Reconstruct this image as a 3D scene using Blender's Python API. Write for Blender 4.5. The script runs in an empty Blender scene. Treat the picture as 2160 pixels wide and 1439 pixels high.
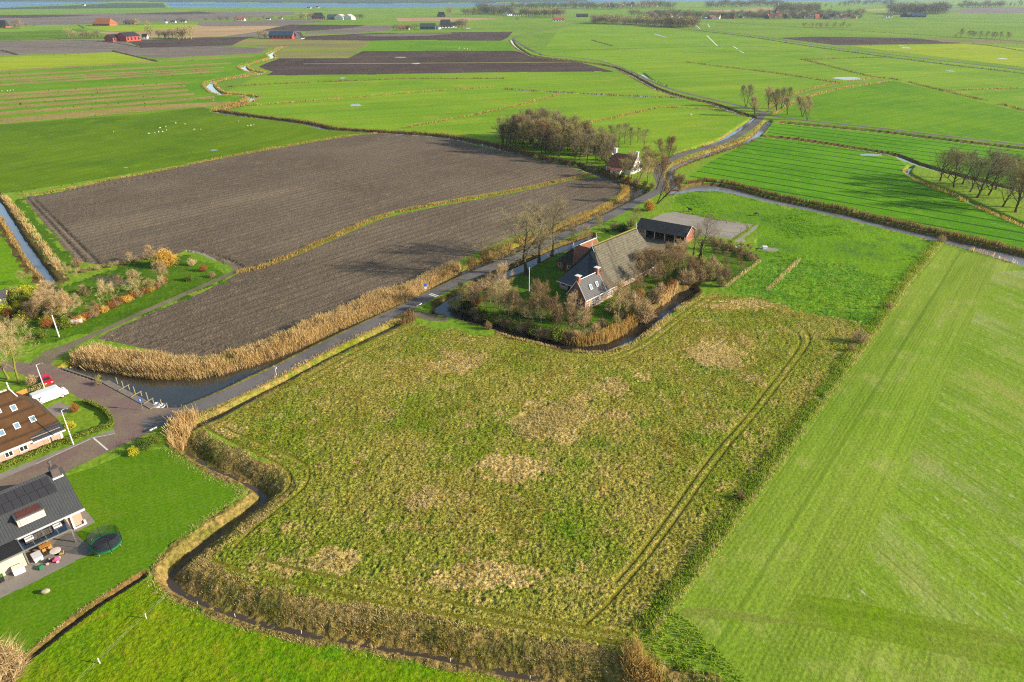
import bpy, math, random
import numpy as np
from mathutils import Vector, Matrix
SC = bpy.context.scene
COL = SC.collection
R = math.radians
rng = np.random.default_rng(7)
random.seed(11)

# ------------------------------------------------------------------ camera
FPX, PITCH, CAMH = 1440.0, R(27.3), 74.0
K = CAMH / 60.0
SP, CP = math.sin(PITCH), math.cos(PITCH)
cam = bpy.data.cameras.new('camera'); co = bpy.data.objects.new('camera', cam); COL.objects.link(co)
cam.sensor_width = 36; cam.lens = FPX / 2160 * 36; cam.clip_end = 60000; cam.clip_start = .5
co.location = (0, 0, CAMH); co.rotation_euler = (math.pi / 2 - PITCH, 0, 0)
SC.camera = co

def Gn(px, py, z=0.0):
    """survey point (pixel of the aerial photograph) -> ground coordinates, vectorised"""
    u = (np.asarray(px, float) - 1080) / FPX; v = (np.asarray(py, float) - 719.5) / FPX
    t = (CAMH - z) / (SP + v * CP)
    return u * t, (CP - v * SP) * t
def G(px, py, z=0.0):
    x, y = Gn(px, py, z); return float(x), float(y)
def pxm(px, py):
    x, y = G(px, py); return FPX / (y * CP + CAMH * SP)
def hgt(bx, by, ty):
    """height of an upright thing standing at (bx,by) whose top shows at row ty"""
    x, y = G(bx, by); lo, hi = 0.0, CAMH * .95
    for _ in range(40):
        m = (lo + hi) / 2
        Z = y * CP - (m - CAMH) * SP; U = y * SP + (m - CAMH) * CP
        if 719.5 - FPX * U / Z > ty: lo = m
        else: hi = m
    return lo

# ------------------------------------------------------------------ tagging
def tag(o, label=None, cat=None, group=None, kind=None):
    if label: o['label'] = label
    if cat: o['category'] = cat
    if group: o['group'] = group
    if kind: o['kind'] = kind
    return o
def empty(name, loc, rz=0.0, label=None, cat=None, group=None):
    o = bpy.data.objects.new(name, None); COL.objects.link(o)
    o.location = loc; o.rotation_euler = (0, 0, rz); o.empty_display_size = .5
    return tag(o, label, cat, group)
def link(name, me, parent=None):
    o = bpy.data.objects.new(name, me); COL.objects.link(o)
    if parent: o.parent = parent
    return o
def copy_tree(o, parent=None):
    c = o.copy(); COL.objects.link(c)
    if parent: c.parent = parent
    for ch in [q for q in o.children]: copy_tree(ch, c)
    return c

# ------------------------------------------------------------------ mesh builder
class MB:
    def __init__(s, k=1.0): s.v = []; s.f = []; s.m = []; s.k = k
    def add(s, vs, fs, m=0):
        b = len(s.v); s.v += [tuple(q * s.k for q in p) for p in vs]
        for f in fs: s.f.append(tuple(b + i for i in f)); s.m.append(m)
        return s
    def face(s, pts, m=0): return s.add(pts, [tuple(range(len(pts)))], m)
    def box(s, x0, x1, y0, y1, z0, z1, m=0):
        if x0 > x1: x0, x1 = x1, x0
        if y0 > y1: y0, y1 = y1, y0
        if z0 > z1: z0, z1 = z1, z0
        v = [(x0,y0,z0),(x1,y0,z0),(x1,y1,z0),(x0,y1,z0),(x0,y0,z1),(x1,y0,z1),(x1,y1,z1),(x0,y1,z1)]
        return s.add(v, [(0,3,2,1),(4,5,6,7),(0,1,5,4),(1,2,6,5),(2,3,7,6),(3,0,4,7)], m)
    def slab(s, pts, t, m=0):
        """planar polygon thickened by t along its downward normal"""
        p = [Vector(q) for q in pts]; n = (p[1]-p[0]).cross(p[2]-p[0])
        if n.length < 1e-9: n = Vector((0,0,1))
        n.normalize()
        if n.z < 0: p.reverse(); n = -n
        lo = [q - n*t for q in p]; N = len(p)
        fs = [tuple(range(N)), tuple(range(2*N-1, N-1, -1))]
        fs += [(i, i+N, (i+1) % N + N, (i+1) % N) for i in range(N)]
        return s.add([tuple(q) for q in p+lo], fs, m)
    def tube(s, pts, rad, n=6, m=0, cap=True):
        pts = [Vector(p) for p in pts]; N = len(pts); vs = []; fs = []
        for i, p in enumerate(pts):
            d = (pts[min(i+1, N-1)] - pts[max(i-1, 0)])
            d = d.normalized() if d.length > 1e-9 else Vector((0,0,1))
            a = d.cross(Vector((0,0,1)) if abs(d.z) < .9 else Vector((1,0,0))).normalized(); b = d.cross(a)
            r = rad[i] if hasattr(rad, '__len__') else rad
            for j in range(n):
                t = 2*math.pi*j/n; vs.append(tuple(p + a*(r*math.cos(t)) + b*(r*math.sin(t))))
        for i in range(N-1):
            for j in range(n): fs.append((i*n+j, i*n+(j+1) % n, (i+1)*n+(j+1) % n, (i+1)*n+j))
        if cap: fs += [tuple(range(n-1, -1, -1)), tuple(range((N-1)*n, N*n))]
        return s.add(vs, fs, m)
    def lathe(s, prof, c=(0,0,0), n=16, m=0):
        vs = []; fs = []
        for r, z in prof:
            for j in range(n):
                t = 2*math.pi*j/n; vs.append((c[0]+r*math.cos(t), c[1]+r*math.sin(t), c[2]+z))
        for i in range(len(prof)-1):
            for j in range(n): fs.append((i*n+j, i*n+(j+1) % n, (i+1)*n+(j+1) % n, (i+1)*n+j))
        fs += [tuple(range(n-1, -1, -1)), tuple(range((len(prof)-1)*n, len(prof)*n))]
        return s.add(vs, fs, m)
    def ellip(s, c, r, n=10, k=7, m=0, jit=0.0, seed=0):
        rr = random.Random(seed); vs = []; fs = []
        for i in range(k+1):
            a = math.pi*i/k
            for j in range(n):
                t = 2*math.pi*j/n; q = 1 + rr.uniform(-jit, jit)
                vs.append((c[0]+r[0]*math.sin(a)*math.cos(t)*q, c[1]+r[1]*math.sin(a)*math.sin(t)*q, c[2]-r[2]*math.cos(a)*q))
        for i in range(k):
            for j in range(n): fs.append((i*n+j, i*n+(j+1) % n, (i+1)*n+(j+1) % n, (i+1)*n+j))
        return s.add(vs, fs, m)
    def prism(s, prof, y0, y1, m=0, cap=None):
        """profile in x,z swept from y0 to y1"""
        N = len(prof); vs = [(x, y0, z) for x, z in prof] + [(x, y1, z) for x, z in prof]
        s.add(vs, [(i, (i+1) % N, (i+1) % N+N, i+N) for i in range(N)], m)
        s.add(vs, [tuple(range(N-1, -1, -1)), tuple(range(N, 2*N))], m if cap is None else cap)
        return s
    def mesh(s, name, mats, smooth=False):
        me = bpy.data.meshes.new(name); me.from_pydata(s.v, [], s.f)
        if not isinstance(mats, (list, tuple)): mats = [mats]
        for q in mats: me.materials.append(q)
        me.polygons.foreach_set('material_index', s.m)
        if smooth: me.polygons.foreach_set('use_smooth', [True]*len(s.f))
        me.update(); return me
    def build(s, name, mats, parent=None, smooth=False): return link(name, s.mesh(name, mats, smooth), parent)

def np_mesh(name, V, F, mats, smooth=False, rnd=None):
    me = bpy.data.meshes.new(name); n = F.shape[1]
    me.vertices.add(len(V)); me.vertices.foreach_set('co', np.ascontiguousarray(V, dtype=np.float32).ravel())
    me.loops.add(F.size); me.loops.foreach_set('vertex_index', np.ascontiguousarray(F, dtype=np.int32).ravel())
    me.polygons.add(len(F)); me.polygons.foreach_set('loop_start', np.arange(0, F.size, n, dtype=np.int32))
    if smooth: me.polygons.foreach_set('use_smooth', np.ones(len(F), dtype=bool))
    for q in (mats if isinstance(mats, (list, tuple)) else [mats]): me.materials.append(q)
    if rnd is not None:
        a = me.attributes.new('rnd', 'FLOAT', 'POINT'); a.data.foreach_set('value', np.asarray(rnd, dtype=np.float32))
    me.update(calc_edges=True); return me

# ------------------------------------------------------------------ materials
GAIN = 1.75      # how bright a level white surface shows under this sun
def lin(c):
    c = c / 255.0
    return c / 12.92 if c <= .04045 else ((c + .055) / 1.055) ** 2.4
def D(r, g, b, gain=GAIN):
    kr, kb = (1.24, .8) if g > r else (1.06, .95)
    return (min(lin(r)*kr/gain, .9), min(lin(g)/gain, .9), min(lin(b)*kb/gain, .9), 1)

class NT:
    def __init__(s, name):
        s.mat = bpy.data.materials.new(name); s.mat.use_nodes = True; s.t = s.mat.node_tree; s.t.nodes.clear()
        s.out = s.t.nodes.new('ShaderNodeOutputMaterial')
    def n(s, typ, **kw):
        q = s.t.nodes.new('ShaderNode' + typ)
        for k, v in kw.items(): setattr(q, k, v)
        return q
    def l(s, a, b): s.t.links.new(a, b)
    def setin(s, sock, v):
        if hasattr(v, 'is_output'): s.l(v, sock)
        else: sock.default_value = v
    def math(s, op, a, b=None, c=None, clamp=False):
        q = s.n('Math', operation=op); q.use_clamp = clamp
        for i, v in enumerate((a, b, c)):
            if v is not None: s.setin(q.inputs[i], v)
        return q.outputs[0]
    def mix(s, f, a, b, mode='MIX'):
        q = s.n('Mix', data_type='RGBA', blend_type=mode)
        s.setin(q.inputs[0], f); s.setin(q.inputs[6], a); s.setin(q.inputs[7], b); return q.outputs[2]
    def ramp(s, x, lo, hi, a=0.0, b=1.0):
        q = s.n('MapRange', interpolation_type='SMOOTHSTEP')
        s.setin(q.inputs[0], x)
        for i, v in zip((1,2,3,4), (lo, hi, a, b)): q.inputs[i].default_value = v
        return q.outputs[0]
    def coord(s, kind='Object'):
        return s.n('TexCoord').outputs[kind]
    def mapped(s, vec, rot=0.0, sx=1.0, sy=1.0, sz=1.0):
        q = s.n('Mapping', vector_type='TEXTURE')
        s.l(vec, q.inputs[0]); q.inputs[2].default_value = (0, 0, rot)
        q.inputs[3].default_value = (1/sx, 1/sy, 1/sz); return q.outputs[0]
    def noise(s, vec, scale, detail=2.0, rough=.5, dist=0.0):
        q = s.n('TexNoise'); s.l(vec, q.inputs['Vector']); q.inputs['Scale'].default_value = scale
        q.inputs['Detail'].default_value = detail; q.inputs['Roughness'].default_value = rough
        q.inputs['Distortion'].default_value = dist; return q.outputs[0]
    def bsdf(s, col, rough=.9, bump=None, bstr=.5, bdist=.1, spec=.25, metal=0.0):
        q = s.n('BsdfPrincipled'); s.setin(q.inputs['Base Color'], col); s.setin(q.inputs['Roughness'], rough)
        q.inputs['Specular IOR Level'].default_value = spec; q.inputs['Metallic'].default_value = metal
        if bump is not None:
            b = s.n('Bump'); b.inputs['Strength'].default_value = bstr; b.inputs['Distance'].default_value = bdist
            s.l(bump, b.inputs['Height']); s.l(b.outputs[0], q.inputs['Normal'])
        s.l(q.outputs[0], s.out.inputs[0]); return q

_mc = {}
def plain(name, col, rough=.6, var=.18, scale=1.5, spec=.3, metal=0.0, streak=None):
    """painted / plastic / stone surface with a little dirt so that it never reads as one flat tone"""
    if name in _mc: return _mc[name]
    m = NT(name); v = m.coord()
    n = m.noise(v if streak is None else m.mapped(v, 0, *streak), scale, 4, .6)
    n2 = m.noise(v, scale*9, 2)
    f = m.math('ADD', m.math('MULTIPLY', n, .7), m.math('MULTIPLY', n2, .3))
    c = m.mix(m.ramp(f, .3, .7), [q*(1-var) for q in col[:3]]+[1], [min(q*(1+var), .95) for q in col[:3]]+[1])
    m.bsdf(c, rough, spec=spec, metal=metal); _mc[name] = m.mat; return m.mat

def ground_mat(name, A, B, C=None, s1=.02, s2=.22, s3=1.8, fine=.55, streak=None, rows=None, patches=None, bump=.6, bdist=.15, rough=.95, wet=None):
    """field surface: two tones in broad patches, third tone in clumps, fine grain,
    streak=(angle,along,across,strength), rows=[(angle,period,width,colour,strength)], patches=[(colour,scale,lo,hi,angle,along)]"""
    m = NT(name); v = m.coord()
    c = m.mix(m.ramp(m.noise(v, s1, 3, .6), .35, .65), A, B)
    mid = m.noise(v, s2, 4, .65)
    if C: c = m.mix(m.ramp(mid, .5, .72), c, C)
    for streak in ([streak] if streak and not isinstance(streak, list) else streak or []):
        sn = m.noise(m.mapped(v, R(streak[0]), streak[1], streak[2], 1), 1.0, 3, .6)
        c = m.mix(1.0, c, m.mix(m.ramp(sn, .25, .75), (1-streak[3],)*3+(1,), (1+streak[3],)*3+(1,)), 'MULTIPLY')
    for (col, sc, lo, hi, ang, al) in (patches or []):
        vv = m.mapped(v, R(ang), sc*al, sc, 1)
        c = m.mix(m.ramp(m.noise(vv, 1.0, 5, .65), lo, hi), c, col)
    fn = m.noise(v, s3, 3, .7)
    for (ang, per, wid, col, st) in (rows or []):
        sep = m.n('SeparateXYZ'); m.l(m.mapped(v, R(ang), 1, 1/per, 1), sep.inputs[0])
        wob = m.math('MULTIPLY', m.math('SUBTRACT', m.noise(v, .25, 2), .5), .25/max(per, .3))
        fr = m.math('FRACT', m.math('ADD', sep.outputs[1], wob))
        tri = m.math('ABSOLUTE', m.math('SUBTRACT', fr, .5))
        msk = m.math('MULTIPLY', m.ramp(tri, .5*wid, .5*wid*1.6+.01, 1, 0), m.ramp(fn, .25, .6, .4*st, st))
        c = m.mix(msk, c, col)
    g = m.ramp(fn, .28, .72, 1-fine, 1+fine)
    cg = m.n('CombineColor'); [m.l(g, cg.inputs[i]) for i in range(3)]
    c = m.mix(1.0, c, cg.outputs[0], 'MULTIPLY')
    h = m.math('ADD', fn, m.math('MULTIPLY', mid, .8))
    m.bsdf(c, rough, h, bump, bdist, spec=.03); return m.mat
# ------------------------------------------------------------------ value noise for micro relief
_T = rng.random((256, 256))
def vnoise(x, y, s):
    x = np.asarray(x)/s; y = np.asarray(y)/s
    xi = np.floor(x).astype(np.int64); yi = np.floor(y).astype(np.int64); fx = x-xi; fy = y-yi
    fx = fx*fx*(3-2*fx); fy = fy*fy*(3-2*fy); a = xi & 255; b = yi & 255; a1 = (a+1) & 255; b1 = (b+1) & 255
    return (_T[a,b]*(1-fx)+_T[a1,b]*fx)*(1-fy)+(_T[a,b1]*(1-fx)+_T[a1,b1]*fx)*fy
def inside(px, py, poly):
    c = np.zeros(np.shape(px), bool); n = len(poly); j = n-1
    for i in range(n):
        xi, yi = poly[i]; xj, yj = poly[j]
        if yi != yj:
            c ^= ((yi > py) != (yj > py)) & (px < (xj-xi)*(py-yi)/(yj-yi)+xi)
        j = i
    return c
def segdist(X, Y, pts, closed=False):
    """distance to polyline and the side (+1 left of travel)"""
    best = np.full(np.shape(X), 1e9); side = np.ones(np.shape(X))
    n = len(pts)
    for i in range(n if closed else n-1):
        ax, ay = pts[i]; bx, by = pts[(i+1) % n]; dx, dy = bx-ax, by-ay; L = dx*dx+dy*dy+1e-12
        t = np.clip(((X-ax)*dx+(Y-ay)*dy)/L, 0, 1); d = np.hypot(X-ax-t*dx, Y-ay-t*dy)
        m = d < best; best = np.where(m, d, best); side = np.where(m, np.sign(dx*(Y-ay)-dy*(X-ax)), side)
    return best, side
def smooth_pts(p, it=1):
    p = [tuple(map(float, q)) for q in p]
    for _ in range(it):
        q = [p[0]]
        for a, b in zip(p[:-1], p[1:]):
            q += [(a[0]*.75+b[0]*.25, a[1]*.75+b[1]*.25), (a[0]*.25+b[0]*.75, a[1]*.25+b[1]*.75)]
        p = q+[p[-1]]
    return p
GP = lambda pts: [G(*p) for p in pts]

# ------------------------------------------------------------------ ditches, canals, wheel ruts
WZ = -.85     # polder water level
FD = [(374,930),(440,975),(484,993),(529,1013),(549,1030),(551,1040),(529,1057),(462,1103),(418,1136),(373,1171),(352,1195),(350,1212),(378,1237),(440,1264),(507,1290),(573,1308),(640,1323),(720,1337),(831,1357),(942,1377),(1053,1402),(1200,1432),(1300,1454),(1450,1484)]
CANAL = [(150,762),(213,774),(267,785),(330,790),(400,790),(450,783),(500,769),(560,750),(620,727),(700,692),(792,653),(875,625),(905,604),(965,573),(1030,540),(1110,510),(1200,470),(1262,443),(1300,425),(1325,405),(1332,392),(1305,382),(1310,380),(1345,391),(1368,398),(1362,408),(1335,422),(1290,443),(1200,485),(1110,530),(1020,567),(960,593),(905,616),(850,639),(780,668),(700,706),(600,755),(520,792),(455,825),(420,847),(370,859),(322,860),(223,809),(128,776)]
MOAT = [(920,640),(948,624),(985,605),(1040,577),(1075,560),(1105,547),(1160,523),(1205,507),(1247,492),(1252,497),(1233,504),(1205,521),(1167,534),(1140,549),(1107,568),(1078,580),(1040,592),(985,618),(958,634),(955,645),(977,654),(1027,666),(1042,674),(1095,687),(1135,706),(1170,714),(1220,726),(1282,719),(1320,699),(1343,680),(1382,650),(1407,633),(1428,613),(1462,602),(1470,612),(1457,623),(1432,640),(1398,667),(1357,698),(1323,723),(1282,737),(1237,739),(1187,733),(1137,720),(1087,710),(1037,689),(973,671),(920,656)]
RCANAL = [(1405,398),(1432,400),(1450,392),(1480,386),(1517,389),(1555,397),(1620,415),(1700,432),(1795,452),(1845,465),(1995,500),(2160,537),(2400,598),(2400,625),(2160,560),(2057,527),(1970,506),(1795,463),(1700,441),(1620,425),(1542,407),(1505,402),(1470,402),(1437,406),(1415,410)]
LDITCH = [(-60,360),(0,428),(37,487),(70,535),(107,585),(112,598),(97,590),(66,552),(32,500),(0,450),(-60,392)]
LINES = [  # name, pts, water half width, bank width left, bank width right, depth (of the bed)
 (FD, .1, 2.9, 1.1, 1.45),
 ([(40,1402),(56,1390),(178,1291),(287,1222),(300,1214)], .3, .3, .3, .6),
 ([(400,900),(420,890),(478,864),(514,844),(598,800),(681,755),(737,728),(834,683),(850,676)], .45, .8, .9, 1.0),
 ([(452,234),(490,240),(540,247),(600,254),(652,261),(690,272),(740,275),(790,278),(870,283),(915,285),(1000,299),(1080,318),(1125,331),(1230,352),(1255,364),(1305,383),(1325,393)], 1.1, 1.9, 1.4, 1.2),
 ([(600,98),(585,104),(567,114),(578,122),(540,132),(508,139),(522,149),(555,153),(540,157),(480,166),(440,174),(443,184),(462,198),(500,200),(540,204),(520,215),(490,225),(455,232)], 1.7, 1.6, 1.6, 1.2),
 ([(1598,247),(1575,262),(1555,276),(1530,293),(1495,306),(1450,319),(1410,336)], 1.3, 1.0, 1.4, 1.2),
 ([(1622,255),(1597,285),(1572,299),(1500,321),(1440,342),(1414,356),(1408,366),(1414,380),(1424,396)], 1.1, .8, 1.6, 1.2),
 ([(1592,247),(1556,238),(1498,216),(1452,208),(1392,191),(1345,166),(1320,152),(1284,138),(1205,128),(1122,119),(1100,107),(1083,94),(1078,84)], .75, 1.8, 1.6, 1.2),
 ([(1090,88),(1115,105),(1145,117)], 1.2, 1.4, 1.4, 1.2), ([(1352,155),(1368,168),(1400,181)], 1.5, 1.4, 1.4, 1.2),
 ([(1598,286),(1661,291),(1740,302),(1795,311),(1857,320),(1890,327),(1915,338),(1940,347),(1995,363),(2095,388),(2200,412)], .9, 1.6, 1.2, 1.1),
 ([(1922,350),(1912,360),(1922,371),(1960,388),(2010,405),(2060,430),(2110,452),(2200,492)], .5, .9, .9, .8),
 ([(1650,258),(1750,267),(1860,277),(2000,295),(2200,318)], .9, 1.8, 1.6, 1.2),
]
RUTS = [
 [(433,900),(462,918),(518,944),(573,971),(604,989),(615,1007),(607,1031),(573,1056),(529,1087),(495,1111),(462,1144),(450,1160)],
 [(471,900),(529,927),(584,949),(640,973),(655,998),(640,1031),(595,1064),(551,1100),(507,1138),(492,1155)],
 [(447,1180),(507,1204),(618,1229),(720,1256),(853,1280),(953,1298),(1075,1318),(1250,1346),(1330,1358)],
 [(540,1173),(618,1198),(720,1218),(831,1244),(964,1272),(1098,1300),(1250,1326),(1320,1340)],
 [(1490,628),(1553,629),(1608,645),(1659,669),(1697,695),(1711,713),(1700,735),(1672,772),(1624,836),(1576,896),(1528,948),(1391,1144),(1329,1218),(1282,1273),(1235,1315)],
 [(1485,640),(1545,638),(1600,656),(1650,682),(1681,703),(1690,718),(1680,740),(1655,772),(1605,836),(1555,900),(1505,950),(1365,1150),(1300,1225)],
 [(900,700),(1040,716),(1140,737),(1190,749),(1240,756),(1290,753),(1345,730),(1400,690),(1450,650),(1490,625)],
 [(900,709),(1040,726),(1140,747),(1190,759),(1240,766),(1295,762),(1352,738),(1408,698),(1458,657),(1500,632)],
 [(640,800),(760,735),(870,690)],[(655,806),(772,742),(880,697)],
]
LANE = [(300,897),(345,885),(385,872),(431,853),(514,818),(600,776),(681,733),(792,680),(860,648),(905,624),(985,585),(1080,548),(1180,500),(1280,460),(1317,440),(1355,420),(1386,405),(1398,393),(1392,378),(1386,368),(1392,354),(1405,343),(1430,328),(1480,314),(1535,299),(1580,272),(1603,250),(1610,240)]
NWLANE = [(1612,240),(1600,233),(1555,222),(1505,211),(1455,199),(1417,189),(1390,179),(1367,169),(1345,157),(1317,145),(1280,132),(1242,124),(1200,120),(1162,119),(1140,115),(1112,101),(1087,87),(1080,78),(1130,67),(1180,57),(1212,49)]
ELANE = [(1606,241),(1640,246),(1680,252),(1750,260),(1860,271),(2000,288),(2160,306),(2400,334)]
NELANE = [(1612,240),(1628,228),(1660,210),(1690,198),(1740,185),(1800,177),(1866,169)]
FARLANE = [(1215,46),(1300,47.5),(1400,52),(1500,64),(1560,71),(1620,79),(1700,93),(1800,106),(1950,124),(2160,148),(2500,190)]
CH = []   # (pts ground, w, bl, br, depth, bbox)
def _bb(p, m): a = np.array(p); return a[:,0].min()-m, a[:,0].max()+m, a[:,1].min()-m, a[:,1].max()+m
for pts, w, bl, br, d in LINES:
    g = GP(smooth_pts(pts)); w, bl, br, d = w*K, bl*K, br*K, d*K; CH.append((g, w, bl, br, d, _bb(g, w+max(bl, br)+1)))
for pts in RUTS:
    g = GP(smooth_pts(pts, 2)); CH.append((g, .10, .34, .34, .14, _bb(g, 2)))
for pts in ([(70,419),(130,478),(205,553)],[(57,418),(115,480),(178,551)],[(240,706),(320,708),(431,725),(500,736)],[(225,716),(320,725),(403,739),(475,746)],[(392,530),(437,531),(478,545),(512,562)],[(330,372),(200,392),(75,412)]):
    g = GP(smooth_pts(pts)); CH.append((g, .25, .5, .5, .34, _bb(g, 2)))
PCH = [(GP(p), b*K) for p, b in ((CANAL, 1.0), (MOAT, 1.0), (RCANAL, .8), (LDITCH, 1.6))]
PCH = [(p, b, _bb(p, b+1)) for p, b in PCH]
QUAYLINE = GP([(128,776),(223,809),(322,860),(372,859)])
QUAYFILL = GP([(60,765),(100,768),(128,776),(223,809),(322,860),(372,859),(420,848),(300,930),(100,860)])
# the long foreground bank is scooped, its left-of-travel side (meadow) being the wide one
def sm(t): t = np.clip(t, 0, 1); return t*t*(3-2*t)
def hfun(X, Y):
    X = np.asarray(X, float); Y = np.asarray(Y, float); H = np.zeros(X.shape)
    for g, w, bl, br, d, bb in CH:
        m = (X > bb[0]) & (X < bb[1]) & (Y > bb[2]) & (Y < bb[3])
        if not m.any(): continue
        dd, sd = segdist(X[m], Y[m], g); b = np.where(sd > 0, bl, br)
        b = b*(.85+.3*vnoise(X[m], Y[m], 3.0)) if d > .3 else b
        H[m] = np.minimum(H[m], -d*sm(1-(dd-w)/b))
    for g, b, bb in PCH:
        m = (X > bb[0]) & (X < bb[1]) & (Y > bb[2]) & (Y < bb[3])
        if not m.any(): continue
        dd, _ = segdist(X[m], Y[m], g, True); ins = inside(X[m], Y[m], g)
        sdist = np.where(ins, -dd, dd)+ (vnoise(X[m], Y[m], 2.2)-.5)*.5
        H[m] = np.minimum(H[m], -1.5*sm(1-(sdist+.4)/b))
    q = QUAYFILL; bb = _bb(q, 1); m = (X > bb[0]) & (X < bb[1]) & (Y > bb[2]) & (Y < bb[3])
    if m.any():
        ins = inside(X[m], Y[m], q); h = H[m]; h[ins] = 0; H[m] = h
    return H

# ------------------------------------------------------------------ ground materials
gA, gB = D(112,158,34), D(98,146,34)
M = {}
M['base'] = ground_mat('grass_ground', D(124,164,50), D(106,152,44), D(134,166,58), s1=.006, s2=.05, s3=.9, fine=.22, bump=.3)
M['bright'] = ground_mat('bright_pasture', D(108,160,20), D(92,148,18), D(124,166,28), s1=.012, s2=.12, s3=1.3, fine=.26, streak=(35,.01,.35,.12), bump=.4)
M['bright2'] = ground_mat('bright_pasture_far', D(128,172,40), D(112,162,36), D(140,172,50), s1=.008, s2=.03, s3=.5, fine=.16, streak=(20,.004,.08,.12), bump=.2)
M['sheepf'] = ground_mat('sheep_pasture', D(104,142,18), D(82,124,16), D(110,148,22), s1=.012, s2=.1, s3=1.5, fine=.25, streak=(63,.012,.5,.14), bump=.4)
M['yellow'] = ground_mat('yellow_green_pasture', D(156,184,32), D(140,176,28), D(164,184,50), s1=.01, s2=.05, s3=.6, fine=.15, streak=(10,.006,.1,.12), bump=.2)
M['ridge'] = ground_mat('ridged_pasture', D(98,164,12), D(80,146,10), D(112,170,22), s1=.02, s2=.2, s3=1.6, fine=.25, streak=(-40,.02,.6,.1), rows=[(-40,10.3,.10,D(40,78,14),.9)], bump=.4)
M['plough'] = ground_mat('ploughed_clay', D(128,114,95), D(114,101,84), D(138,122,99), s1=.02, s2=.25, s3=1.9, fine=.42, patches=[(D(146,130,106), .022, .5, .72, 49, .35),(D(92,84,72), .05, .62, .76, 49, .15)], streak=(49,.015,.7,.15), rows=[(49,3.4,.2,D(98,88,74),.55)], bump=1.0, bdist=.3)
M['ploughd'] = ground_mat('ploughed_dark', D(96,82,74), D(84,70,64), D(108,92,78), s1=.008, s2=.05, s3=.4, fine=.2, streak=(5,.003,.06,.16), bump=.5)
M['ploughg'] = ground_mat('harrowed_grey', D(140,128,114), D(126,116,104), D(150,136,124), s1=.006, s2=.05, s3=.35, fine=.15, streak=(12,.003,.06,.18), bump=.4)
M['plougho'] = ground_mat('olive_stubble', D(146,148,84), D(136,132,88), D(128,148,70), s1=.008, s2=.05, s3=.4, fine=.14, streak=(10,.003,.06,.15), bump=.3)
M['tan'] = ground_mat('tan_stubble', D(196,166,122), D(180,150,108), None, s1=.006, s3=.4, fine=.14, streak=(12,.003,.06,.16), bump=.3)
M['stubble'] = ground_mat('stubble_strip', D(172,152,86), D(150,140,74), D(184,160,100), s1=.03, s2=.2, s3=.9, fine=.4, bump=.6)
M['lawn'] = ground_mat('mown_lawn', D(98,146,26), D(84,134,22), D(112,152,38), s1=.05, s2=.3, s3=2.2, fine=.22, patches=[(D(118,146,44), .12, .58, .75, 24, .4)], rows=[(24,.8,.5,D(66,120,16),.28),(-62,1.5,.5,D(104,152,32),.25)], bump=.3)
M['yard'] = ground_mat('garden_grass', D(84,130,26), D(66,108,22), D(110,136,44), s1=.05, s2=.35, s3=1.8, fine=.36, patches=[(D(118,112,62), .18, .62, .76, 0, 1)], bump=.6)
M['paddock'] = ground_mat('horse_meadow', D(110,162,26), D(96,148,26), D(90,136,46), s1=.03, s2=.2, s3=1.5, fine=.34, patches=[(D(84,130,48), .06, .56, .7, 0, 1)], bump=.7)
M['coarse'] = ground_mat('coarse_paddock', D(112,162,34), D(92,148,42), D(134,156,46), s1=.04, s2=.35, s3=1.3, fine=.4, patches=[(D(160,140,50), .06, .6, .72, 0, 1)], bump=1, bdist=.3)
M['rough'] = ground_mat('rough_meadow', D(158,148,66), D(112,138,38), D(186,162,96), s1=.035, s2=.28, s3=2.3, fine=.8, patches=[(D(188,158,100), .05, .57, .68, 0, 1),(D(88,128,26), .07, .54, .72, 30, 1),(D(176,150,84), .16, .6, .7, 0, 1),(D(92,100,34), .1, .6, .74, 60, .6)], bump=1.0, bdist=.35)
M['bank'] = ground_mat('ditch_bank', D(144,124,70), D(112,110,48), D(172,144,90), s1=.08, s2=.5, s3=1.6, fine=.5, bump=1.0, bdist=.3)
M['strawbank'] = ground_mat('straw_verge', D(150,140,70), D(112,128,40), D(186,152,90), s1=.08, s2=.5, s3=1.6, fine=.4, bump=.8, bdist=.2)
M['brownbank'] = ground_mat('brown_bank', D(120,98,56), D(98,92,44), D(150,116,66), s1=.08, s2=.5, s3=1.6, fine=.45, bump=.8, bdist=.2)
M['rut'] = ground_mat('wheel_track_grass', D(124,126,44), D(106,114,36), D(146,134,68), s1=.1, s2=.6, s3=2.5, fine=.5, bump=.6)
M['strawpatch'] = ground_mat('straw_patch', D(198,172,104), D(168,152,80), D(208,184,124), s1=.06, s2=.5, s3=2.3, fine=.75, bump=1.0, bdist=.3)
M['crop'] = ground_mat('sown_crop', D(126,164,52), D(112,158,38), D(146,172,84), s1=.02, s2=.1, s3=2.0, fine=.2, streak=[(51.5,.010,.35,.16),(51.5,.02,1.6,.13)], rows=[(51.5,.62,.35,D(156,172,90),.35),(51.5,33,.006,D(84,120,34),.6)], patches=[(D(178,180,136), .12, .6, .8, 51.5, .1),(D(96,140,24), .05, .52, .7, 51.5, .1)], bump=.5)
M['crop2'] = ground_mat('sown_crop_cross', D(122,164,46), D(110,156,36), D(142,170,82), s1=.02, s2=.1, s3=2.0, fine=.2, streak=[(-70,.010,.35,.16),(-70,.02,1.6,.14)], rows=[(-70,.8,.35,D(140,166,70),.3),(-70,14.0,.012,D(84,124,34),.45)], patches=[(D(166,180,132), .05, .5, .75, -70, .25),(D(178,192,152), 1.3, .55, .72, -70, .4),(D(150,168,84), .05, .5, .7, -70, .2)], bump=.5)
M['headland'] = ground_mat('headland_crop', D(116,152,40), D(128,152,66), D(110,154,26), s1=.05, s2=.15, s3=2.0, fine=.2, streak=(-12,.02,.8,.14), bump=.5)
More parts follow.
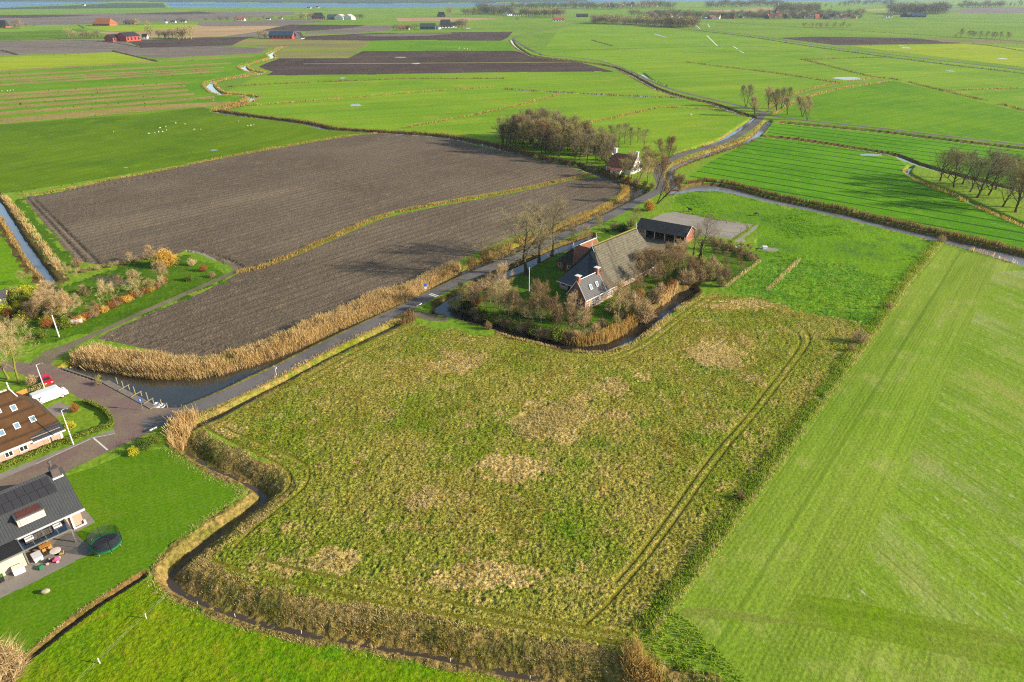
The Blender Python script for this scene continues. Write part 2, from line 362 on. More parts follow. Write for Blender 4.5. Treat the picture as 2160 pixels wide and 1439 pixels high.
M['fore'] = ground_mat('foreground_pasture', D(120,152,18), D(98,146,14), D(138,152,36), s1=.05, s2=.45, s3=2.2, fine=.34, patches=[(D(70,134,12), .3, .56, .72, 0, 1)], bump=.8, bdist=.2)
M['asphalt'] = ground_mat('lane_asphalt', D(126,122,118), D(108,105,103), D(134,126,114), s1=.08, s2=.3, s3=3, fine=.14, patches=[(D(112,102,84), .35, .6, .75, 50, .15),(D(96,94,94), .1, .62, .66, 50, .5)], bump=.15)
M['sand'] = ground_mat('arena_sand', D(168,160,146), D(154,146,132), D(178,170,158), s1=.06, s2=.4, s3=2.5, fine=.16, streak=(-35,.05,.5,.1), bump=.3)
M['gravel'] = ground_mat('gravel_track', D(140,128,108), D(120,114,88), D(112,124,64), s1=.1, s2=.5, s3=3, fine=.25, bump=.4)
M['concrete'] = ground_mat('terrace_paving', D(164,156,142), D(150,142,130), D(140,134,122), s1=.1, s2=.7, s3=5, fine=.12, bump=.15)
M['garden'] = ground_mat('vegetable_bed', D(74,78,66), D(92,104,70), D(150,156,150), s1=.3, s2=1.2, s3=3, fine=.5, bump=1)
M['sea'] = ground_mat('sea_bed', D(80,90,90), D(80,90,90))
M['hazegreen'] = ground_mat('far_coast', D(60,92,70), D(74,100,84), D(84,96,90), s1=.002, s2=.01, s3=.1, fine=.1, bump=.1)

def brick_mat():
    m = NT('brick_paving'); v = m.mapped(m.coord(), R(27), 1, 1, 1)
    b = m.n('TexBrick'); m.l(v, b.inputs[0]); b.inputs['Scale'].default_value = 4.5; b.inputs['Mortar Size'].default_value = .03
    b.inputs['Color1'].default_value = D(152,120,110); b.inputs['Color2'].default_value = D(132,104,96); b.inputs['Mortar'].default_value = D(112,100,88)
    c = m.mix(m.ramp(m.noise(v, .16, 4, .6), .42, .62), b.outputs[0], D(140,124,100))
    c = m.mix(m.ramp(m.noise(v, .5, 4, .7), .6, .75), c, D(112,112,72))
    g = m.ramp(m.noise(v, 2.4, 3, .7), .25, .75, .82, 1.18); cg = m.n('CombineColor'); [m.l(g, cg.inputs[i]) for i in range(3)]
    m.bsdf(m.mix(1.0, c, cg.outputs[0], 'MULTIPLY'), .85, m.noise(v, 3), .2, .03); return m.mat
M['brick'] = brick_mat()
# traffic wear on the lanes: patched strips, mud from the verges

# ------------------------------------------------------------------ fields: (object name, material, outline), later ones lie over earlier ones
F = []
def fld(name, mat, poly): F.append((name, mat, [tuple(map(float, q)) for q in poly]))
fld('field','bright2',[(1080,200),(1180,60),(1260,50),(1600,80),(2300,165),(2300,320),(1800,262),(1620,238),(1550,215),(1400,180),(1290,135),(1200,118),(1110,100)])
fld('field','bright2',[(460,202),(545,160),(1290,152),(1345,170),(1400,195),(1500,220),(1590,244),(1550,280),(1480,310),(1340,360),(1080,316),(1000,296),(900,280),(700,270),(650,258),(545,244),(500,236),(540,206)])
# far tilled bands on the left
fld('field','hazegreen',[(-400,16),(0,17),(150,12),(250,6),(345,7),(350,16),(200,18),(0,20),(-400,22)])
fld('ploughed_field','ploughg',[(-400,40),(0,37),(150,30),(360,26),(520,24),(640,27),(600,33),(470,42),(330,46),(100,54),(-400,60)])
fld('ploughed_field','ploughd',[(-400,36),(0,32),(110,31),(200,33),(60,38),(-400,42)])
fld('ploughed_field','ploughd',[(250,30),(420,24),(460,28),(380,31)])
fld('field','bright2',[(-400,62),(0,54),(160,52),(210,53),(180,60),(60,66),(-400,74)])
fld('field','sheepf',[(-400,78),(0,68),(170,62),(230,82),(100,84),(-400,92)])
fld('ploughed_field','ploughg',[(420,47),(600,42),(700,44),(600,55),(410,56)])
fld('field','yellow',[(180,58),(240,54),(330,52),(410,52),(430,56),(310,65),(230,66)])
fld('field','tan',[(208,68),(310,66),(405,56),(590,55),(556,65),(470,77),(410,79),(315,78),(260,82)])
fld('ploughed_field','ploughg',[(470,77),(556,65),(620,62),(640,76),(560,80)])
fld('ploughed_field','ploughd',[(552,64),(612,52),(775,53),(740,59),(648,66)])
fld('ploughed_field','ploughg',[(648,67),(740,59),(775,54),(835,55),(820,64),(725,72),(640,73)])
fld('ploughed_field','ploughg',[(-400,98),(0,86),(220,84),(262,88),(300,102),(430,96),(520,100),(565,103),(550,112),(330,123),(240,110),(-400,128)])
fld('ploughed_field','ploughd',[(262,86),(340,83),(430,79),(540,78),(515,83),(488,96),(300,101)])
fld('field','plougho',[(490,96),(515,83),(640,83),(785,86),(756,106),(600,106),(590,100)])
fld('ploughed_field','ploughd',[(640,84),(640,77),(790,70),(966,69),(975,73),(926,84),(780,86)])
fld('ploughed_field','ploughg',[(745,74),(860,70),(960,71),(900,76),(800,77)])
fld('ploughed_field','ploughd',[(922,85),(976,72),(950,68),(1082,67),(1070,80),(1055,87)])
fld('field','tan',[(835,38),(980,37),(1070,40),(980,44),(840,45)])
fld('field','bright',[(786,86),(1065,86),(1078,94),(1082,107),(762,107)])
fld('field','plougho',[(588,108),(756,107),(735,122),(592,123),(578,117)])
fld('ploughed_field','ploughd',[(764,108),(1082,107),(1094,109),(1118,119),(1200,127),(1240,136),(1293,151),(1080,152),(765,157),(562,159),(576,151),(560,147),(545,141),(560,134),(590,123),(735,123)])
fld('field','plougho',[(640,134),(880,132.6),(1205,130.4),(1205,131.6),(880,134),(640,135.4)])
fld('field','yellow',[(-400,136),(0,121),(238,110),(328,129),(0,150),(-400,172)])
# striped grassland
fld('field','bright',[(-400,176),(0,151),(330,130),(540,117),(575,118),(545,130),(510,138),(522,150),(500,160),(440,173),(445,190),(462,202),(520,206),(500,216),(430,224),(300,240),(0,263),(-400,300)])
def strip(a, b, hw0, hw1):
    ang = .0; fld('field','stubble',[(a[0],a[1]-hw0),(b[0],b[1]-hw1),(b[0]+2,b[1]+hw1),(a[0],a[1]+hw0)])
for a, b, h in [((-300,219),(394,174),2.6),((-300,227),(392,181),2.7),((-300,238),(396,190),2.9),((-300,249),(408,198),3.0),((-300,263),(452,205),3.4)]: strip(a, b, h*1.3, h*.75)
for a, b, h in [((-300,168),(537,118),1.5),((-300,176),(487,133),1.8),((-300,184),(472,142),1.8),((-300,190),(470,146),1.2),((-300,197),(472,150),1.9)]: strip(a, b, h*1.4, h*.7)
fld('field','stubble',[(-400,288),(0,250),(300,223),(480,214),(510,216),(440,224),(300,236),(0,262),(-400,302)])
fld('field','sheepf',[(-400,306),(0,263),(300,241),(430,226),(452,236),(540,249),(652,264),(700,275),(790,280),(700,291),(540,319),(400,345),(200,379),(30,406),(-20,408),(-400,440)])
# the big ploughed block
fld('ploughed_field','plough',[(47,416),(130,403),(230,381),(330,363),(430,342),(540,321),(660,300),(760,285),(800,282),(900,288),(960,294),(985,303),(1060,319),(1125,336),(1200,352),(1235,364),(1212,374),(1080,399),(960,419),(850,440),(790,456),(740,477),(680,505),(600,540),(545,561),(505,568),(486,562),(455,548),(425,532),(395,527),(375,536),(330,546),(270,551),(205,557),(158,551)])
fld('ploughed_field','plough',[(505,576),(600,550),(690,512),(745,487),(800,464),(860,448),(960,429),(1080,408),(1180,386),(1232,375),(1265,375),(1302,387),(1312,398),(1305,410),(1265,434),(1240,446),(1200,461),(1070,504),(965,551),(903,575),(852,599),(792,615),(709,655),(625,688),(542,722),(500,737),(431,755),(362,750),(270,728),(205,714),(230,700),(320,660),(430,615)])
fld('field','bright',[(-400,430),(-60,395),(0,452),(32,502),(96,592),(60,605),(-400,640)])
fld('field','yard',[(22,418),(45,417),(152,552),(124,560),(110,560),(75,490)])
# farm, garden, meadows
fld('lawn','yard',[(950,650),(985,628),(1040,600),(1075,590),(1140,556),(1205,524),(1262,498),(1290,500),(1340,560),(1420,560),(1500,520),(1595,550),(1540,605),(1465,600),(1425,612),(1400,640),(1340,680),(1280,714),(1220,722),(1140,700),(1040,668)])
fld('lawn','yard',[(1062,596),(1078,581),(1107,569),(1140,550),(1167,535),(1205,522),(1262,498),(1290,500),(1290,560),(1230,640),(1140,640)])
fld('meadow','paddock',[(1400,442),(1437,408),(1470,403),(1505,403),(1542,408),(1620,427),(1700,443),(1795,465),(1970,508),(1960,528),(1895,612),(1850,660),(1790,680),(1690,560),(1600,555),(1590,480),(1500,462),(1430,445)])
fld('meadow','coarse',[(1528,612),(1598,553),(1690,545),(1790,565),(1895,590),(1842,688),(1760,678),(1640,640)])
fld('meadow','rough',[(850,680),(880,690),(1000,700),(1085,713),(1140,728),(1190,742),(1240,749),(1292,744),(1345,722),(1405,677),(1462,636),(1500,618),(1620,636),(1720,662),(1842,690),(1705,868),(1565,1058),(1405,1268),(1355,1340),(1318,1395),(1200,1412),(1050,1385),(800,1340),(600,1295),(450,1250),(388,1195),(470,1128),(575,1050),(610,1010),(545,960),(455,915),(418,895),(500,857),(640,787),(760,724)])
fld('field','crop',[(1990,522),(2055,535),(2160,562),(2500,640),(2900,1100),(2600,1900),(1300,1900),(1330,1420),(1362,1340),(1412,1270),(1572,1060),(1712,870),(1850,690)])
fld('field','crop2',[(2097,573),(2170,570),(2500,640),(2900,1100),(2600,1460),(2300,1375),(2160,1340),(1781,1263),(1830,1157),(1924,954)])
fld('field','headland',[(1440,1282),(1520,1283),(1600,1296),(1652,1306),(1680,1252),(1781,1265),(2160,1342),(2600,1462),(2600,1560),(2160,1420),(1900,1360),(1700,1320),(1600,1312),(1420,1300)])
fld('field','fore',[(-500,1900),(-500,1700),(20,1425),(180,1296),(290,1226),(345,1225),(480,1292),(620,1332),(800,1368),(1000,1404),(1150,1436),(1320,1475),(1300,1900)])
fld('field','ridge',[(1448,376),(1500,340),(1575,303),(1602,290),(1661,295),(1740,306),(1795,315),(1857,324),(1888,332),(1912,348),(1903,360),(1915,374),(1955,393),(2005,411),(2055,437),(2105,458),(2300,540),(2300,560),(2160,527),(1995,490),(1845,455),(1795,442),(1700,423),(1620,406),(1555,387),(1517,380),(1480,377)])
fld('field','ridge',[(1618,284),(1625,262),(1650,262),(1750,271),(1860,281),(2000,299),(2300,336),(2300,430),(2095,383),(1995,358),(1945,343),(1890,322),(1857,315),(1795,306),(1740,297),(1661,286)])
fld('field','bright',[(1632,248),(1690,212),(1745,196),(1800,186),(1885,170),(1970,191),(2120,227),(2300,270),(2300,318),(2000,285),(1860,268),(1750,257),(1680,249)])
# village side
fld('lawn','lawn',[(200,985),(262,958),(368,943),(395,948),(500,1010),(522,1030),(455,1085),(330,1190),(286,1216),(60,1384),(-200,1560),(-200,1000),(120,1010)])
fld('garden_plot','yard',[(60,690),(90,625),(150,598),(200,576),(280,556),(375,540),(420,545),(470,572),(478,590),(350,648),(200,700),(140,716),(70,725),(-100,760),(-100,660)])
fld('garden_bed','garden',[(192,586),(245,578),(278,600),(235,606)])
fld('path','gravel',[(60,768),(96,740),(150,722),(205,698),(300,655),(420,603),(470,580),(492,572),(470,548),(482,546),(508,572),(440,602),(320,655),(215,703),(165,728),(125,752),(105,772)])
fld('path','concrete',[(396,527),(424,531),(456,547),(452,550),(420,535),(396,531)])
fld('square','brick',[(-300,750),(0,762),(67,766),(105,769),(128,776),(223,809),(322,861),(372,860),(392,866),(345,895),(300,921),(230,952),(138,997),(0,1058),(-300,1180),(-300,1120),(0,1008),(72,977),(192,922),(240,906),(240,885),(222,862),(178,846),(150,830),(117,815),(83,806),(38,786),(-300,770)])
fld('pavement','concrete',[(-300,1110),(0,999),(60,975),(150,940),(193,922),(240,906),(243,914),(192,927),(72,981),(0,1012),(-300,1124)])
fld('driveway','concrete',[(84,868),(126,847),(148,858),(150,866),(118,880),(100,880)])
fld('terrace','concrete',[(-200,1330),(0,1263),(159,1184),(152,1172),(190,1164),(190,1148),(176,1142),(158,1124),(201,1101),(178,1074),(130,1100),(0,1160),(-200,1240)])
fld('terrace','concrete',[(144,1170),(196,1156),(196,1168),(152,1184)])
# farm yards
fld('riding_arena','sand',[(1372,463),(1400,450),(1432,447),(1472,455),(1513,462),(1588,474),(1543,504),(1490,498),(1440,492)])
fld('path','sand',[(1588,478),(1602,472),(1596,482),(1568,503),(1576,510),(1556,512),(1548,506)])
fld('path','concrete',[(1600,520),(1622,522),(1644,526),(1638,531),(1610,530)])
fld('yard','gravel',[(1330,490),(1375,470),(1440,500),(1450,515),(1400,545),(1390,560),(1330,520)])
fld('path','gravel',[(868,655),(890,657),(925,668),(948,668),(940,678),(900,676),(872,668)])
# far right
fld('ploughed_field','ploughd',[(1640,80),(1720,77.5),(1920,80),(2032,91.5),(1795,95),(1760,95)])
fld('field','yellow',[(1792,97),(2032,93),(2300,112),(2300,158),(2000,122)])
fld('field','tan',[(1490,22),(1640,16),(1632,22),(1500,26)])
fld('field','ploughg',[(2000,22),(2080,15),(2400,16),(2400,26),(2030,28)])
fld('field','tan',[(1330,33),(1400,30),(1400,33),(1250,36)])
fld('field','tan',[(1820,20),(1880,18),(1880,22),(1810,23)])
fld('field','plougho',[(1950,80),(2160,86),(2400,93),(2400,98),(2100,92),(1990,89)])

# ------------------------------------------------------------------ one survey grid, cut along the field outlines
xs = np.concatenate([np.linspace(-1500,-60,60)[:-1], np.arange(-60,2222,2.5), np.linspace(2222,3600,60)[1:]])
ys = np.concatenate([np.array([-17,-14,-11.5,-9.5,-8,-6.5,-5,-3.5,-2,-1]), np.arange(0,60,.75), np.arange(60,150,1.15), np.arange(150,400,1.8), np.arange(400,1444,2.5), np.linspace(1444,2000,40)[1:]])
nx, ny = len(xs), len(ys); PX, PY = np.meshgrid(xs, ys)
cxs = np.gradient(xs)[None,:]+0*PX; cys = np.gradient(ys)[:,None]+0*PX
bestd = np.full(PX.shape, .62); NPX, NPY = PX.copy(), PY.copy()
for _, _, poly in F:
    for i in range(len(poly)):
        (ax, ay), (bx, by) = poly[i], poly[(i+1) % len(poly)]
        i0, i1 = np.searchsorted(xs, [min(ax,bx)-5, max(ax,bx)+5]); j0, j1 = np.searchsorted(ys, [min(ay,by)-5, max(ay,by)+5])
        if i1 <= i0 or j1 <= j0: continue
        s = np.s_[j0:j1, i0:i1]; X, Y, cx, cy = PX[s], PY[s], cxs[s], cys[s]
        dx, dy = (bx-ax)/cx, (by-ay)/cy; t = np.clip(((X-ax)/cx*dx+(Y-ay)/cy*dy)/(dx*dx+dy*dy+1e-12), 0, 1)
        qx, qy = ax+t*(bx-ax), ay+t*(by-ay); d = np.hypot((X-qx)/cx, (Y-qy)/cy); m = d < bestd[s]
        a = bestd[s]; a[m] = d[m]; bestd[s] = a; a = NPX[s]; a[m] = qx[m]; NPX[s] = a; a = NPY[s]; a[m] = qy[m]; NPY[s] = a
cls = np.zeros((ny-1, nx-1), np.int32)
fx = (NPX[:-1,:-1]+NPX[1:,:-1]+NPX[:-1,1:]+NPX[1:,1:])/4; fy = (NPY[:-1,:-1]+NPY[1:,:-1]+NPY[:-1,1:]+NPY[1:,1:])/4
for k, (_, _, poly) in enumerate(F):
    a = np.array(poly); i0, i1 = np.searchsorted(xs, [a[:,0].min()-4, a[:,0].max()+4]); j0, j1 = np.searchsorted(ys, [a[:,1].min()-4, a[:,1].max()+4])
    i0, j0 = max(i0-1, 0), max(j0-1, 0); s = np.s_[j0:min(j1, ny-1), i0:min(i1, nx-1)]
    if cls[s].size == 0: continue
    q = cls[s]; ax_, ay_ = fx[s], fy[s]
    if F[k][1] in ('rough','coarse','paddock','yard'):
        gx_, gy_ = Gn(ax_, ay_); ax_ = ax_+(vnoise(gx_, gy_, 3.5)+.6*vnoise(gx_+9, gy_, 1.2)-.8)*22; ay_ = ay_+(vnoise(gx_+70, gy_+31, 3.5)+.6*vnoise(gx_, gy_+9, 1.2)-.8)*14
    q[inside(ax_, ay_, poly)] = k+1; cls[s] = q
# banks of every ditch carry their own coarse growth
fgx, fgy = Gn(fx, fy); base_n = len(F)
BUF = [(FD, 4.0*K, 1.7*K, 'bank'), (LINES[2][0], 2.6*K, 2.6*K, 'strawbank'), (LINES[3][0], 3.6*K, 2.2*K, 'brownbank'), (LINES[5][0], 3.0*K, 2.6*K, 'strawbank'), (LINES[6][0], 2.4*K, 3.4*K, 'strawbank'), (LINES[7][0], 3.2*K, 3.2*K, 'brownbank'), (LINES[10][0], 2.8*K, 2.0*K, 'brownbank'), (LINES[12][0], 2.6*K, 2.4*K, 'brownbank'), (LINES[1][0], .9*K, .7*K, 'brownbank')]
for pts, dl, dr, mk in BUF:
    F.append(('ditch_bank', mk, [])); g = GP(smooth_pts(pts)); bb = _bb(g, max(dl, dr))
    m = (fgx > bb[0]) & (fgx < bb[1]) & (fgy > bb[2]) & (fgy < bb[3]); dd, sd = segdist(fgx[m], fgy[m], g)
    lim = np.where(sd > 0, dl, dr)*(.8+.4*vnoise(fgx[m], fgy[m], 2.5)); q = cls[m]; q[(dd < lim) & ~np.isin(q, [i+1 for i, f in enumerate(F) if f[0] in ('square', 'lawn', 'field') and mk == 'bank' and f[0] == 'square'])] = len(F); cls[m] = q
for pl, dmax, mk in ((CANAL, 2.2, 'strawbank'), (MOAT, 1.6, 'brownbank'), (RCANAL, 1.5, 'brownbank'), (LDITCH, 3.0, 'brownbank')):
    F.append(('ditch_bank', mk, [])); g = GP(pl); bb = _bb(g, dmax)
    m = (fgx > bb[0]) & (fgx < bb[1]) & (fgy > bb[2]) & (fgy < bb[3]); dd, _ = segdist(fgx[m], fgy[m], g, True); ins = inside(fgx[m], fgy[m], g)
    q = cls[m]; okc = ~np.isin(q, [i+1 for i, f in enumerate(F) if f[0] in ('square', 'path', 'ploughed_field')]); q[((dd < dmax*(.6+.8*vnoise(fgx[m], fgy[m], 2.5))) | ins) & okc] = len(F); cls[m] = q
F.append(('wheel_track', 'rut', [])); kr = len(F)
for pts in RUTS:
    g = GP(smooth_pts(pts, 2)); bb = _bb(g, 1); m = (fgx > bb[0]) & (fgx < bb[1]) & (fgy > bb[2]) & (fgy < bb[3]); dd, _ = segdist(fgx[m], fgy[m], g); q = cls[m]; q[(dd < .16+.22*vnoise(fgx[m], fgy[m], 1.5)) & (vnoise(fgx[m]+3, fgy[m], 6) > .2)] = kr; cls[m] = q
F.append(('meadow', 'strawpatch', [])); kk = len(F); rk = [i+1 for i, f in enumerate(F) if f[1] == 'rough']
for (px_, py_, rx, ry) in [(1150,890,95,48),(1215,850,50,26),(900,1052,50,30),(1300,812,46,24),(705,1185,56,30),(1505,752,80,32),(935,775,60,18),(1160,828,16,8),(1355,795,26,12),(1700,610,30,10),(1560,642,80,12),(470,905,70,18),(1040,1215,120,34),(1100,985,100,40),(1360,700,40,12)]:
    i0, i1 = np.searchsorted(xs, [px_-2*rx, px_+2*rx]); j0, j1 = np.searchsorted(ys, [py_-2*ry, py_+2*ry]); sl = np.s_[j0:j1, i0:i1]
    rr_ = ((fx[sl]-px_)/rx)**2+((fy[sl]-py_)/ry)**2; q = cls[sl]
    q[np.isin(q, rk) & (rr_ < 1.5*vnoise(fgx[sl], fgy[sl], 5.0)-.15+1.3*(vnoise(fgx[sl], fgy[sl], 1.3)-.5)+.8*(vnoise(fgx[sl]+5, fgy[sl], .6)-.5))] = kk; cls[sl] = q
WX, WY = Gn(NPX, NPY); WH = hfun(WX, WY)
# micro relief: clods, tussocks, grass sward (only where the survey is dense enough)
vc = np.zeros((ny, nx), np.int32); vc[:-1,:-1] = cls
names = ['base']+[f[1] for f in F]; kind = np.array(names)[vc]
near = WY < 330
for mk, amp, sc in (('plough',.10,.55),('rough',.24,.5),('strawpatch',.24,.5),('coarse',.2,.9),('paddock',.10,1.1),('fore',.10,.8),('base',.12,1.0),('headland',.04,.7),('crop',.04,.6),('crop2',.04,.6),('bank',.22,.8),('brownbank',.1,.7),('strawbank',.1,.7),('yard',.06,.8)):
    m = (kind == mk) & near
    WH[m] += amp*(vnoise(WX[m], WY[m], sc)+.6*vnoise(WX[m]+37, WY[m]+11, sc*.5)-.8)+amp*.7*(vnoise(WX[m], WY[m], sc*5)-.5)
for pts in RUTS:
    g = GP(smooth_pts(pts, 1)); bb = _bb(g, 1); m = (WX > bb[0]) & (WX < bb[1]) & (WY > bb[2]) & (WY < bb[3]); dd, _ = segdist(WX[m], WY[m], g); h = WH[m]; h0 = hfun(WX[m], WY[m]); t = np.clip((.9-dd)/.5, 0, 1); WH[m] = h*(1-t*.85)+h0*t*.85
for pts, hw in ((LANE, 3.2*K), (NWLANE, 3*K), (ELANE, 3*K)):
    g = GP(smooth_pts(pts)); bb = _bb(g, hw); m = (WX > bb[0]) & (WX < bb[1]) & (WY > bb[2]) & (WY < bb[3])
    dd, _ = segdist(WX[m], WY[m], g); h = WH[m]; h = np.where(dd < hw*.72, 0, np.where(dd < hw, h*(dd-hw*.72)/(hw*.28), h)); WH[m] = h
SEA = GP([(-1500,15),(0,15),(60,13),(160,7),(260,3.2),(345,3.6),(360,14.5),(560,15.5),(760,14.5),(980,14),(1080,9),(1290,5),(1400,3.8),(1650,2.6),(1800,1.2),(2160,-1),(3600,-2),(3600,-12),(-1500,-12)])
m = inside(WX, WY, SEA) & (WY > 1500); WH[m] = -4
FAR = GP([(620,6.2),(760,7.6),(1080,5.4),(1240,3.4),(1240,-12),(-1500,-12),(-1500,3),(150,3.4),(420,4.6)])
m = inside(WX, WY, FAR) & (WY > 1500); WH[m] = 1.0
ISL = GP([(918,6.6),(935,5.6),(965,5.8),(972,7),(945,7.6)]); m = inside(WX, WY, ISL); WH[m] = .5
V = np.stack([WX, WY, WH], -1).reshape(-1, 3); idx = np.arange(nx*ny).reshape(ny, nx)
QF = np.stack([idx[1:,:-1], idx[1:,1:], idx[:-1,1:], idx[:-1,:-1]], -1).reshape(-1, 4); C1 = cls.ravel()
farm_ = inside(fx, fy, [(-1500,3.3),(150,3.4),(420,4.6),(620,6.2),(760,7.6),(1080,5.4),(1240,3.4),(1240,-17),(-1500,-17)]).ravel()
for k in range(len(F)+2):
    if k == len(F)+1: sel = QF[(C1 == 0) & farm_]; nm, mt = 'far_shore', 'hazegreen'
    elif k == 0: sel = QF[(C1 == 0) & ~farm_]; nm, mt = 'ground', 'base'
    else: sel = QF[C1 == k]; nm, mt = F[k-1][0], F[k-1][1]
    if len(sel) == 0: continue
    u, inv = np.unique(sel.ravel(), return_inverse=True)
    o = link(nm, np_mesh(nm, V[u], inv.reshape(-1, 4), M[mt], smooth=True)); tag(o, kind='structure')

# ------------------------------------------------------------------ water
def water_mat(name, base, rough=.08, bs=.12, sc=.9):
    m = NT(name); v = m.coord(); n = m.noise(v, sc, 3, .6)
    m.bsdf(m.mix(m.ramp(m.noise(v, .12, 3), .35, .65), [q*.8 for q in base[:3]]+[1], base), rough, n, bs, .05, spec=.5); return m.mat
def sea_mat():
    m = NT('sea_water'); v = m.coord(); n = m.noise(m.mapped(v, .1, .0006, .006, 1), 1.0, 4, .6)
    m.bsdf(m.mix(m.ramp(n, .3, .7), D(58,118,172,1.9), D(110,160,196,1.9)), .6, m.noise(v, .2, 2), .2, .1, spec=.08); return m.mat
WM = {'canal': water_mat('canal_water', D(62,62,50)), 'moat': water_mat('moat_water', D(50,48,40)), 'pale': water_mat('silty_water', D(128,128,122), .2, .1), 'ditch': water_mat('ditch_water', D(92,104,110), .06), 'mud': water_mat('mud_ditch', D(84,70,48), .35, .2), 'sea': sea_mat()}
def water(name, poly, z, mat, grow=1.6, px=True):
    g = GP(poly) if px else poly; a = np.array(g); c = a.mean(0)
    area = sum(a[i-1,0]*a[i,1]-a[i,0]*a[i-1,1] for i in range(len(a))); sgn = 1 if area > 0 else -1
    out = []
    for i in range(len(a)):
        p, q, r = a[i-1], a[i], a[(i+1) % len(a)]; t = (q-p)/(np.linalg.norm(q-p)+1e-9)+(r-q)/(np.linalg.norm(r-q)+1e-9)
        L = np.linalg.norm(t); nn = np.array([t[1], -t[0]])/(L if L > .2 else 1)*sgn; out.append(q+nn*grow)
    mb = MB(); mb.face([(x, y, z) for x, y in out]); me = mb.mesh(name, mat)
    import bmesh; bm = bmesh.new(); bm.from_mesh(me); bmesh.ops.triangulate(bm, faces=bm.faces[:], ngon_method='EAR_CLIP')
    for f in bm.faces:
        if f.normal.z < 0: f.normal_flip()
    bm.to_mesh(me); bm.free()
    return tag(link(name, me), kind='structure')
water('canal_water', CANAL, WZ, WM['canal'], .7); water('moat_water', MOAT, WZ+.004, WM['moat'], .7)
water('canal_water', RCANAL, WZ-.004, WM['pale'], .7); water('ditch_water', LDITCH, WZ, WM['ditch'], 1.0)
def ribbon(name, pts, hw, z, mat, px=True, sm_=1):
    g = GP(smooth_pts(pts, sm_)) if px else pts; mb = MB(); L = []
    for i, p in enumerate(g):
        a, b = g[max(i-1, 0)], g[min(i+1, len(g)-1)]; dx, dy = b[0]-a[0], b[1]-a[1]; q = math.hypot(dx, dy) or 1
        w = hw[i*len(hw)//len(g)] if isinstance(hw, list) else hw
        L.append((p[0]-dy/q*w, p[1]+dx/q*w)); L.append((p[0]+dy/q*w, p[1]-dx/q*w))
    vs = [(x, y, z) for x, y in L]
    mb.add(vs, [(2*i+1, 2*i+3, 2*i+2, 2*i) for i in range(len(g)-1)])
    return tag(link(name, mb.mesh(name, mat)), kind='structure')
for i, (pts, w, bl, br, d) in enumerate(LINES):
    mt = 'mud' if i == 0 else 'moat' if i in (1, 2) else 'ditch'
    ribbon('ditch_water', pts, (w+.5)*K, (-1.71 if i == 0 else -.62 if i == 1 else WZ)-.002*i, WM[mt])
mb = MB(); mb.face([(-30000,2400,-1.2),(30000,2400,-1.2),(40000,40000,-1.2),(-40000,40000,-1.2)]); tag(mb.build('sea', WM['sea']), kind='structure')
# shallow puddles standing on the fields
for x, y, a, b in [(750,222,14,2.6),(723,165,6,1.2),(1790,166,30,4),(1391,75,4,5),(1912,101,10,1.2),(1905,97,8,.8),(2115,124,12,1.3),(2005,150,8,1.2),(2020,8,6,1),(1835,327,26,2.6),(265,354,5,1),(452,317,8,1.4),(845,121,14,.8),(878,134,9,1.2),(988,60,5,1)]:
    cx_, cy_ = G(x, y); w_, _ = G(x+a, y); _, d_ = G(x, y-b); rr = random.Random(int(x)); g = []
    for k in range(18):
        t = 2*math.pi*k/18; q = rr.uniform(.7, 1.1); g.append((cx_+(w_-cx_)*math.cos(t)*q, cy_+(d_-cy_)*math.sin(t)*q, .05))
    mb = MB(); mb.face(g); tag(mb.build('puddle', WM['pale']), kind='structure')
# ------------------------------------------------------------------ lanes, kerbs and markings
ribbon('lane', LANE, 1.75*K, .012, M['asphalt'], sm_=2)
ribbon('lane', NWLANE, 1.5*K, .016, M['asphalt'], sm_=2); ribbon('lane', ELANE, 1.5*K, .020, M['asphalt'], sm_=2)
ribbon('path', NELANE, .7*K, .024, M['gravel'], sm_=2); ribbon('lane', FARLANE, 2.6*K, .03, M['asphalt'], sm_=2)
mx, my = G(1611, 240); mb = MB(); mb.face([(mx+5.5*math.cos(t*math.pi/8), my+5*math.sin(t*math.pi/8), .028) for t in range(16)]); tag(mb.build('lane_junction', M['asphalt']), kind='structure')
WHITE = plain('white_road_paint', D(236,232,222), .7, .08, 2)
def mark(p, q, w, z=.034):
    a, b = G(*p), G(*q); ribbon('road_marking', [a, b], w, z, WHITE, px=False, sm_=0)
mark((905,621),(921,626.5), .22, .022); mark((909,619),(925,624.5), .18, .022)
mark((197.5,924.5),(227,949.5), .14, .022); mark((76,979),(190,926.5), .06, .022); mark((194,924),(243,915), .06, .022)
STONE = plain('quay_concrete', D(140,128,114), .85, .2, 1.2)
mb = MB(); q = GP([(222,806),(322.5,860.5)]); ax, ay = q[0]; bx, by = q[1]; L = math.hypot(bx-ax, by-ay)
mb.box(0, L, -.55, .75, -1.6, .12); o = mb.build('quay', STONE); o.location = (ax, ay, 0); o.rotation_euler = (0, 0, math.atan2(by-ay, bx-ax)); tag(o, kind='structure')
mb = MB(); q = GP([(128,775),(222,806)]); ax, ay = q[0]; bx, by = q[1]; L = math.hypot(bx-ax, by-ay)
mb.box(0, L-.01, -.25, .12, -1.6, .05); o = mb.build('quay', STONE); o.location = (ax, ay, 0); o.rotation_euler = (0, 0, math.atan2(by-ay, bx-ax)); tag(o, kind='structure')

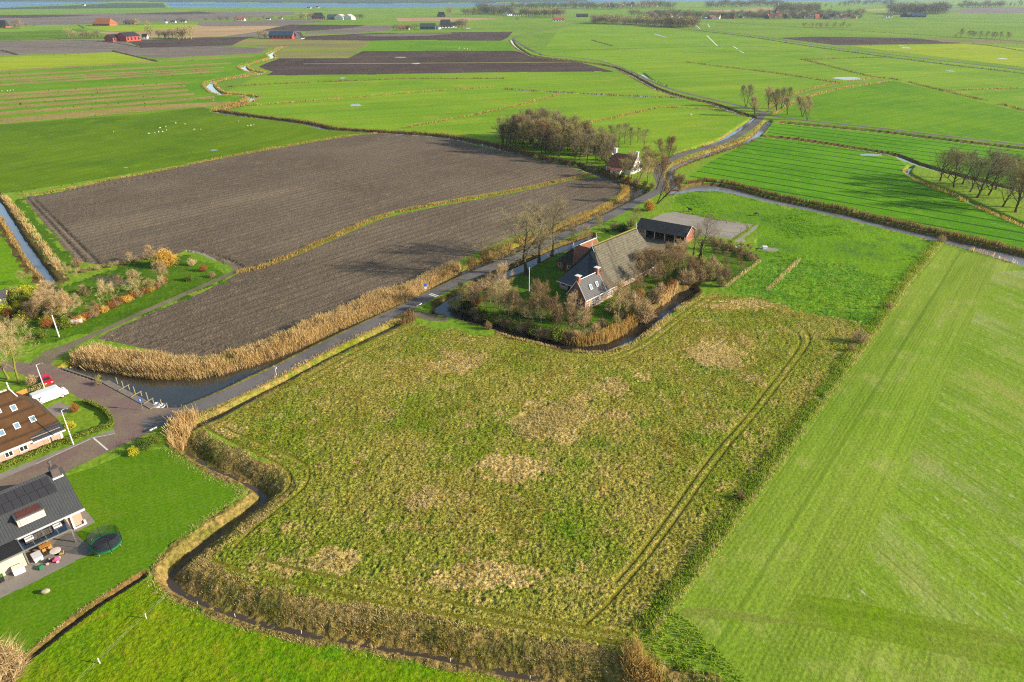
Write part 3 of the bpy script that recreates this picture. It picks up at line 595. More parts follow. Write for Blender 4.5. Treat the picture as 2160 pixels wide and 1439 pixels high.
# ------------------------------------------------------------------ reeds, tussocks, straw
def blade_mat(name, cols, trans=.45):
    cols = [tuple(min(c*1.55, .8) for c in q[:3])+(1,) for q in cols]
    m = NT(name); at = m.n('Attribute'); at.attribute_name = 'rnd'; r = m.n('ValToRGB'); m.l(at.outputs['Fac'], r.inputs[0])
    e = r.color_ramp.elements; e[0].color = cols[0]; e[1].color = cols[-1]
    for i, c in enumerate(cols[1:-1]): q = e.new((i+1)/(len(cols)-1)); q.color = c
    d = m.n('BsdfDiffuse'); tr = m.n('BsdfTranslucent'); mx = m.n('MixShader'); mx.inputs[0].default_value = trans
    m.l(r.outputs[0], d.inputs[0]); m.l(r.outputs[0], tr.inputs[0]); m.l(d.outputs[0], mx.inputs[1]); m.l(tr.outputs[0], mx.inputs[2]); m.l(mx.outputs[0], m.out.inputs[0]); return m.mat
BM = {
 'reed': blade_mat('dry_reed', [D(136,116,76), D(186,158,104), D(206,178,122), D(222,198,148)]),
 'reedo': blade_mat('golden_reed', [D(124,100,54), D(164,134,74), D(182,152,88), D(196,172,112)]),
 'reedb': blade_mat('brown_reed', [D(84,70,48), D(120,96,62), D(142,114,72), D(160,134,88)]),
 'straw': blade_mat('straw_grass', [D(158,144,84), D(192,172,108), D(206,188,130), D(214,200,152)]),
 'tuss': blade_mat('tussock_grass', [D(86,118,24), D(130,138,38), D(172,148,60), D(206,172,100)]),
 'weed': blade_mat('green_weeds', [D(70,118,26), D(106,148,38), D(140,166,56), D(186,174,96)]),
 'green': blade_mat('paddock_grass', [D(66,126,28), D(88,146,34), D(104,160,44), D(140,160,56)]),
}
def blades(name, x, y, h, bw, lean, mat, label, cat, per=1, spread=.15, top=.55, dirlean=(0, 0)):
    x = np.repeat(x, per)+rng.normal(0, spread, len(x)*per); y = np.repeat(y, per)+rng.normal(0, spread, len(y)*per)
    n = len(x); z = hfun(x, y)-.06; h = np.repeat(h, per)*rng.uniform(.65, 1.25, n); az = rng.uniform(0, math.pi, n); b = bw*rng.uniform(.7, 1.3, n)
    lx = rng.normal(dirlean[0], lean, n)*h; ly = rng.normal(dirlean[1], lean, n)*h; cx, cy = np.cos(az)*b/2, np.sin(az)*b/2
    Vv = np.stack([np.stack([x-cx, y-cy, z], -1), np.stack([x+cx, y+cy, z], -1), np.stack([x+cx*top+lx, y+cy*top+ly, z+h], -1), np.stack([x-cx*top+lx, y-cy*top+ly, z+h*.96], -1)], 1).reshape(-1, 3)
    r = np.repeat(np.clip(rng.normal(.5, .22, n)+.35*(vnoise(x, y, 6)-.5), 0, 1), 4)
    o = link(name, np_mesh(name, Vv, np.arange(4*n).reshape(-1, 4), BM[mat], rnd=r)); return tag(o, label, cat, kind='stuff')
def pts_poly(poly, dens, px=True):
    g = GP(poly) if px else poly; a = np.array(g); x0, y0 = a.min(0); x1, y1 = a.max(0); n = int((x1-x0)*(y1-y0)*dens)
    x = rng.uniform(x0, x1, n); y = rng.uniform(y0, y1, n); m = inside(x, y, g); return x[m], y[m]
def pts_line(pts, wid, dens, off=0.0, px=True, sm_=1):
    g = np.array(GP(smooth_pts(pts, sm_)) if px else pts); d = np.hypot(*np.diff(g, axis=0).T); L = d.sum(); n = int(L*wid*dens)
    t = rng.uniform(0, L, n); cum = np.concatenate([[0], np.cumsum(d)]); i = np.clip(np.searchsorted(cum, t)-1, 0, len(d)-1); f = (t-cum[i])/d[i]
    p = g[i]+(g[i+1]-g[i])*f[:,None]; nn = (g[i+1]-g[i])/d[i][:,None]; o = off+rng.triangular(-.5, 0, .5, n)*wid*1.15
    return p[:,0]-nn[:,1]*o, p[:,1]+nn[:,0]*o
def bed(name, xy, h, mat, label, cat='reeds', bw=.09, lean=.12, gap=.35, gs=4.0, **kw):
    x, y = xy; m = vnoise(x+91, y+17, gs) > gap*.8*rng.uniform(.4, 1.2, len(x)); x, y = x[m], y[m]
    hh = h*(.65+.6*vnoise(x, y, 3.0)); return blades(name, x, y, hh, bw, lean, mat, label, cat, **kw)
RA = [(150,752),(175,742),(210,734),(260,742),(323,752),(362,758),(431,763),(500,746),(542,731),(625,697),(709,663),(792,623),(852,607),(903,583),(935,568),(965,559),(975,568),(933,592),(875,630),(792,662),(709,694),(625,733),(570,755),(459,787),(403,794),(320,794),(213,778),(155,768)]
bed('reeds', pts_poly(RA, 42), 1.85, 'reed', 'tall dry straw-coloured reeds along the canal beside the lane', bw=.065, lean=.22, gap=.16, top=.7, gs=2.2)
bed('reeds', pts_poly([(975,560),(1000,545),(1030,532),(1040,545),(1000,560),(985,568)], 12), 1.7, 'reedb', 'rusty brown brush between two golden reed beds beside the lane', bw=.12)
bed('reeds', pts_poly([(1020,536),(1100,502),(1150,487),(1200,465),(1260,440),(1300,422),(1314,402),(1308,387),(1320,388),(1333,400),(1326,422),(1260,454),(1198,481),(1108,527),(1038,546)], 18), 1.3, 'reedo', 'golden reed bed on the canal bank behind the three tall bare trees', bw=.09, gap=.3, lean=.2)
bed('reeds', pts_line([(1242,368),(1212,376),(1080,404),(960,424),(850,444.5),(795,460),(742,482.5),(685,509),(600,546),(540,568),(498,576)], 3.0, 14), .8, 'reedo', 'tan reed strip dividing the two ploughed fields', bw=.13, gap=.15)
bed('reeds', pts_line([(36,412),(130,402),(230,380),(330,362),(430,341),(540,319.5),(660,298),(760,284),(795,281)], 2.6, 7), .7, 'reedo', 'thin tan reed line between sheep pasture and ploughed field', bw=.16, gap=.3)
bed('reeds', pts_line([(1448,388),(1480,381.5),(1517,384),(1555,391.5),(1620,410),(1700,427),(1795,446.5),(1845,459.5),(1995,494.5),(2160,531.5),(2300,566)], 2.4, 15), 1.5, 'reedb', 'rust-brown reeds on the far bank of the pale canal', bw=.13, gap=.12)
bed('reeds', pts_line([(2045,527),(2090,540),(2160,560),(2250,584)], 1.6, 5), 1.1, 'reed', 'pale reed tufts on the near bank of the canal at the right', bw=.13, gap=.55)
bed('reeds', pts_line([(8,414),(60,478),(105,538),(128,570)], 2.6, 12), .9, 'reed', 'straw-coloured growth on the top of the left ditch bank', bw=.1)
bed('reeds', pts_line([(0,456),(30,506),(60,555),(92,592)], 2.0, 12), 1.1, 'reedo', 'tan reeds on the field side of the left ditch', bw=.12)
for off in (4.6, -4.6):
    bed('reeds', pts_line(LINES[4][0], 2.6, 2.4, off), 1.1, 'reedo', 'golden reed fringe along the winding creek in the striped grassland', bw=.3, gap=.3, gs=9)
bed('reeds', pts_line(LINES[3][0], 2.4, 6, 3.6), 1.1, 'reedb', 'dark brown reed edge along the ditch beyond the ploughed field', bw=.2, gap=.2)
bed('reeds', pts_line([(455,233),(470,229),(500,219),(520,212)], 7, 3), 1.6, 'reedo', 'broad golden reed patch at the bend of the winding creek', bw=.3)
bed('reeds', pts_line([(1170,711),(1205,719),(1240,720),(1282,712),(1320,692),(1345,668)], 2.6, 22), 2.0, 'reedo', 'golden reeds on the inner moat bank below the farmhouse', bw=.1)
bed('reeds', pts_line([(1392,640),(1410,622),(1427,603)], 2.2, 20), 1.9, 'reed', 'pale reeds on the inner moat bank beside the red shrubs', bw=.1)
bed('straw_grass', pts_line([(1050,703),(1137,724),(1187,737),(1240,743),(1290,740),(1350,714),(1398,678),(1450,638)], 2.2, 16), .55, 'straw', 'yellow straw grass along the outer moat bank', 'grass', bw=.09)
bed('straw_grass', pts_line([(400,893),(478,859),(598,794),(681,749),(760,712),(838,675)], 3.4, 18), .42, 'reed', 'tan dry grass strip between the lane and the rough meadow', 'grass', bw=.09, gap=.15)
bed('reeds', pts_poly([(355,925),(362,898),(392,882),(420,876),(412,892),(400,915),(380,938),(366,942)], 34), 1.9, 'reed', 'thick pale reed clump at the corner of the lawn and the lane', bw=.08, lean=.25, gap=.1)
bed('reeds', pts_poly([(1312,1376),(1345,1350),(1365,1392),(1400,1430),(1405,1470),(1330,1450),(1318,1410)], 40), 1.5, 'reedo', 'orange-gold reed clump at the lower corner of the meadow', bw=.06, lean=.28, gap=.15)
bed('reeds', pts_line([(640,712),(560,765),(520,786),(470,815),(430,838),(390,854),(372,858)], 1.2, 5), .9, 'reed', 'sparse reed tufts on the lane side of the canal', bw=.1, gap=.55)
bed('reeds', pts_poly([(845,690),(838,670),(868,655),(880,672),(862,684)], 14), 1.4, 'reedb', 'rusty reed clump beside the farm gate', bw=.1)
bed('straw_grass', pts_line([(p[0], p[1]) for p in FD[:-1]], 3.2*K, 4, 2.1*K), .24, 'straw', 'tufts scattered over the wide bank of the meadow ditch', 'grass', bw=.06, lean=.35, gap=.5, gs=1.6, per=3)
bed('straw_grass', pts_line([(p[0], p[1]) for p in FD[:-1]], 1.5, 12, 3.7*K), .34, 'straw', 'ragged straw fringe along the top of the meadow ditch bank', 'grass', bw=.055, lean=.35, gap=.45, gs=2.2, per=2)
bed('straw_grass', pts_line([(p[0], p[1]) for p in FD[9:-1]], 1.2, 26, -1.75*K), .28, 'straw', 'bleached grass edge along the near side of the meadow ditch', 'grass', bw=.05, lean=.3, gap=.2)
bed('straw_grass', pts_line([(p[0], p[1]) for p in FD[:10]], 1.6, 14, -2.2*K), .3, 'straw', 'bleached grass edge between the lawn and the meadow ditch', 'grass', bw=.05, lean=.3, gap=.35)
bed('straw_grass', pts_line([(56,1387),(178,1288),(287,1219)], .6, 30, .55), .3, 'straw', 'bleached grass edge along the dark gully below the lawn', 'grass', bw=.05, lean=.3, gap=.2)
HEDGE = [(1352,1335),(1408,1266),(1568,1056),(1708,868),(1845,690),(1897,612),(1980,510)]
bed('weeds', pts_line(HEDGE, 3.2, 26), .62, 'weed', 'long strip of tall green weeds between rough meadow and sown field', 'weeds', bw=.1, lean=.3, gap=.2, gs=3, per=1)
bed('straw_grass', pts_line(HEDGE, 1.4, 14, -1.0), .6, 'straw', 'straw stalks along the edge of the green weed strip', 'grass', bw=.06, lean=.3, gap=.3, gs=3)
bed('weeds', pts_poly([(1355,1345),(1420,1290),(1480,1330),(1560,1420),(1600,1470),(1405,1470),(1370,1400)], 12), .35, 'weed', 'lush green weeds in the lower corner of the sown field', 'weeds', bw=.12, lean=.4, gap=.4, gs=2, per=2, spread=.2)
# tussocks
RPOLY = [f for f in F if f[1] == 'rough'][0][2]
x, y = pts_poly(RPOLY, 3.6); m = (vnoise(x, y, 5.0)*.6+vnoise(x, y, 1.3)*.4+rng.normal(0, .12, len(x))) > .47; x, y = x[m], y[m]; keep = np.ones(len(x), bool)
for pts in RUTS:
    g = GP(smooth_pts(pts, 1)); bb = _bb(g, 1.2); i = np.where((x > bb[0]) & (x < bb[1]) & (y > bb[2]) & (y < bb[3]))[0]
    dd, _ = segdist(x[i], y[i], g); keep[i[dd < .95]] = False
x, y = x[keep], y[keep]; dens = vnoise(x, y, 11)*.6+vnoise(x+50, y, 4)*.4; k2 = dens+rng.normal(0, .1, len(x)) > .36; x, y = x[k2], y[k2]
blades('tussocks', x, y, .16+.28*vnoise(x, y, 6)*vnoise(x, y, 1.5)*1.6, .07, .6, 'tuss', 'countless yellow-green tussocks covering the rough meadow', 'grass', per=5, spread=.15, top=.3)
for poly, de in (([(1075,900),(1120,880),(1160,855),(1200,838),(1240,850),(1225,880),(1180,905),(1130,930),(1090,935)], 14), ([(860,1060),(900,1025),(930,1040),(905,1075),(865,1085)], 16), ([(1270,800),(1310,795),(1330,815),(1290,830)], 10), ([(670,1175),(720,1165),(735,1195),(690,1205)], 12), ([(1450,740),(1540,730),(1560,770),(1490,790)], 6), ([(900,770),(960,760),(970,780),(920,785)], 6)):
    x, y = pts_poly(poly, de); m = vnoise(x, y, 2.0)+rng.normal(0, .2, len(x)) > .42
    blades('straw_grass', x[m], y[m], .42+.1*vnoise(x[m], y[m], 2), .07, .4, 'straw', 'flattened patch of pale straw in the rough meadow', 'grass', per=2, spread=.12)['group'] = 'pale straw patches in the rough meadow'
x, y = pts_poly([f for f in F if f[1] == 'coarse'][0][2], 2.2); m = vnoise(x, y, 1.6)+rng.normal(0, .15, len(x)) > .48
blades('tussocks', x[m], y[m], .35+.2*vnoise(x[m], y[m], 3), .1, .5, 'green', 'coarse green tussocks in the small paddock', 'grass', per=4, spread=.2, top=.35)
x, y = pts_poly([f for f in F if f[1] == 'paddock'][0][2], 1.6); m = vnoise(x, y, 14)+.3*vnoise(x, y, 1.5)+rng.normal(0, .06, len(x)) > .82
blades('tussocks', x[m], y[m], .4+.3*vnoise(x[m], y[m], 3), .14, .5, 'green', 'patches of taller tussocks in the horse meadow', 'grass', per=4, spread=.25, top=.35)

# field-edge growth far out: reed lines and dark ditch lines
def farline(pts, h, wid, dens, mat, bw, label, cat='reeds', gap=.2, gs=12): bed('reeds' if cat == 'reeds' else 'ditch_growth', pts_line(pts, wid, dens), h, mat, label, cat, bw=bw, gap=gap, gs=gs, lean=.2)
for i, (pts, mat, lab) in enumerate([
 ([(470,228),(540,222),(715,209),(915,192),(1040,184)], 'reedo', 'long tan reed line across the pasture with the puddle'),
 ([(480,184),(540,179),(740,171),(865,166),(1065,166)], 'reedb', 'faint brown reed line nearest the dark ploughed field'),
 ([(850,271),(1000,243),(1080,226),(1180,200)], 'reedo', 'orange reed line running up from the ditch to the small canal'),
 ([(1065,187),(1080,190),(1180,195),(1300,202),(1435,207)], 'reedb', 'brown growth along the thin straight ditch towards the lane'),
 ([(1225,262),(1310,246),(1385,228),(1400,226),(1480,229),(1550,234)], 'reedo', 'orange reed line behind the wood, bending towards the crossroads'),
 ([(1445,131),(1540,143),(1620,152),(1720,167),(1770,176)], 'reedb', 'thick reddish-brown reed line left of the white puddle'),
 ([(1690,125),(1770,145),(1845,164),(1888,166),(1970,187),(2120,222),(2160,234),(2300,266)], 'reedb', 'long dark reed line crossing the right-hand pastures'),
 ([(1995,191),(2160,186),(2300,182)], 'reedo', 'orange reed line at the right edge beyond the crossroads'),
 ([(1690,126),(1760,124),(1870,121)], 'reedb', 'short brown reed line below the far road'),
 ([(1618,226),(1650,208),(1690,193),(1740,180),(1800,170),(1866,163)], 'reedo', 'orange reeds on the upper side of the grassy track'),
 ([(1630,240),(1665,222),(1700,207),(1745,192),(1800,183),(1880,172)], 'reedo', 'orange reeds on the lower side of the grassy track'),
 ([(1595,292),(1570,306),(1500,328),(1440,350),(1420,360)], 'reedb', 'brown reeds along the right bank of the lane ditch'),
 ([(1606,262),(1590,282),(1565,295),(1500,316),(1445,336),(1412,350),(1402,366),(1410,384)], 'reedo', 'tan reeds between the lane and its right-hand ditch'),
 ([(1918,352),(1907,361),(1918,373),(1955,391),(2005,409),(2055,434),(2105,455),(2200,495)], 'reedo', 'yellow reeds edging the ridged pasture below the tree row'),
 ([(1600,287),(1661,292),(1740,303),(1795,312),(1857,321),(1890,328)], 'reedb', 'brown reeds along the upper ditch of the ridged pasture')]):
    z = FPX/pxm(*pts[len(pts)//2]); farline(pts, .7+.0008*z, 1.8+.003*z, 1500/z/ (1+z/400), mat, .10+z*.00055, lab)
DK = blade_mat('dark_ditch_growth', [D(56,60,34), D(74,72,42), D(92,84,50), D(110,100,60)]); BM['dark'] = DK
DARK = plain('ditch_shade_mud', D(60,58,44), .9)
for pts, lab, wt in [
 ([(1225,48),(1300,50),(1440,61),(1560,75),(1620,84),(1700,97),(1830,115),(2000,137),(2160,155),(2400,186)], 'dark overgrown ditch on the near side of the far road', 2.2),
 ([(1440,43),(1620,53.5),(1770,62.5),(2000,77.5),(2160,88),(2400,104)], 'dark overgrown ditch line running past the young shrub row', 2.0),
 ([(1800,43.5),(2000,45.5),(2160,47.5),(2400,50)], 'thin dark ditch line in front of the village farms', 1.4),
 ([(2050,92),(2100,98),(2160,108),(2300,130)], 'short dark ditch line right of the yellow-green pasture', 1.8),
 ([(1248,85),(1270,91),(1292,97)], 'short dark ditch in the middle of the far pasture', 2.0),
 ([(-20,104),(10,108),(36,116)], 'short dark ditch at the left edge of the grey field', 2.6),
 ([(238,108),(280,118),(332,130)], 'dark ditch right of the yellow-green pasture', 2.6),
 ([(156,85),(230,88),(300,101)], 'ditch line in front of the red barns', 1.8),
 ([(165,53),(178,60)], 'tiny dark ditch left of the orange-roofed farm', 2.0),
 ([(1130,104.5),(1200,105),(1290,104),(1380,101),(1500,98.5),(1620,98)], 'faint ditch line across the far pasture', 1.0),
 ([(1440,112),(1540,109),(1620,108),(1700,110)], 'second faint ditch line across the far pasture', .9)]:
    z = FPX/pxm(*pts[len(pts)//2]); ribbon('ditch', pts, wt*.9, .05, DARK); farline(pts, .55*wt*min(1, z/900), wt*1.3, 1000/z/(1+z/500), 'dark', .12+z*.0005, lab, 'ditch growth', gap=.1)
for a, b in [((1491,75),(1513,97)),((1547,98),(1556,104)),((1560,107),(1569,112)),((1468,53),(1476,61)),((1490,47),(1497,58))]:
    ribbon('ditch_water', [a, b], .8, .06, WM['ditch'])
ribbon('ditch_water', [(1065,188),(1180,196),(1435,208)], 1.0, .05, WM['ditch'])

bed('reeds', pts_line(LINES[7][0], 2.2, 2.2, 2.6), 1.0, 'reedb', 'dark brown reed edge along the canal beside the far lane', bw=.3, gap=.25, gs=14)
bed('reeds', pts_line(LINES[7][0], 1.6, 1.6, -2.4), .7, 'dark', 'dark growth on the lane side of the far canal', bw=.3, gap=.3, gs=14)
# ------------------------------------------------------------------ trees
def bark_mat(name, cols, twig=False):
    if twig: cols = [tuple(min(c*1.7, .8) for c in q[:3])+(1,) for q in cols]
    m = NT(name); v = m.coord(); oi = m.n('ObjectInfo')
    c = m.mix(m.ramp(m.noise(v, 1.3 if twig else 2.5, 3, .7), .3, .7), cols[0], cols[1])
    if len(cols) > 2: c = m.mix(m.math('MULTIPLY', oi.outputs['Random'], .8), c, cols[2])
    m.bsdf(c, .9, spec=.1); return m.mat
BK = {
 'trunk': bark_mat('grey_bark', [D(94,82,62), D(66,58,46), D(98,96,58)]),
 'limb': bark_mat('dark_limbs', [D(96,84,66), D(70,62,50), D(104,96,66)]),
 'pale': bark_mat('birch_bark', [D(176,160,136), D(128,112,90)]),
 'moss': bark_mat('mossy_bark', [D(134,150,54), D(104,104,60)]),
 'twig': bark_mat('brown_twigs', [D(132,120,90), D(106,98,74), D(136,128,90)], True),
 'twigr': bark_mat('reddish_twigs', [D(140,112,80), D(110,88,64), D(134,118,84)], True),
 'twigt': bark_mat('tan_twigs', [D(170,146,106), D(138,118,84), D(178,158,116)], True),
 'twigg': bark_mat('olive_twigs', [D(140,134,78), D(110,104,64), D(150,142,86)], True),
 'gold': bark_mat('golden_shoots', [D(186,146,54), D(158,122,44), D(196,162,78)], True),
 'red': bark_mat('dogwood_shoots', [D(138,84,46), D(108,64,40), D(158,104,50)], True),
 'leafy': bark_mat('ivy_leaves', [D(54,72,34), D(38,54,28), D(78,92,40)], True),
 'leafg': bark_mat('evergreen_leaves', [D(74,98,36), D(52,76,30), D(108,124,44)], True),
 'leafl': bark_mat('lime_leaves', [D(148,156,38), D(112,134,34), D(176,160,50)], True),
 'far': bark_mat('far_twigs', [D(112,104,80), D(90,86,68), D(134,112,84)], True),
 'fard': bark_mat('far_evergreen', [D(72,84,58), D(58,72,52), D(88,92,62)], True),
}
def _perp(d, rr):
    a = Vector((rr.gauss(0,1), rr.gauss(0,1), rr.gauss(0,1))); a -= d*a.dot(d)
    return a.normalized() if a.length > 1e-6 else Vector((1,0,0))
def gen_tree(seed, H, n=(9,6,5), first=.28, ang=(58,42,38), lr=(.5,.5,.45), up=(.10,.08,.05), r0=.02, twig=(6,.9,.045), wig=.13, stems=1, splay=12, rseg=5, lead=1.0):
    """bare deciduous tree grown limb by limb; returns trunk builder and crown builder"""
    rr = random.Random(seed); T = MB(); Cn = MB()
    def ribbon_(p, q, w):
        d = (q-p); s = _perp(d.normalized(), rr)*w*.5; Cn.add([tuple(p-s), tuple(p+s), tuple(q)], [(0,1,2)], 1)
    def grow(p, d, L, r, lvl):
        ns = rseg if lvl < 2 else 3; pts = [p.copy()]; dirs = [d.copy()]
        for i in range(ns):
            d = (d + _perp(d, rr)*wig*rr.uniform(.3, 1.3) + Vector((0,0,1))*up[min(lvl, 2)]).normalized(); p = p + d*(L/ns); pts.append(p.copy()); dirs.append(d.copy())
        tip = .25 if lvl else .3
        rad = [r*(1-(1-tip)*i/ns) for i in range(ns+1)]
        if lvl == 0: rad[0] *= 1.35; T.tube(pts, rad, 7, cap=False)
        elif lvl == 1: Cn.tube(pts, rad, 5, cap=False)
        elif lvl == 2: Cn.tube(pts, rad, 3, cap=False)
        else:
            for a, b in zip(pts[:-1], pts[1:]): ribbon_(a, b+(b-a)*.2, max(r*1.6, twig[2]))
        def at(t):
            x = t*ns; i = min(int(x), ns-1); f = x-i; return pts[i].lerp(pts[i+1], f), dirs[min(i+1, ns)], rad[i]*(1-f)+rad[i+1]*f
        if lvl <= 2 and lvl < len(n):
            t0 = first if lvl == 0 else .22; m = n[lvl]; m = max(2, int(m*rr.uniform(.8, 1.2)))
            az = rr.uniform(0, 6.28)
            for k in range(m):
                t = t0+(1-t0)*((k+rr.uniform(.1, .9))/m); q, dd, rad_ = at(min(t, .985)); az += 2.4+rr.uniform(-.5, .5)
                a = _perp(dd, rr) if lvl else Vector((math.cos(az), math.sin(az), 0))
                th = R(ang[lvl]*rr.uniform(.7, 1.25)*(1-.35*t if lvl == 0 else 1)); nd = (dd*math.cos(th)+a*math.sin(th)).normalized()
                l2 = L*lr[lvl]*rr.uniform(.75, 1.2)*((1.15-.55*t) if lvl == 0 else (1.1-.5*t)); grow(q, nd, l2, rad_*rr.uniform(.42, .6), lvl+1)
            if lvl: grow(pts[-1], dirs[-1], L*lr[lvl]*.7, rad[-1], lvl+1)
            else:
                for k in range(3):
                    nd = (dirs[-1]+_perp(dirs[-1], rr)*.5).normalized(); grow(pts[-1], nd, L*lr[0]*.55*lead, rad[-1]*.8, 1)
        if lvl >= 2:
            for k in range(twig[0] if lvl == 3 else twig[0]//2):
                q, dd, _ = at(rr.uniform(.1, 1)); nd = (dd+_perp(dd, rr)*rr.uniform(.3, .9)+Vector((0,0,.15))).normalized(); ribbon_(q, q+nd*twig[1]*rr.uniform(.5, 1.3), twig[2])
    for s in range(stems):
        a = rr.uniform(0, 6.28) if stems > 1 else 0; th = R(splay*rr.uniform(.6, 1.3)) if stems > 1 else R(rr.uniform(0, 3))
        d = Vector((math.cos(a+6.28*s/stems)*math.sin(th), math.sin(a+6.28*s/stems)*math.sin(th), math.cos(th)))
        grow(Vector((d.x*.3*(stems > 1), d.y*.3*(stems > 1), -.1)), d, H*.68, H*r0*(1 if stems == 1 else .75), 0)
    # bring it to the height asked for
    zm = max(v[2] for v in Cn.v); k = H/zm
    for b in (T, Cn): b.v = [(x*k, y*k, z*k) for x, y, z in b.v]
    return T, Cn
def gen_shrub(seed, H, Wd, n=60, sub=7, tw=.05, leaf=None, upright=.5):
    """many-stemmed bush; leaf=(count,size) adds small leaf faces through its volume"""
    rr = random.Random(seed); Cn = MB()
    for i in range(n):
        a = rr.uniform(0, 6.28); s = rr.random()**.6; b = Vector((math.cos(a), math.sin(a), 0))
        p = b*(s*Wd*.16); q = Vector((b.x*s*Wd*.5*rr.uniform(.6, 1.1), b.y*s*Wd*.5*rr.uniform(.6, 1.1), H*(1-.55*s*s)*rr.uniform(.6, 1.05)))
        m = p.lerp(q, .55)+b*(Wd*.08*s)+Vector((0,0,H*.06)); pts = [p, m, q]
        for u, v, w in ((p, m, tw*1.3), (m, q, tw)):
            k = _perp((v-u).normalized(), rr)*w*.5; Cn.add([tuple(u-k), tuple(u+k), tuple(v+k*.6), tuple(v-k*.6)], [(0,1,2,3)])
        for j in range(sub):
            t = rr.uniform(.25, 1); u = (p.lerp(m, t/.55) if t < .55 else m.lerp(q, (t-.55)/.45)); d = (q-p).normalized()
            v = u+(d*upright+_perp(d, rr)*.7).normalized()*H*rr.uniform(.12, .3); v.z = max(v.z, .05); k = _perp((v-u).normalized(), rr)*tw*.4; Cn.add([tuple(u-k), tuple(u+k), tuple(v)], [(0,1,2)])
    if leaf:
        for i in range(leaf[0]):
            a = rr.uniform(0, 6.28); s = rr.random()**.45; ph = math.acos(rr.uniform(-.15, 1)); lump = 1+.22*math.sin(3*a+seed)*math.sin(4*ph)
            c = Vector((math.cos(a)*math.sin(ph)*Wd*.5*s*lump, math.sin(a)*math.sin(ph)*Wd*.5*s*lump, H*.12+H*.88*math.cos(ph)*s*lump if math.cos(ph) > 0 else rr.uniform(.05, .3)*H))
            d = Vector((rr.gauss(0,1), rr.gauss(0,1), rr.gauss(.6,1))).normalized(); u = _perp(d, rr)*leaf[1]*rr.uniform(.6, 1.3); v = d.cross(u)
            Cn.add([tuple(c-u), tuple(c+v*.6), tuple(c+u), tuple(c-v*.6)], [(0,1,2,3)])
    return Cn
_tm = {}
def tmpl(key, f):
    if key not in _tm: _tm[key] = f()
    return _tm[key]
def tree_meshes(key, T, Cn, mt, mc):
    return (T.mesh('trunk', mt, True), Cn.mesh('crown', [mt if mt is not BK['pale'] else BK['limb'], mc]))
SPEC = {
 'tall':   (lambda s: gen_tree(s, 20, (11,8,7), .28, (62,48,42), (.68,.52,.55), (.06,.06,.03), .020, (7,1.3,0.024), .17), 'trunk', 'twig', 20),
 'wood':   (lambda s: gen_tree(s, 15, (12,7,6), .16, (48,44,40), (.50,.55,.55), (.10,.08,.05), .013, (6,1.3,0.024), .14), 'trunk', 'twig', 15),
 'row':    (lambda s: gen_tree(s, 16, (14,8,7), .14, (50,46,42), (.66,.54,.55), (.10,.08,.04), .018, (7,1.1,0.024), .17), 'trunk', 'twig', 16),
 'willow': (lambda s: gen_tree(s, 14, (9,7,6), .26, (34,30,30), (.52,.55,.55), (.08,.10,.08), .020, (6,1.2,0.022), .12, 2, 14), 'trunk', 'twig', 14),
 'willow3':(lambda s: gen_tree(s, 14, (9,7,6), .22, (36,32,30), (.52,.55,.55), (.08,.10,.08), .021, (6,1.2,0.022), .12, 3, 18), 'trunk', 'twigr', 14),
 'birch':  (lambda s: gen_tree(s, 9, (13,7,6), .20, (44,38,36), (.46,.55,.5), (.08,.08,.05), .011, (6,.7,0.016), .11), 'pale', 'twigt', 9),
 'young':  (lambda s: gen_tree(s, 8, (12,7,6), .22, (52,42,38), (.55,.55,.5), (.10,.08,.05), .013, (6,.7,0.017), .13), 'trunk', 'twigr', 8),
 'mossy':  (lambda s: gen_tree(s, 7, (11,7,6), .22, (60,46,40), (.62,.52,.5), (.05,.05,.04), .016, (6,.7,0.018), .15), 'moss', 'twigg', 7),
 'orchard':(lambda s: gen_tree(s, 4.5, (10,6,6), .25, (62,46,42), (.66,.52,.5), (.08,.06,.04), .016, (6,.5,0.016), .16), 'trunk', 'twigr', 4.5),
}
def tree(name, kind, bx, by, top, label, group=None, cat='tree', seed=0, tilt=None, mt=None, mc=None, wid=1.0, h=None, ivy=False):
    """tree standing at survey point (bx,by) and reaching up to row `top`"""
    f, dt, dc, H0 = SPEC[kind]; v = seed % 3
    mt = mt or dt; mc = mc or dc
    T, Cn = tmpl((kind, v), lambda: f(100+v*7+len(kind)*13))
    ms = tmpl((kind, v, mt, mc), lambda: tree_meshes(kind, T, Cn, BK[mt], BK[mc]))
    hh = h or hgt(bx, by, top); x, y = G(bx, by); o = empty(name, (x, y, float(hfun(np.array([x]), np.array([y]))[0])), random.Random(seed*7+int(bx)).uniform(0, 6.28), label, cat, group)
    s = hh/H0; o.scale = (s*wid, s*wid, s)
    if tilt: o.rotation_euler = (tilt[0], tilt[1], o.rotation_euler[2]); o.rotation_mode = 'ZYX' if False else 'XYZ'
    link('trunk', ms[0], o); link('crown', ms[1], o)
    if ivy: link('ivy', tmpl('ivy', lambda: gen_ivy()), o)
    return o
def gen_ivy():
    rr = random.Random(5); Cn = MB()
    for i in range(1500):
        z = rr.uniform(0, 7.5); a = rr.uniform(0, 6.28); r = (.9-.07*z)*rr.uniform(.4, 1.1)*(1+.3*math.sin(z*2.1)); c = Vector((r*math.cos(a), r*math.sin(a), z))
        d = Vector((math.cos(a), math.sin(a), rr.uniform(-.2, .8))).normalized(); u = _perp(d, rr)*rr.uniform(.1, .22); v = d.cross(u); Cn.add([tuple(c-u), tuple(c+v), tuple(c+u), tuple(c-v)], [(0,1,2,3)])
    return Cn.mesh('ivy', BK['leafy'])
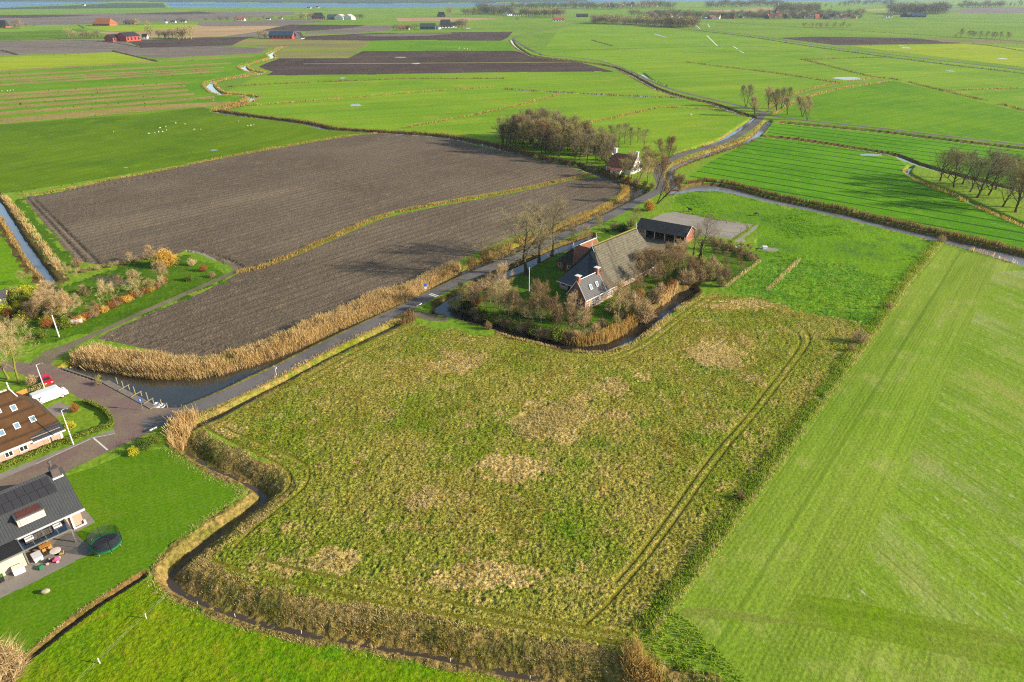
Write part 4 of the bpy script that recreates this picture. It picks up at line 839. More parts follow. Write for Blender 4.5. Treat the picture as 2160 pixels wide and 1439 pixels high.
SH = {
 'dome': lambda s: gen_shrub(s, 3, 3.6, 110, 9, .045), 'tuft': lambda s: gen_shrub(s, 2.2, 2.0, 90, 7, .045, None, .8),
 'leafy': lambda s: gen_shrub(s, 2.6, 3.4, 50, 6, .05, (1500, .13)), 'tree': lambda s: gen_shrub(s, 6, 4.6, 170, 11, .06),
 'ball': lambda s: gen_shrub(s, 4, 4.4, 260, 9, .06, (900, .09)),
}
def shrub(kind, bx, by, h, mc, label, group=None, wid=1.0, seed=0, name='shrub', cat='shrub'):
    me = tmpl(('s', kind, seed % 3, mc), lambda: SH[kind](seed % 3+3).mesh('shrub', BK[mc])); H0 = {'dome':3,'tuft':2.2,'leafy':2.6,'tree':6,'ball':4}[kind]
    x, y = G(bx, by); o = link(name, me); o.location = (x, y, float(hfun(np.array([x]), np.array([y]))[0])-.05); o.rotation_euler = (0, 0, random.Random(seed+int(bx*3)).uniform(0, 6.28))
    s = h/H0; o.scale = (s*wid, s*wid, s); return tag(o, label, cat, group)

# the three giants by the roadside moat
tree('tall_tree','tall',1111,579,421,'tallest of three bare trees by the farm moat, nearest the flagpole',seed=0,wid=1.4)
tree('tall_tree','tall',1137,553,419,'middle one of three tall bare trees on the farm lawn edge',seed=1,wid=1.3)
tree('tall_tree','tall',1163,541,409,'tall bare tree of the three nearest the small tiled outhouse',seed=2,wid=1.3)
# trees of the farm garden
for a in [
 ('bare_tree','mossy',975,635,588,'small mossy green tree at the moat corner nearest the lane',0),
 ('birch','birch',1052,650,548,'tallest slender pale birch at the left end of the farm garden',0),
 ('birch','birch',1035,642,570,'slim bare birch just left of the tallest garden birch',1),
 ('birch','birch',1065,662,575,'slim bare birch just right of the tallest garden birch',2),
 ('bare_tree','young',1090,677,600,'spindly bare tree on the moat bank in front of the flagpole',0),
 ('bare_tree','young',1138,676,583,'rounded reddish bare tree in front of the dark barn hip',1),
 ('ivy_tree','young',1170,676,610,'ivy-clad bare tree left of the brick gable front',2),
 ('bare_tree','birch',1197,700,612,'pale upright birch in front of the brick gable',0),
 ('bare_tree','young',1207,705,640,'low bare tree on the moat bank under the brick gable',2),
 ('bare_tree','birch',1304,680,582,'white-stemmed birch in front of the barn long wall',1),
 ('bare_tree','young',1318,650,600,'small bare tree beside the farmhouse neck',0),
 ('bare_tree','young',1340,641,570,'bare tree with dark trunk nearest the white gutter of the barn',1),
 ('bare_tree','young',1363,612,545,'bare tree second along the barn long wall',2),
 ('bare_tree','young',1382,608,540,'bare leaning tree third along the barn long wall',0),
 ('bare_tree','mossy',1402,590,530,'bare tree fourth along the barn wall, by the red shrubs',1)]:
    tree(a[0], a[1], a[2], a[3], a[4], a[5], seed=a[6], ivy=a[0] == 'ivy_tree', group=None)
for i, (x, y, t) in enumerate([(1345,590,525),(1365,585,515),(1385,575,508),(1405,570,505),(1425,572,508),(1440,575,515),(1400,585,520),(1420,588,522),(1372,570,512),(1450,585,530),(1432,560,500)]):
    tree('bare_tree', 'young', x, y, t, 'brown bare tree in the dense thicket between barn and open shed', 'bare trees of the thicket behind the barn', seed=i, wid=1.15, mc='twigr' if i % 2 else 'twigt')
tree('ivy_tree','tall',1477,545,446,'large bare tree with ivy-covered foot beside the brick shed gable',seed=1,wid=1.0,ivy=True)
tree('ivy_tree','tall',1461,550,470,'leaning ivy-smothered tree left of the large tree by the shed',seed=2,wid=.7,ivy=True)
tree('bare_tree','mossy',1262,489,449,'small olive bare tree between lane and horse yard',seed=1)
tree('bare_tree','mossy',1234,503,460,'small yellowish bare tree on the roadside moat bank',seed=2,mc='twigt')
tree('bare_tree','mossy',1337,474,434,'round bushy bare tree behind the open shed',seed=0,wid=1.3)
tree('bare_tree','mossy',1205,505,478,'little bare tree on the bank behind the small outhouse',seed=0)
lt = tree('willow','willow3',1386,430,345,'leaning old willow hanging over the lane bend by the pale canal',seed=1,wid=.9); lt.rotation_euler = (0, R(24), 0)
for i, (x, y) in enumerate([(1503,530),(1520,528),(1538,530),(1558,534),(1575,540),(1512,548),(1535,552),(1556,556),(1580,556),(1530,570),(1560,575)]):
    tree('fruit_tree', 'orchard', x, y, y-22, 'small bare fruit tree in the orchard beside the riding arena', 'fruit trees of the little orchard', seed=i, h=4.2)
# roadside and cottage
tree('willow','willow',1385,399,320,'tall two-stemmed willow at the lane bend beside the cottage',seed=0,wid=.9,mc='twigr')
tree('willow','willow3',1407,348,284,'spreading old willow at the lane above the cottage',seed=2,wid=1.1)
for i, (x, y, t, l) in enumerate([(1333,375,312,'bushy bare tree hiding the right end of the white cottage'),(1318,372,330,'small ivy-grown tree in front of the cottage roof'),(1350,378,310,'bare tree between the cottage and the tall willow'),(1362,350,302,'round bare tree behind the cottage chimney gable'),(1345,382,336,'low bare tree on the moat bank before the cottage'),(1278,350,298,'tan bare tree left of the cottage roof'),(1366,384,325,'slim bare tree next to the two-stemmed willow')]):
    tree('bare_tree', 'young' if i % 2 else 'mossy', x, y, t, l, seed=i, wid=1.2, mc=['twigt','twigg','twigr'][i % 3])
for i in range(86):
    rr = random.Random(i+40); u = (i+rr.random())/86; x = 1058+u*228+rr.uniform(-4, 4); lo = 308+(x-1058)*.208; y = lo-rr.random()*(6+26*min(1, (x-1050)/60)) ; top = y-rr.uniform(50, 80)*(.86+.2*math.sin(math.pi*min(1, u*1.15)))
    tree('wood_tree', 'wood', x, y, top, 'slender bare tree in the dense wood left of the white cottage', 'bare trees of the wood', seed=i, wid=1.15, mc=['twig','twigg','twig','twigr'][i % 4])
for i, (x, y, t) in enumerate([(1290,306,258),(1305,310,256),(1318,303,254),(1330,306,262),(1345,300,264),(1358,312,268)]):
    tree('bare_tree', 'wood', x, y, t, 'slender bare tree in the thin group standing behind the cottage', 'thin group of trees behind the cottage', seed=i, wid=1.1)
# willows round the crossroads
for x, y, t, l, k, s in [(1574,226,174,'leftmost willow at the crossroads, on the far side of the lane','willow',0),(1594,246,196,'two-stemmed willow leaning beside the crossroads ditch','willow',1),(1622,229,178,'vase-shaped willow behind the centre of the crossroads','willow',2),(1640,236,182,'tan willow at the mouth of the grassy track','willow3',0),(1648,230,178,'taller willow just behind the grassy track mouth','willow',0),(1661,242,200,'slim leaning willow right of the grassy track','willow',1),(1693,246,196,'full rounded willow by the right-hand lane','willow3',1),(1703,254,208,'rightmost small willow on the right-hand lane','willow',2)]:
    tree('willow', k, x, y, t, l, seed=s, wid=1.1, mc='twigt' if s else 'twig')
# tree row at the right edge
for i, (x, y, t, l) in enumerate([(1983,381,302,'leftmost big bare tree of the row at the right edge'),(2012,395,306,'second big bare tree of the right-hand row, forked low'),(2061,417,302,'broad central bare tree of the right-hand row'),(2142,448,335,'nearest big bare tree at the right edge of the photo')]):
    tree('row_tree', 'row', x, y, t, l, seed=i, wid=1.3, mc='twigg' if i % 2 else 'twig')
for i, (x, y, t) in enumerate([(2030,388,312),(2046,405,325),(2085,412,318),(2115,436,350),(2150,420,330),(2100,400,316),(2135,395,312),(2175,440,330),(2000,375,312)]):
    tree('row_tree', 'row', x, y, t, 'smaller bare tree among the big row at the right edge', 'smaller trees of the right-hand row', seed=i, wid=1.2)
# shrubs along the moat and around the farm
for i, (k, x, y, h, mc, l) in enumerate([
 ('ball',999,645,4.6,'red','large rounded russet shrub at the moat corner'),('dome',1330,478,3,'twigr','reddish brush behind the horse yard'),
 ('ball',1369,444,4.2,'gold','yellow rounded shrub by the lane behind the shed'),('tree',1358,672,7.5,'twigt','big rounded tan bush on the moat bank by the barn'),
 ('tuft',1415,610,3.4,'red','red-brown bush at the end of the moat'),('tuft',1400,622,3.0,'red','smaller red-brown bush by the moat reeds'),
 ('ball',1350,627,2.8,'gold','yellow bush at the foot of the barn wall trees'),('dome',1295,486,3.2,'twigr','brown bush beside the lane and horse yard'),
 ('leafy',1312,488,3,'leafy','dark evergreen bush behind the barn ridge'),('dome',1008,668,2.6,'twigr','brown bush on the outer moat bank by the gate path'),
 ('tuft',1030,695,2.4,'twigr','reddish bush on the outer moat bank in the meadow'),('leafy',1197,655,2.2,'leafy','dark bush at the foot of the brick gable'),
 ('dome',1813,722,3.6,'twigt','single bare bush in the weed strip, casting a long shadow'),('tuft',1875,650,2.0,'twigt','small dry bush higher up the weed strip'),
 ('tuft',1562,1052,1.6,'twigr','dry reddish bush low in the weed strip'),('dome',1985,510,3.0,'twigt','tan bush where the weed strip meets the canal'),
 ('tuft',1795,740,1.8,'twigt','dry bush just below the shadow-casting one')]):
    shrub(k, x, y, h, mc, l, seed=i)
for i, (x, y, h, mc, k) in enumerate([(958,640,3,'twigg','dome'),(966,648,3,'twigg','dome'),(985,652,2.6,'leafy','leafy'),(1003,660,2.6,'twigr','dome'),(1015,664,3,'leafy','leafy'),(1025,668,2.4,'twigr','dome'),(1040,672,2.8,'leafg','leafy'),(1055,676,2.5,'twigg','dome'),(1072,682,3,'twigr','dome'),(1085,686,2.6,'leafg','leafy'),(1100,690,3,'twigt','dome'),(1115,694,2.6,'twigr','dome'),(1128,700,2.6,'leafg','leafy'),(1142,706,3,'twigr','dome'),(1160,710,2.8,'twigr','dome'),(1178,712,3,'leafg','leafy'),(1195,715,2.6,'twigr','dome'),(1215,716,2.8,'twigt','dome'),(1235,712,2.6,'twigg','dome'),(1255,700,2.6,'twigt','dome'),(1270,690,2.6,'twigr','dome'),(1090,660,2.2,'twigg','dome'),(1110,665,2,'twigr','dome'),(1000,618,3.4,'twigr','dome'),(1020,610,3.4,'twigt','dome'),(1235,678,2.6,'twigg','dome'),(1290,660,2.8,'twigg','dome'),(1310,672,2.6,'twigr','dome'),(980,625,3,'twigg','dome')]):
    shrub(k, x, y, h*1.0, mc, 'low brown and green undergrowth bush on the farm moat bank', 'undergrowth along the farm moat', seed=i, wid=1.25)
for i, (x, y, h) in enumerate([(1455,600,5),(1475,598,5.5),(1495,592,6),(1512,590,5.6),(1530,592,4.6),(1480,575,5.5),(1500,570,5),(1460,580,6),(1520,605,3.5),(1440,600,5)]):
    shrub('tree', x, y, h, ['twigt','twigr','twigg'][i % 3], 'dense brown bush in the thicket at the end of the moat', 'thicket at the end of the moat', seed=i)
for i in range(16):
    x = 1500+i*6.2; shrub('dome', x, 508+i*2.6+(i % 3)*3, 2.2, 'twigr' if i % 2 else 'twigg', 'brown bush of the scrubby hedge between arena and orchard', 'hedge below the riding arena', seed=i)
for i in range(12):
    x = 1130+i*14; shrub('dome', x, 336+i*2.6, 2.6, ['twigg','leafy','twigr'][i % 3], 'low undergrowth bush at the edge of the wood', 'undergrowth of the wood', seed=i)
for i in range(26):
    rr = random.Random(i+300); x = 1060+i*8.4+rr.uniform(-4,4); y = 300+(x-1058)*.2-rr.uniform(2,26); shrub('tree', x, y, rr.uniform(3.5,5.5), ['twigg','twig','twigr'][i % 3], 'tall brown undergrowth inside the wood', 'undergrowth inside the wood', seed=i)
for i in range(20):
    rr = random.Random(i+500); u = (i+rr.random())/20; x = 985+u*260; y = (650+u*64 if u < .8 else 704-(u-.8)*20)+rr.uniform(-14,2); tree('bare_tree', ['birch','young'][i % 2], x, y, y-rr.uniform(36,66), 'slender pale bare sapling among the trees along the farm moat', 'saplings along the farm moat', seed=i, wid=.95, mc=['twigt','twigr'][(i//2) % 2])
for i, (x, y, h_) in enumerate([(1335,655,5.5),(1325,668,4.5),(1380,640,5),(1392,625,4.5),(1300,690,3.6),(1345,645,4.2)]):
    shrub('tree', x, y, h_, ['twigt','twigg','twigr'][i % 3], 'loose tan bush on the inner moat bank below the barn', 'loose bushes below the barn', seed=i)
for i, (x, y) in enumerate([(1296,372),(1310,376),(1325,382),(1342,388),(1360,392),(1285,364),(1375,396)]):
    shrub('leafy' if i % 2 else 'dome', x, y, 2.6, ['twigr','leafy','red'][i % 3], 'dark garden shrub on the cottage moat bank', 'shrubs along the cottage moat', seed=i)
# the village garden at the left
for a in [('bare_tree','tall',18,800,668,'big moss-trunked bare tree at the left edge of the photo',0),('bare_tree','tall',41,808,672,'leaning bare tree beside the street bend at the left',1),
 ('bare_tree','orchard',147,592,556,'small pale-stemmed tree at the top left corner of the garden',0),('bare_tree','orchard',281,559,528,'small bare tree on the garden edge against the plough',1),
 ('bare_tree','orchard',320,554,514,'pinkish bare tree left of the golden willow',2),('bare_tree','birch',340,592,548,'pale birch left-hand of the two below the golden willow',0),('bare_tree','birch',350,594,546,'pale birch right-hand of the two below the golden willow',1),
 ('bare_tree','mossy',294,626,566,'tan bare tree standing over the orange hedge',0),('bare_tree','mossy',230,642,585,'grey bare tree beside the vegetable bed',1),('bare_tree','young',155,680,604,'tall slender bare tree behind the white trailer',0),
 ('bare_tree','mossy',120,655,600,'spreading tan bare tree in the middle of the garden shrubs',2),('bare_tree','young',345,612,578,'small bare tree at the right end of the orange hedge',1)]:
    tree(a[0], a[1], a[2], a[3], a[4], a[5], seed=a[6], mc='twigt', mt='moss' if a[1] == 'tall' else None)
gw = shrub('ball', 353, 562, 5.6, 'gold', 'round golden-yellow willow at the edge of the ploughed field', wid=1.15, seed=1, name='golden_willow', cat='tree')
for i, (k, x, y, h, mc, l) in enumerate([('leafy',60,625,3.4,'leafl','yellow-green bush at the top of the garden shrubbery'),('leafy',45,640,3.6,'leafg','dark green bush beside the small garden house'),('leafy',12,662,3,'leafl','lime bush at the left edge below the garden house'),('leafy',80,622,2.6,'leafl','second yellow-green bush by the ditch end'),
 ('dome',95,615,3.6,'twigt','tan brush where the left ditch ends'),('tree',88,650,5.4,'twigt','large brown brush above the shrubbery'),('tree',70,672,5,'twigr','reddish brush in front of the dark green bush'),('leafy',125,668,3,'leafg','green bush in the middle of the shrubbery'),('leafy',140,690,2.6,'leafg','grey-green bush behind the white trailer'),('dome',105,690,3,'red','russet bush behind the white pole'),
 ('leafy',182,620,2.4,'leafg','dark evergreen bush under the spreading tree'),('dome',118,560,3.0,'twigt','tan bush at the corner of the ploughed field'),('dome',165,562,3.0,'twigr','pinkish bush on the garden bank'),('dome',405,560,2.6,'twigt','brown brush right of the golden willow'),('dome',430,572,2.4,'red','russet bush at the right corner of the garden'),('dome',448,585,2.0,'twigr','low bush at the track corner'),('leafy',400,592,2,'leafg','dark clipped bush on the garden lawn'),('leafy',90,712,2.4,'leafg','green bush behind the grass by the white pole'),('tuft',160,868,2.2,'red','small russet-crowned tree by the parked van'),
 ('leafy',150,902,1.5,'leafl','yellow shrub on the corner lawn'),('leafy',305,945,2.0,'leafg','green bushes at the street corner by the lawn'),('leafy',325,932,1.8,'leafg','green bush beside the white street-name board'),('leafy',282,958,1.6,'leafl','yellow-green bush at the edge of the lawn'),('tree',15,1439,7.5,'twigt','pale bare tree crown at the bottom left corner'),('dome',70,810,2.4,'twigt','pale brush beside the red car'),('dome',1,690,3.6,'leafy','dark bush at the left edge of the garden')]):
    shrub(k, x, y, h, mc, l, seed=i)
for i in range(15):
    u = i/14; x = 160+u*172; y = 683-u*76+(i % 2)*3
    shrub('tuft' if i % 3 else 'dome', x, y, 2.1, ['red','gold','red','twigr'][i % 4], 'glowing orange-red dogwood bush in the garden hedge along the track', 'orange dogwood hedge', seed=i, wid=1.35)
for i in range(34):
    rr = random.Random(i+700); x = rr.uniform(20,150); y = rr.uniform(618,700)-(x-20)*.05; k = rr.choice(['dome','leafy','dome','tree','dome'])
    shrub(k, x, y, rr.uniform(1.8,3.4)*(1.5 if k == 'tree' else 1), rr.choice(['twigt','twigr','twigg','leafg','red','leafl'] if k != 'leafy' else ['leafg','leafy','leafl']), 'mixed brown and green shrub in the dense garden shrubbery at the left', 'dense garden shrubbery at the left', seed=i, wid=1.2)
for i in range(16):
    rr = random.Random(i+800); x = 165+i*12+rr.uniform(-4,4); y = 690-(x-160)*.44+rr.uniform(-16,-3)
    shrub('tuft' if i % 2 else 'dome', x, y, rr.uniform(1.3,2.2), rr.choice(['twigr','twigt','red','twigg']), 'reddish-brown twiggy bush behind the orange garden hedge', 'twiggy bushes behind the orange hedge', seed=i, wid=1.3)
for i, (x, y, tp) in enumerate([(108,640,588),(135,668,620),(62,600,566),(180,640,600),(255,612,578),(310,618,585),(88,668,622),(200,668,632)]):
    tree('bare_tree', ['young','mossy'][i % 2], x, y, tp, 'thin bare tree scattered through the left-hand garden', 'thin bare trees of the left-hand garden', seed=i, wid=1.2, mc=['twigt','twigr','twigg'][i % 3])
for i in range(14):
    u = i/13; x = 165+u*180; y = 575-u*35+(i % 2)*2
    shrub('dome', x, y, 1.6, ['twigt','twigr','twigg'][i % 3], 'low brown bush on the bank between garden and ploughed field', 'bushes on the garden bank', seed=i, wid=1.2)
for i, (x, y) in enumerate([(205,790),(200,800),(215,803),(208,812)]):
    shrub('tuft', x, y, 1.6, 'twigg', 'dark dead branches lying at the quay in the canal', 'dead branches in the canal', seed=i, wid=1.3)
# ------------------------------------------------------------------ building materials
def tile_mat(name, col, row=.36, rib=None, moss=None, rough=.7, var=.22, streak=0.0, spec=.3):
    m = NT(name); v = m.coord(); sep = m.n('SeparateXYZ'); m.l(v, sep.inputs[0])
    c = m.mix(m.ramp(m.noise(v, .9, 4, .65), .3, .7), [q*(1-var) for q in col[:3]]+[1], [min(q*(1+var), .9) for q in col[:3]]+[1])
    src, per = (sep.outputs[2], row) if rib is None else (sep.outputs[0], rib)
    fr = m.math('FRACT', m.math('DIVIDE', src, per)); band = m.ramp(m.math('ABSOLUTE', m.math('SUBTRACT', fr, .5)), .3, .5, 1, .55)
    cg = m.n('CombineColor'); [m.l(band, cg.inputs[i]) for i in range(3)]
    c = m.mix(1.0, c, cg.outputs[0], 'MULTIPLY')
    if streak: c = m.mix(m.math('MULTIPLY', m.ramp(m.noise(m.mapped(v, 0, .9, .12, .1), 1.0, 4, .6), .5, .7), streak), c, [q*.45 for q in col[:3]]+[1])
    if moss: c = m.mix(m.ramp(m.noise(v, .55, 5, .7), .55, .72), c, moss)
    m.bsdf(c, rough, m.math('ADD', band, m.noise(v, 6, 2)), .5, .05, spec=spec); return m.mat
def brickwall_mat(name, col, mortar, sx=1):
    m = NT(name); v = m.coord(); sep = m.n('SeparateXYZ'); m.l(v, sep.inputs[0])
    cb = m.n('CombineXYZ'); m.l(m.math('ADD', sep.outputs[0], sep.outputs[1]), cb.inputs[0]); m.l(sep.outputs[2], cb.inputs[1])
    b = m.n('TexBrick'); m.l(cb.outputs[0], b.inputs[0]); b.inputs['Scale'].default_value = 3.6; b.inputs['Mortar Size'].default_value = .025
    b.inputs['Color1'].default_value = col; b.inputs['Color2'].default_value = tuple(q*.78 for q in col[:3])+(1,); b.inputs['Mortar'].default_value = mortar
    c = m.mix(m.ramp(m.noise(v, .8, 4, .65), .45, .75), b.outputs[0], tuple(q*.7 for q in col[:3])+(1,))
    m.bsdf(c, .85, b.outputs[0], .3, .02); return m.mat
W_ = dict(
 red=brickwall_mat('red_brick', D(178,98,72), D(168,140,120)), pink=brickwall_mat('pale_pink_brick', D(206,166,142), D(196,178,160)), tanb=brickwall_mat('sunlit_tan_brick', D(196,150,96), D(180,160,130)),
 white=plain('white_render', D(240,236,228), .8, .06, 1.2), cream=plain('cream_wall', D(216,200,178), .85, .08, 1.5),
 trim=plain('white_paint', D(244,242,238), .5, .05, 2), teal=plain('dark_teal_boards', D(36,66,70), .6, .15), black=plain('tarred_boards', D(44,46,48), .8, .2), green=plain('black_green_doors', D(26,40,42), .6, .15),
 slate=tile_mat('dark_slate_tiles', D(74,78,82,3.6), .34, None, D(120,112,84,3.6), .55), tileg=tile_mat('glazed_dark_tiles', D(58,66,72,3.6), .36, None, None, .35, .12, 0, .5), reed_roof=tile_mat('grey_reed_thatch', D(132,126,106,2.7), .55, None, D(124,120,82,2.7), .95, .24, .8), reed_dark=tile_mat('dark_mossy_roof', D(84,84,72,3.6), .5, None, D(96,104,62,3.6), .9),
 orange=tile_mat('brown_orange_tiles', D(176,112,76,2.4), .36, None, D(120,108,72,3.6), .8), neck=tile_mat('brown_grey_tiles', D(132,114,92,3.6), .36, None, None, .85, .2, .4), thatch=tile_mat('brown_thatch', D(122,86,48,3.6), 1.6, None, D(104,80,46,3.6), .95, .14, .3),
 rib=tile_mat('anthracite_roof_tiles', D(82,92,100,3.6), .3, .30*K, None, .5, .08, 0, .4), corr=tile_mat('corrugated_grey_sheet', D(74,80,84,3.6), .3, .6, D(92,112,74,3.6), .6, .15, .3), moss=plain('mossy_ridge_tiles', D(190,178,70,3.6), .9, .15, 2), ridge=plain('clay_ridge', D(150,96,70,3.6), .9), lead=plain('grey_lead', D(150,150,148,3.6), .5, .1, 2, .4, .3), solar=plain('solar_glass', D(70,74,82,3.6), .25, .06, 1, .5), pale=plain('pale_roof_sheet', D(212,220,224), .4, .05), alu=plain('aluminium_frame', D(150,164,168), .4, .05, 2, .5, .5))
def glass_mat(name, col, rough=.08):
    m = NT(name); m.bsdf(col, rough, spec=.6); return m.mat
GLASS = glass_mat('window_glass', D(44,54,62)); GLASSB = glass_mat('skylight_glass', D(110,150,180)); 
FH_A = math.atan2(.733, .68)
def frame_root(name, ox, oy, ang, label, cat): return empty(name, (ox*K, oy*K, 0), ang, label, cat)
def win(root, wall, at, out, c, w, z0, z1, cols=2, rows=1, trim=None, glass=None, name='window', t=.10):
    """window set in a wall plane; wall='x' or 'y', at=its coordinate, out=+-1, c=centre along the wall"""
    fr = MB(K); tr = trim or W_['trim']; a0, a1 = c-w/2, c+w/2
    def bx(mb, p0, p1, q0, q1, d0, d1):
        d0, d1 = at+out*d0, at+out*d1
        mb.box(d0, d1, p0, p1, q0, q1) if wall == 'x' else mb.box(p0, p1, d0, d1, q0, q1)
    bx(fr, a0-t, a1+t, z0-t, z0, -.02, .09); bx(fr, a0-t, a1+t, z1, z1+t, -.02, .07); bx(fr, a0-t, a0, z0, z1, -.02, .07); bx(fr, a1, a1+t, z0, z1, -.02, .07)
    for i in range(1, cols): x = a0+w*i/cols; bx(fr, x-t*.35, x+t*.35, z0, z1, -.02, .06)
    for i in range(1, rows): z = z0+(z1-z0)*i/rows; bx(fr, a0, a1, z-t*.3, z+t*.3, -.02, .055)
    o = fr.build(name, tr, root); g = MB(K); bx(g, a0+.002, a1-.002, z0+.002, z1-.002, -.03, .03); g.build('pane', glass or GLASS, o); return o
def door(root, wall, at, out, c, w, z1, mat=None):
    d = MB(K); a0, a1 = c-w/2, c+w/2
    d.box(at-.02*out, at+.05*out, a0, a1, 0, z1) if wall == 'x' else d.box(a0, a1, at-.02*out, at+.05*out, 0, z1)
    o = d.build('door', mat or W_['green'], root); h = MB(K); e = a1-.15*w
    h.box(at+.05*out, at+.09*out, e-.03, e+.03, z1*.45, z1*.55) if wall == 'x' else h.box(e-.03, e+.03, at+.05*out, at+.09*out, z1*.45, z1*.55); h.build('handle', W_['trim'], o); return o
def skylight(root, c, n, wdir, w, h, glass=None, name='skylight'):
    """window lying in a roof plane: centre c, plane normal n, horizontal direction wdir"""
    n = Vector(n).normalized(); a = Vector(wdir).normalized(); b = n.cross(a); c = Vector(c); fr = MB(K)
    def pl(mb, a0, a1, b0, b1, d0, d1):
        P = lambda i, j, k: tuple(c+a*i+b*j+n*k); mb.add([P(a0,b0,d0),P(a1,b0,d0),P(a1,b1,d0),P(a0,b1,d0),P(a0,b0,d1),P(a1,b0,d1),P(a1,b1,d1),P(a0,b1,d1)], [(0,3,2,1),(4,5,6,7),(0,1,5,4),(1,2,6,5),(2,3,7,6),(3,0,4,7)])
    t = .09; pl(fr, -w/2-t, w/2+t, -h/2-t, -h/2, -.05, .14); pl(fr, -w/2-t, w/2+t, h/2, h/2+t, -.05, .14); pl(fr, -w/2-t, -w/2, -h/2, h/2, -.05, .14); pl(fr, w/2, w/2+t, -h/2, h/2, -.05, .14)
    o = fr.build(name, W_['trim'], root); g = MB(K); pl(g, -w/2+.002, w/2-.002, -h/2+.002, h/2-.002, -.04, .08); g.build('pane', glass or GLASSB, o); return o
def finial(root, x, y, z, dirx, spread=.75, drop=1.0, name='owl_board', panel=True):
    """white barge boards and pole closing a ridge end (gablet facing -x if dirx<0)"""
    f = MB(K); s = dirx*.05; e = x+dirx*.02
    for sg in (-1, 1): f.slab([(e, y, z+.12), (e, y+sg*spread, z-drop), (e, y+sg*spread*1.02, z-drop-.22), (e, y, z-.12)], .08) if False else f.tube([(e, y, z+.1), (e, y+sg*spread, z-drop)], .08, 4)
    f.tube([(e, y, z-.1), (e, y, z+1.25)], [.1, .05], 6); f.box(e-.06, e+.06, y-.22, y+.22, z+.45, z+.55)
    o = f.build(name, W_['trim'], root)
    if panel: p = MB(K); p.add([(e-dirx*.03, y, z), (e-dirx*.03, y-spread, z-drop), (e-dirx*.03, y+spread, z-drop)], [(0,1,2)]); p.build('gablet', W_['teal'], o)
    return o
def chimney(root, x, y, z0, z1, sx=.35, sy=.4, mat=None, cap=None):
    c = MB(K); c.box(x-sx, x+sx, y-sy, y+sy, z0, z1); o = c.build('chimney', mat or W_['red'], root)
    k = MB(K); k.box(x-sx*1.55, x+sx*1.55, y-sy*1.45, y+sy*1.45, z1, z1+.1); k.build('cap', cap or W_['trim'], o); return o
def gable_walls(mb, x0, x1, y0, y1, ze, zr, yr=None, t=None, top0=True, top1=True):
    """walls of a gabled box with the ridge along x"""
    yr = (y0+y1)/2 if yr is None else yr
    mb.face([(x0,y0,0),(x1,y0,0),(x1,y0,ze),(x0,y0,ze)]); mb.face([(x1,y1,0),(x0,y1,0),(x0,y1,ze),(x1,y1,ze)])
    mb.face([(x0,y1,0),(x0,y0,0),(x0,y0,ze),(x0,yr,zr) if top0 else (x0,y0,ze),(x0,y1,ze)] if top0 else [(x0,y1,0),(x0,y0,0),(x0,y0,ze),(x0,y1,ze)])
    mb.face([(x1,y0,0),(x1,y1,0),(x1,y1,ze),(x1,yr,zr),(x1,y0,ze)] if top1 else [(x1,y0,0),(x1,y1,0),(x1,y1,ze),(x1,y0,ze)]); return mb

# ------------------------------------------------------------------ the head-neck-body farmhouse
r = frame_root('farmhouse', 23, 140, FH_A, 'large old farmhouse with huge grey barn roof, brick front house and two white-capped chimneys', 'farmhouse')
w = MB(K); w.box(-6.5, 19.2, .45, 10.7, -.1, 1.95); w.build('barn_wall', W_['pink'], r)
P1, P2, B1, B2 = (-1.95,5.5,10), (14.6,5.5,10), (-1.95,-.45,1.75), (19.6,.1,1.75)
b = MB(K); b.slab([P1, P2, (15.9,4.0,7.8), B2, B1], .3); ro = b.build('barn_roof', W_['reed_roof'], r)
b = MB(K); b.slab([P2, P1, (-2.9,6.5,8.4), (-6.9,11.2,1.75), (19.6,11.0,1.75), (15.9,7.0,7.8)], .3); b.build('barn_roof', W_['reed_dark'], r)
b = MB(K); b.slab([(15.4,4.3,8.1), (15.4,6.7,8.1), (19.6,11.0,1.75), (19.6,.1,1.75)], .3); b.build('hip_roof', W_['reed_dark'], r)
b = MB(K); b.slab([(-2.2,4.7,8.95), (-2.2,6.3,8.95), (-6.95,11.2,1.72), (-6.95,2.4,1.72), (-3.5,2.3,5.7)], .28); b.build('hip_roof', W_['tileg'], r)
b = MB(K); b.slab([(-2.05,4.95,9.1), (-3.45,2.2,5.75), (-1.98,-.5,1.85)], .12); b.build('hip_roof', W_['neck'], r)
b = MB(K); b.tube([(-2.2,5.5,10.06), (14.9,5.5,10.06)], .17, 6); b.build('ridge_cap', W_['moss'], ro)
finial(r, -2.25, 5.5, 10.0, -1, .8, 1.15); finial(r, 15.0, 5.5, 10.0, 1, .7, 1.0)
b = MB(K); b.tube([(2.0,-.5,1.62), (19.7,.02,1.62)], .10, 6); b.build('gutter', W_['trim'], r)
b = MB(K); b.tube([(-7.05,2.5,1.62), (-7.05,11.3,1.62)], .09, 6); b.build('gutter', W_['trim'], r)
w = MB(K); gable_walls(w, -12.7, -5.6, -1.1, 3.4, 2.5, 5.85); w.build('front_house_wall', W_['red'], r)
w = MB(K); w.box(-12.62, -5.7, -1.16, -1.1, 0, 2.4); w.build('sunlit_wall_skin', W_['tanb'], r)  # thin skin over the red brick, its sunlit tone put into the colour
rf = MB(K); rf.slab([(-12.75,1.15,6.12), (-5.5,1.15,6.12), (-5.5,-1.45,2.35), (-12.75,-1.45,2.35)], .14); fr_ = rf.build('front_roof', W_['slate'], r)
rf = MB(K); rf.slab([(-12.75,1.15,6.12), (-5.5,1.15,6.12), (-5.5,3.75,2.35), (-12.75,3.75,2.35)], .14); rf.build('front_roof', W_['slate'], r)
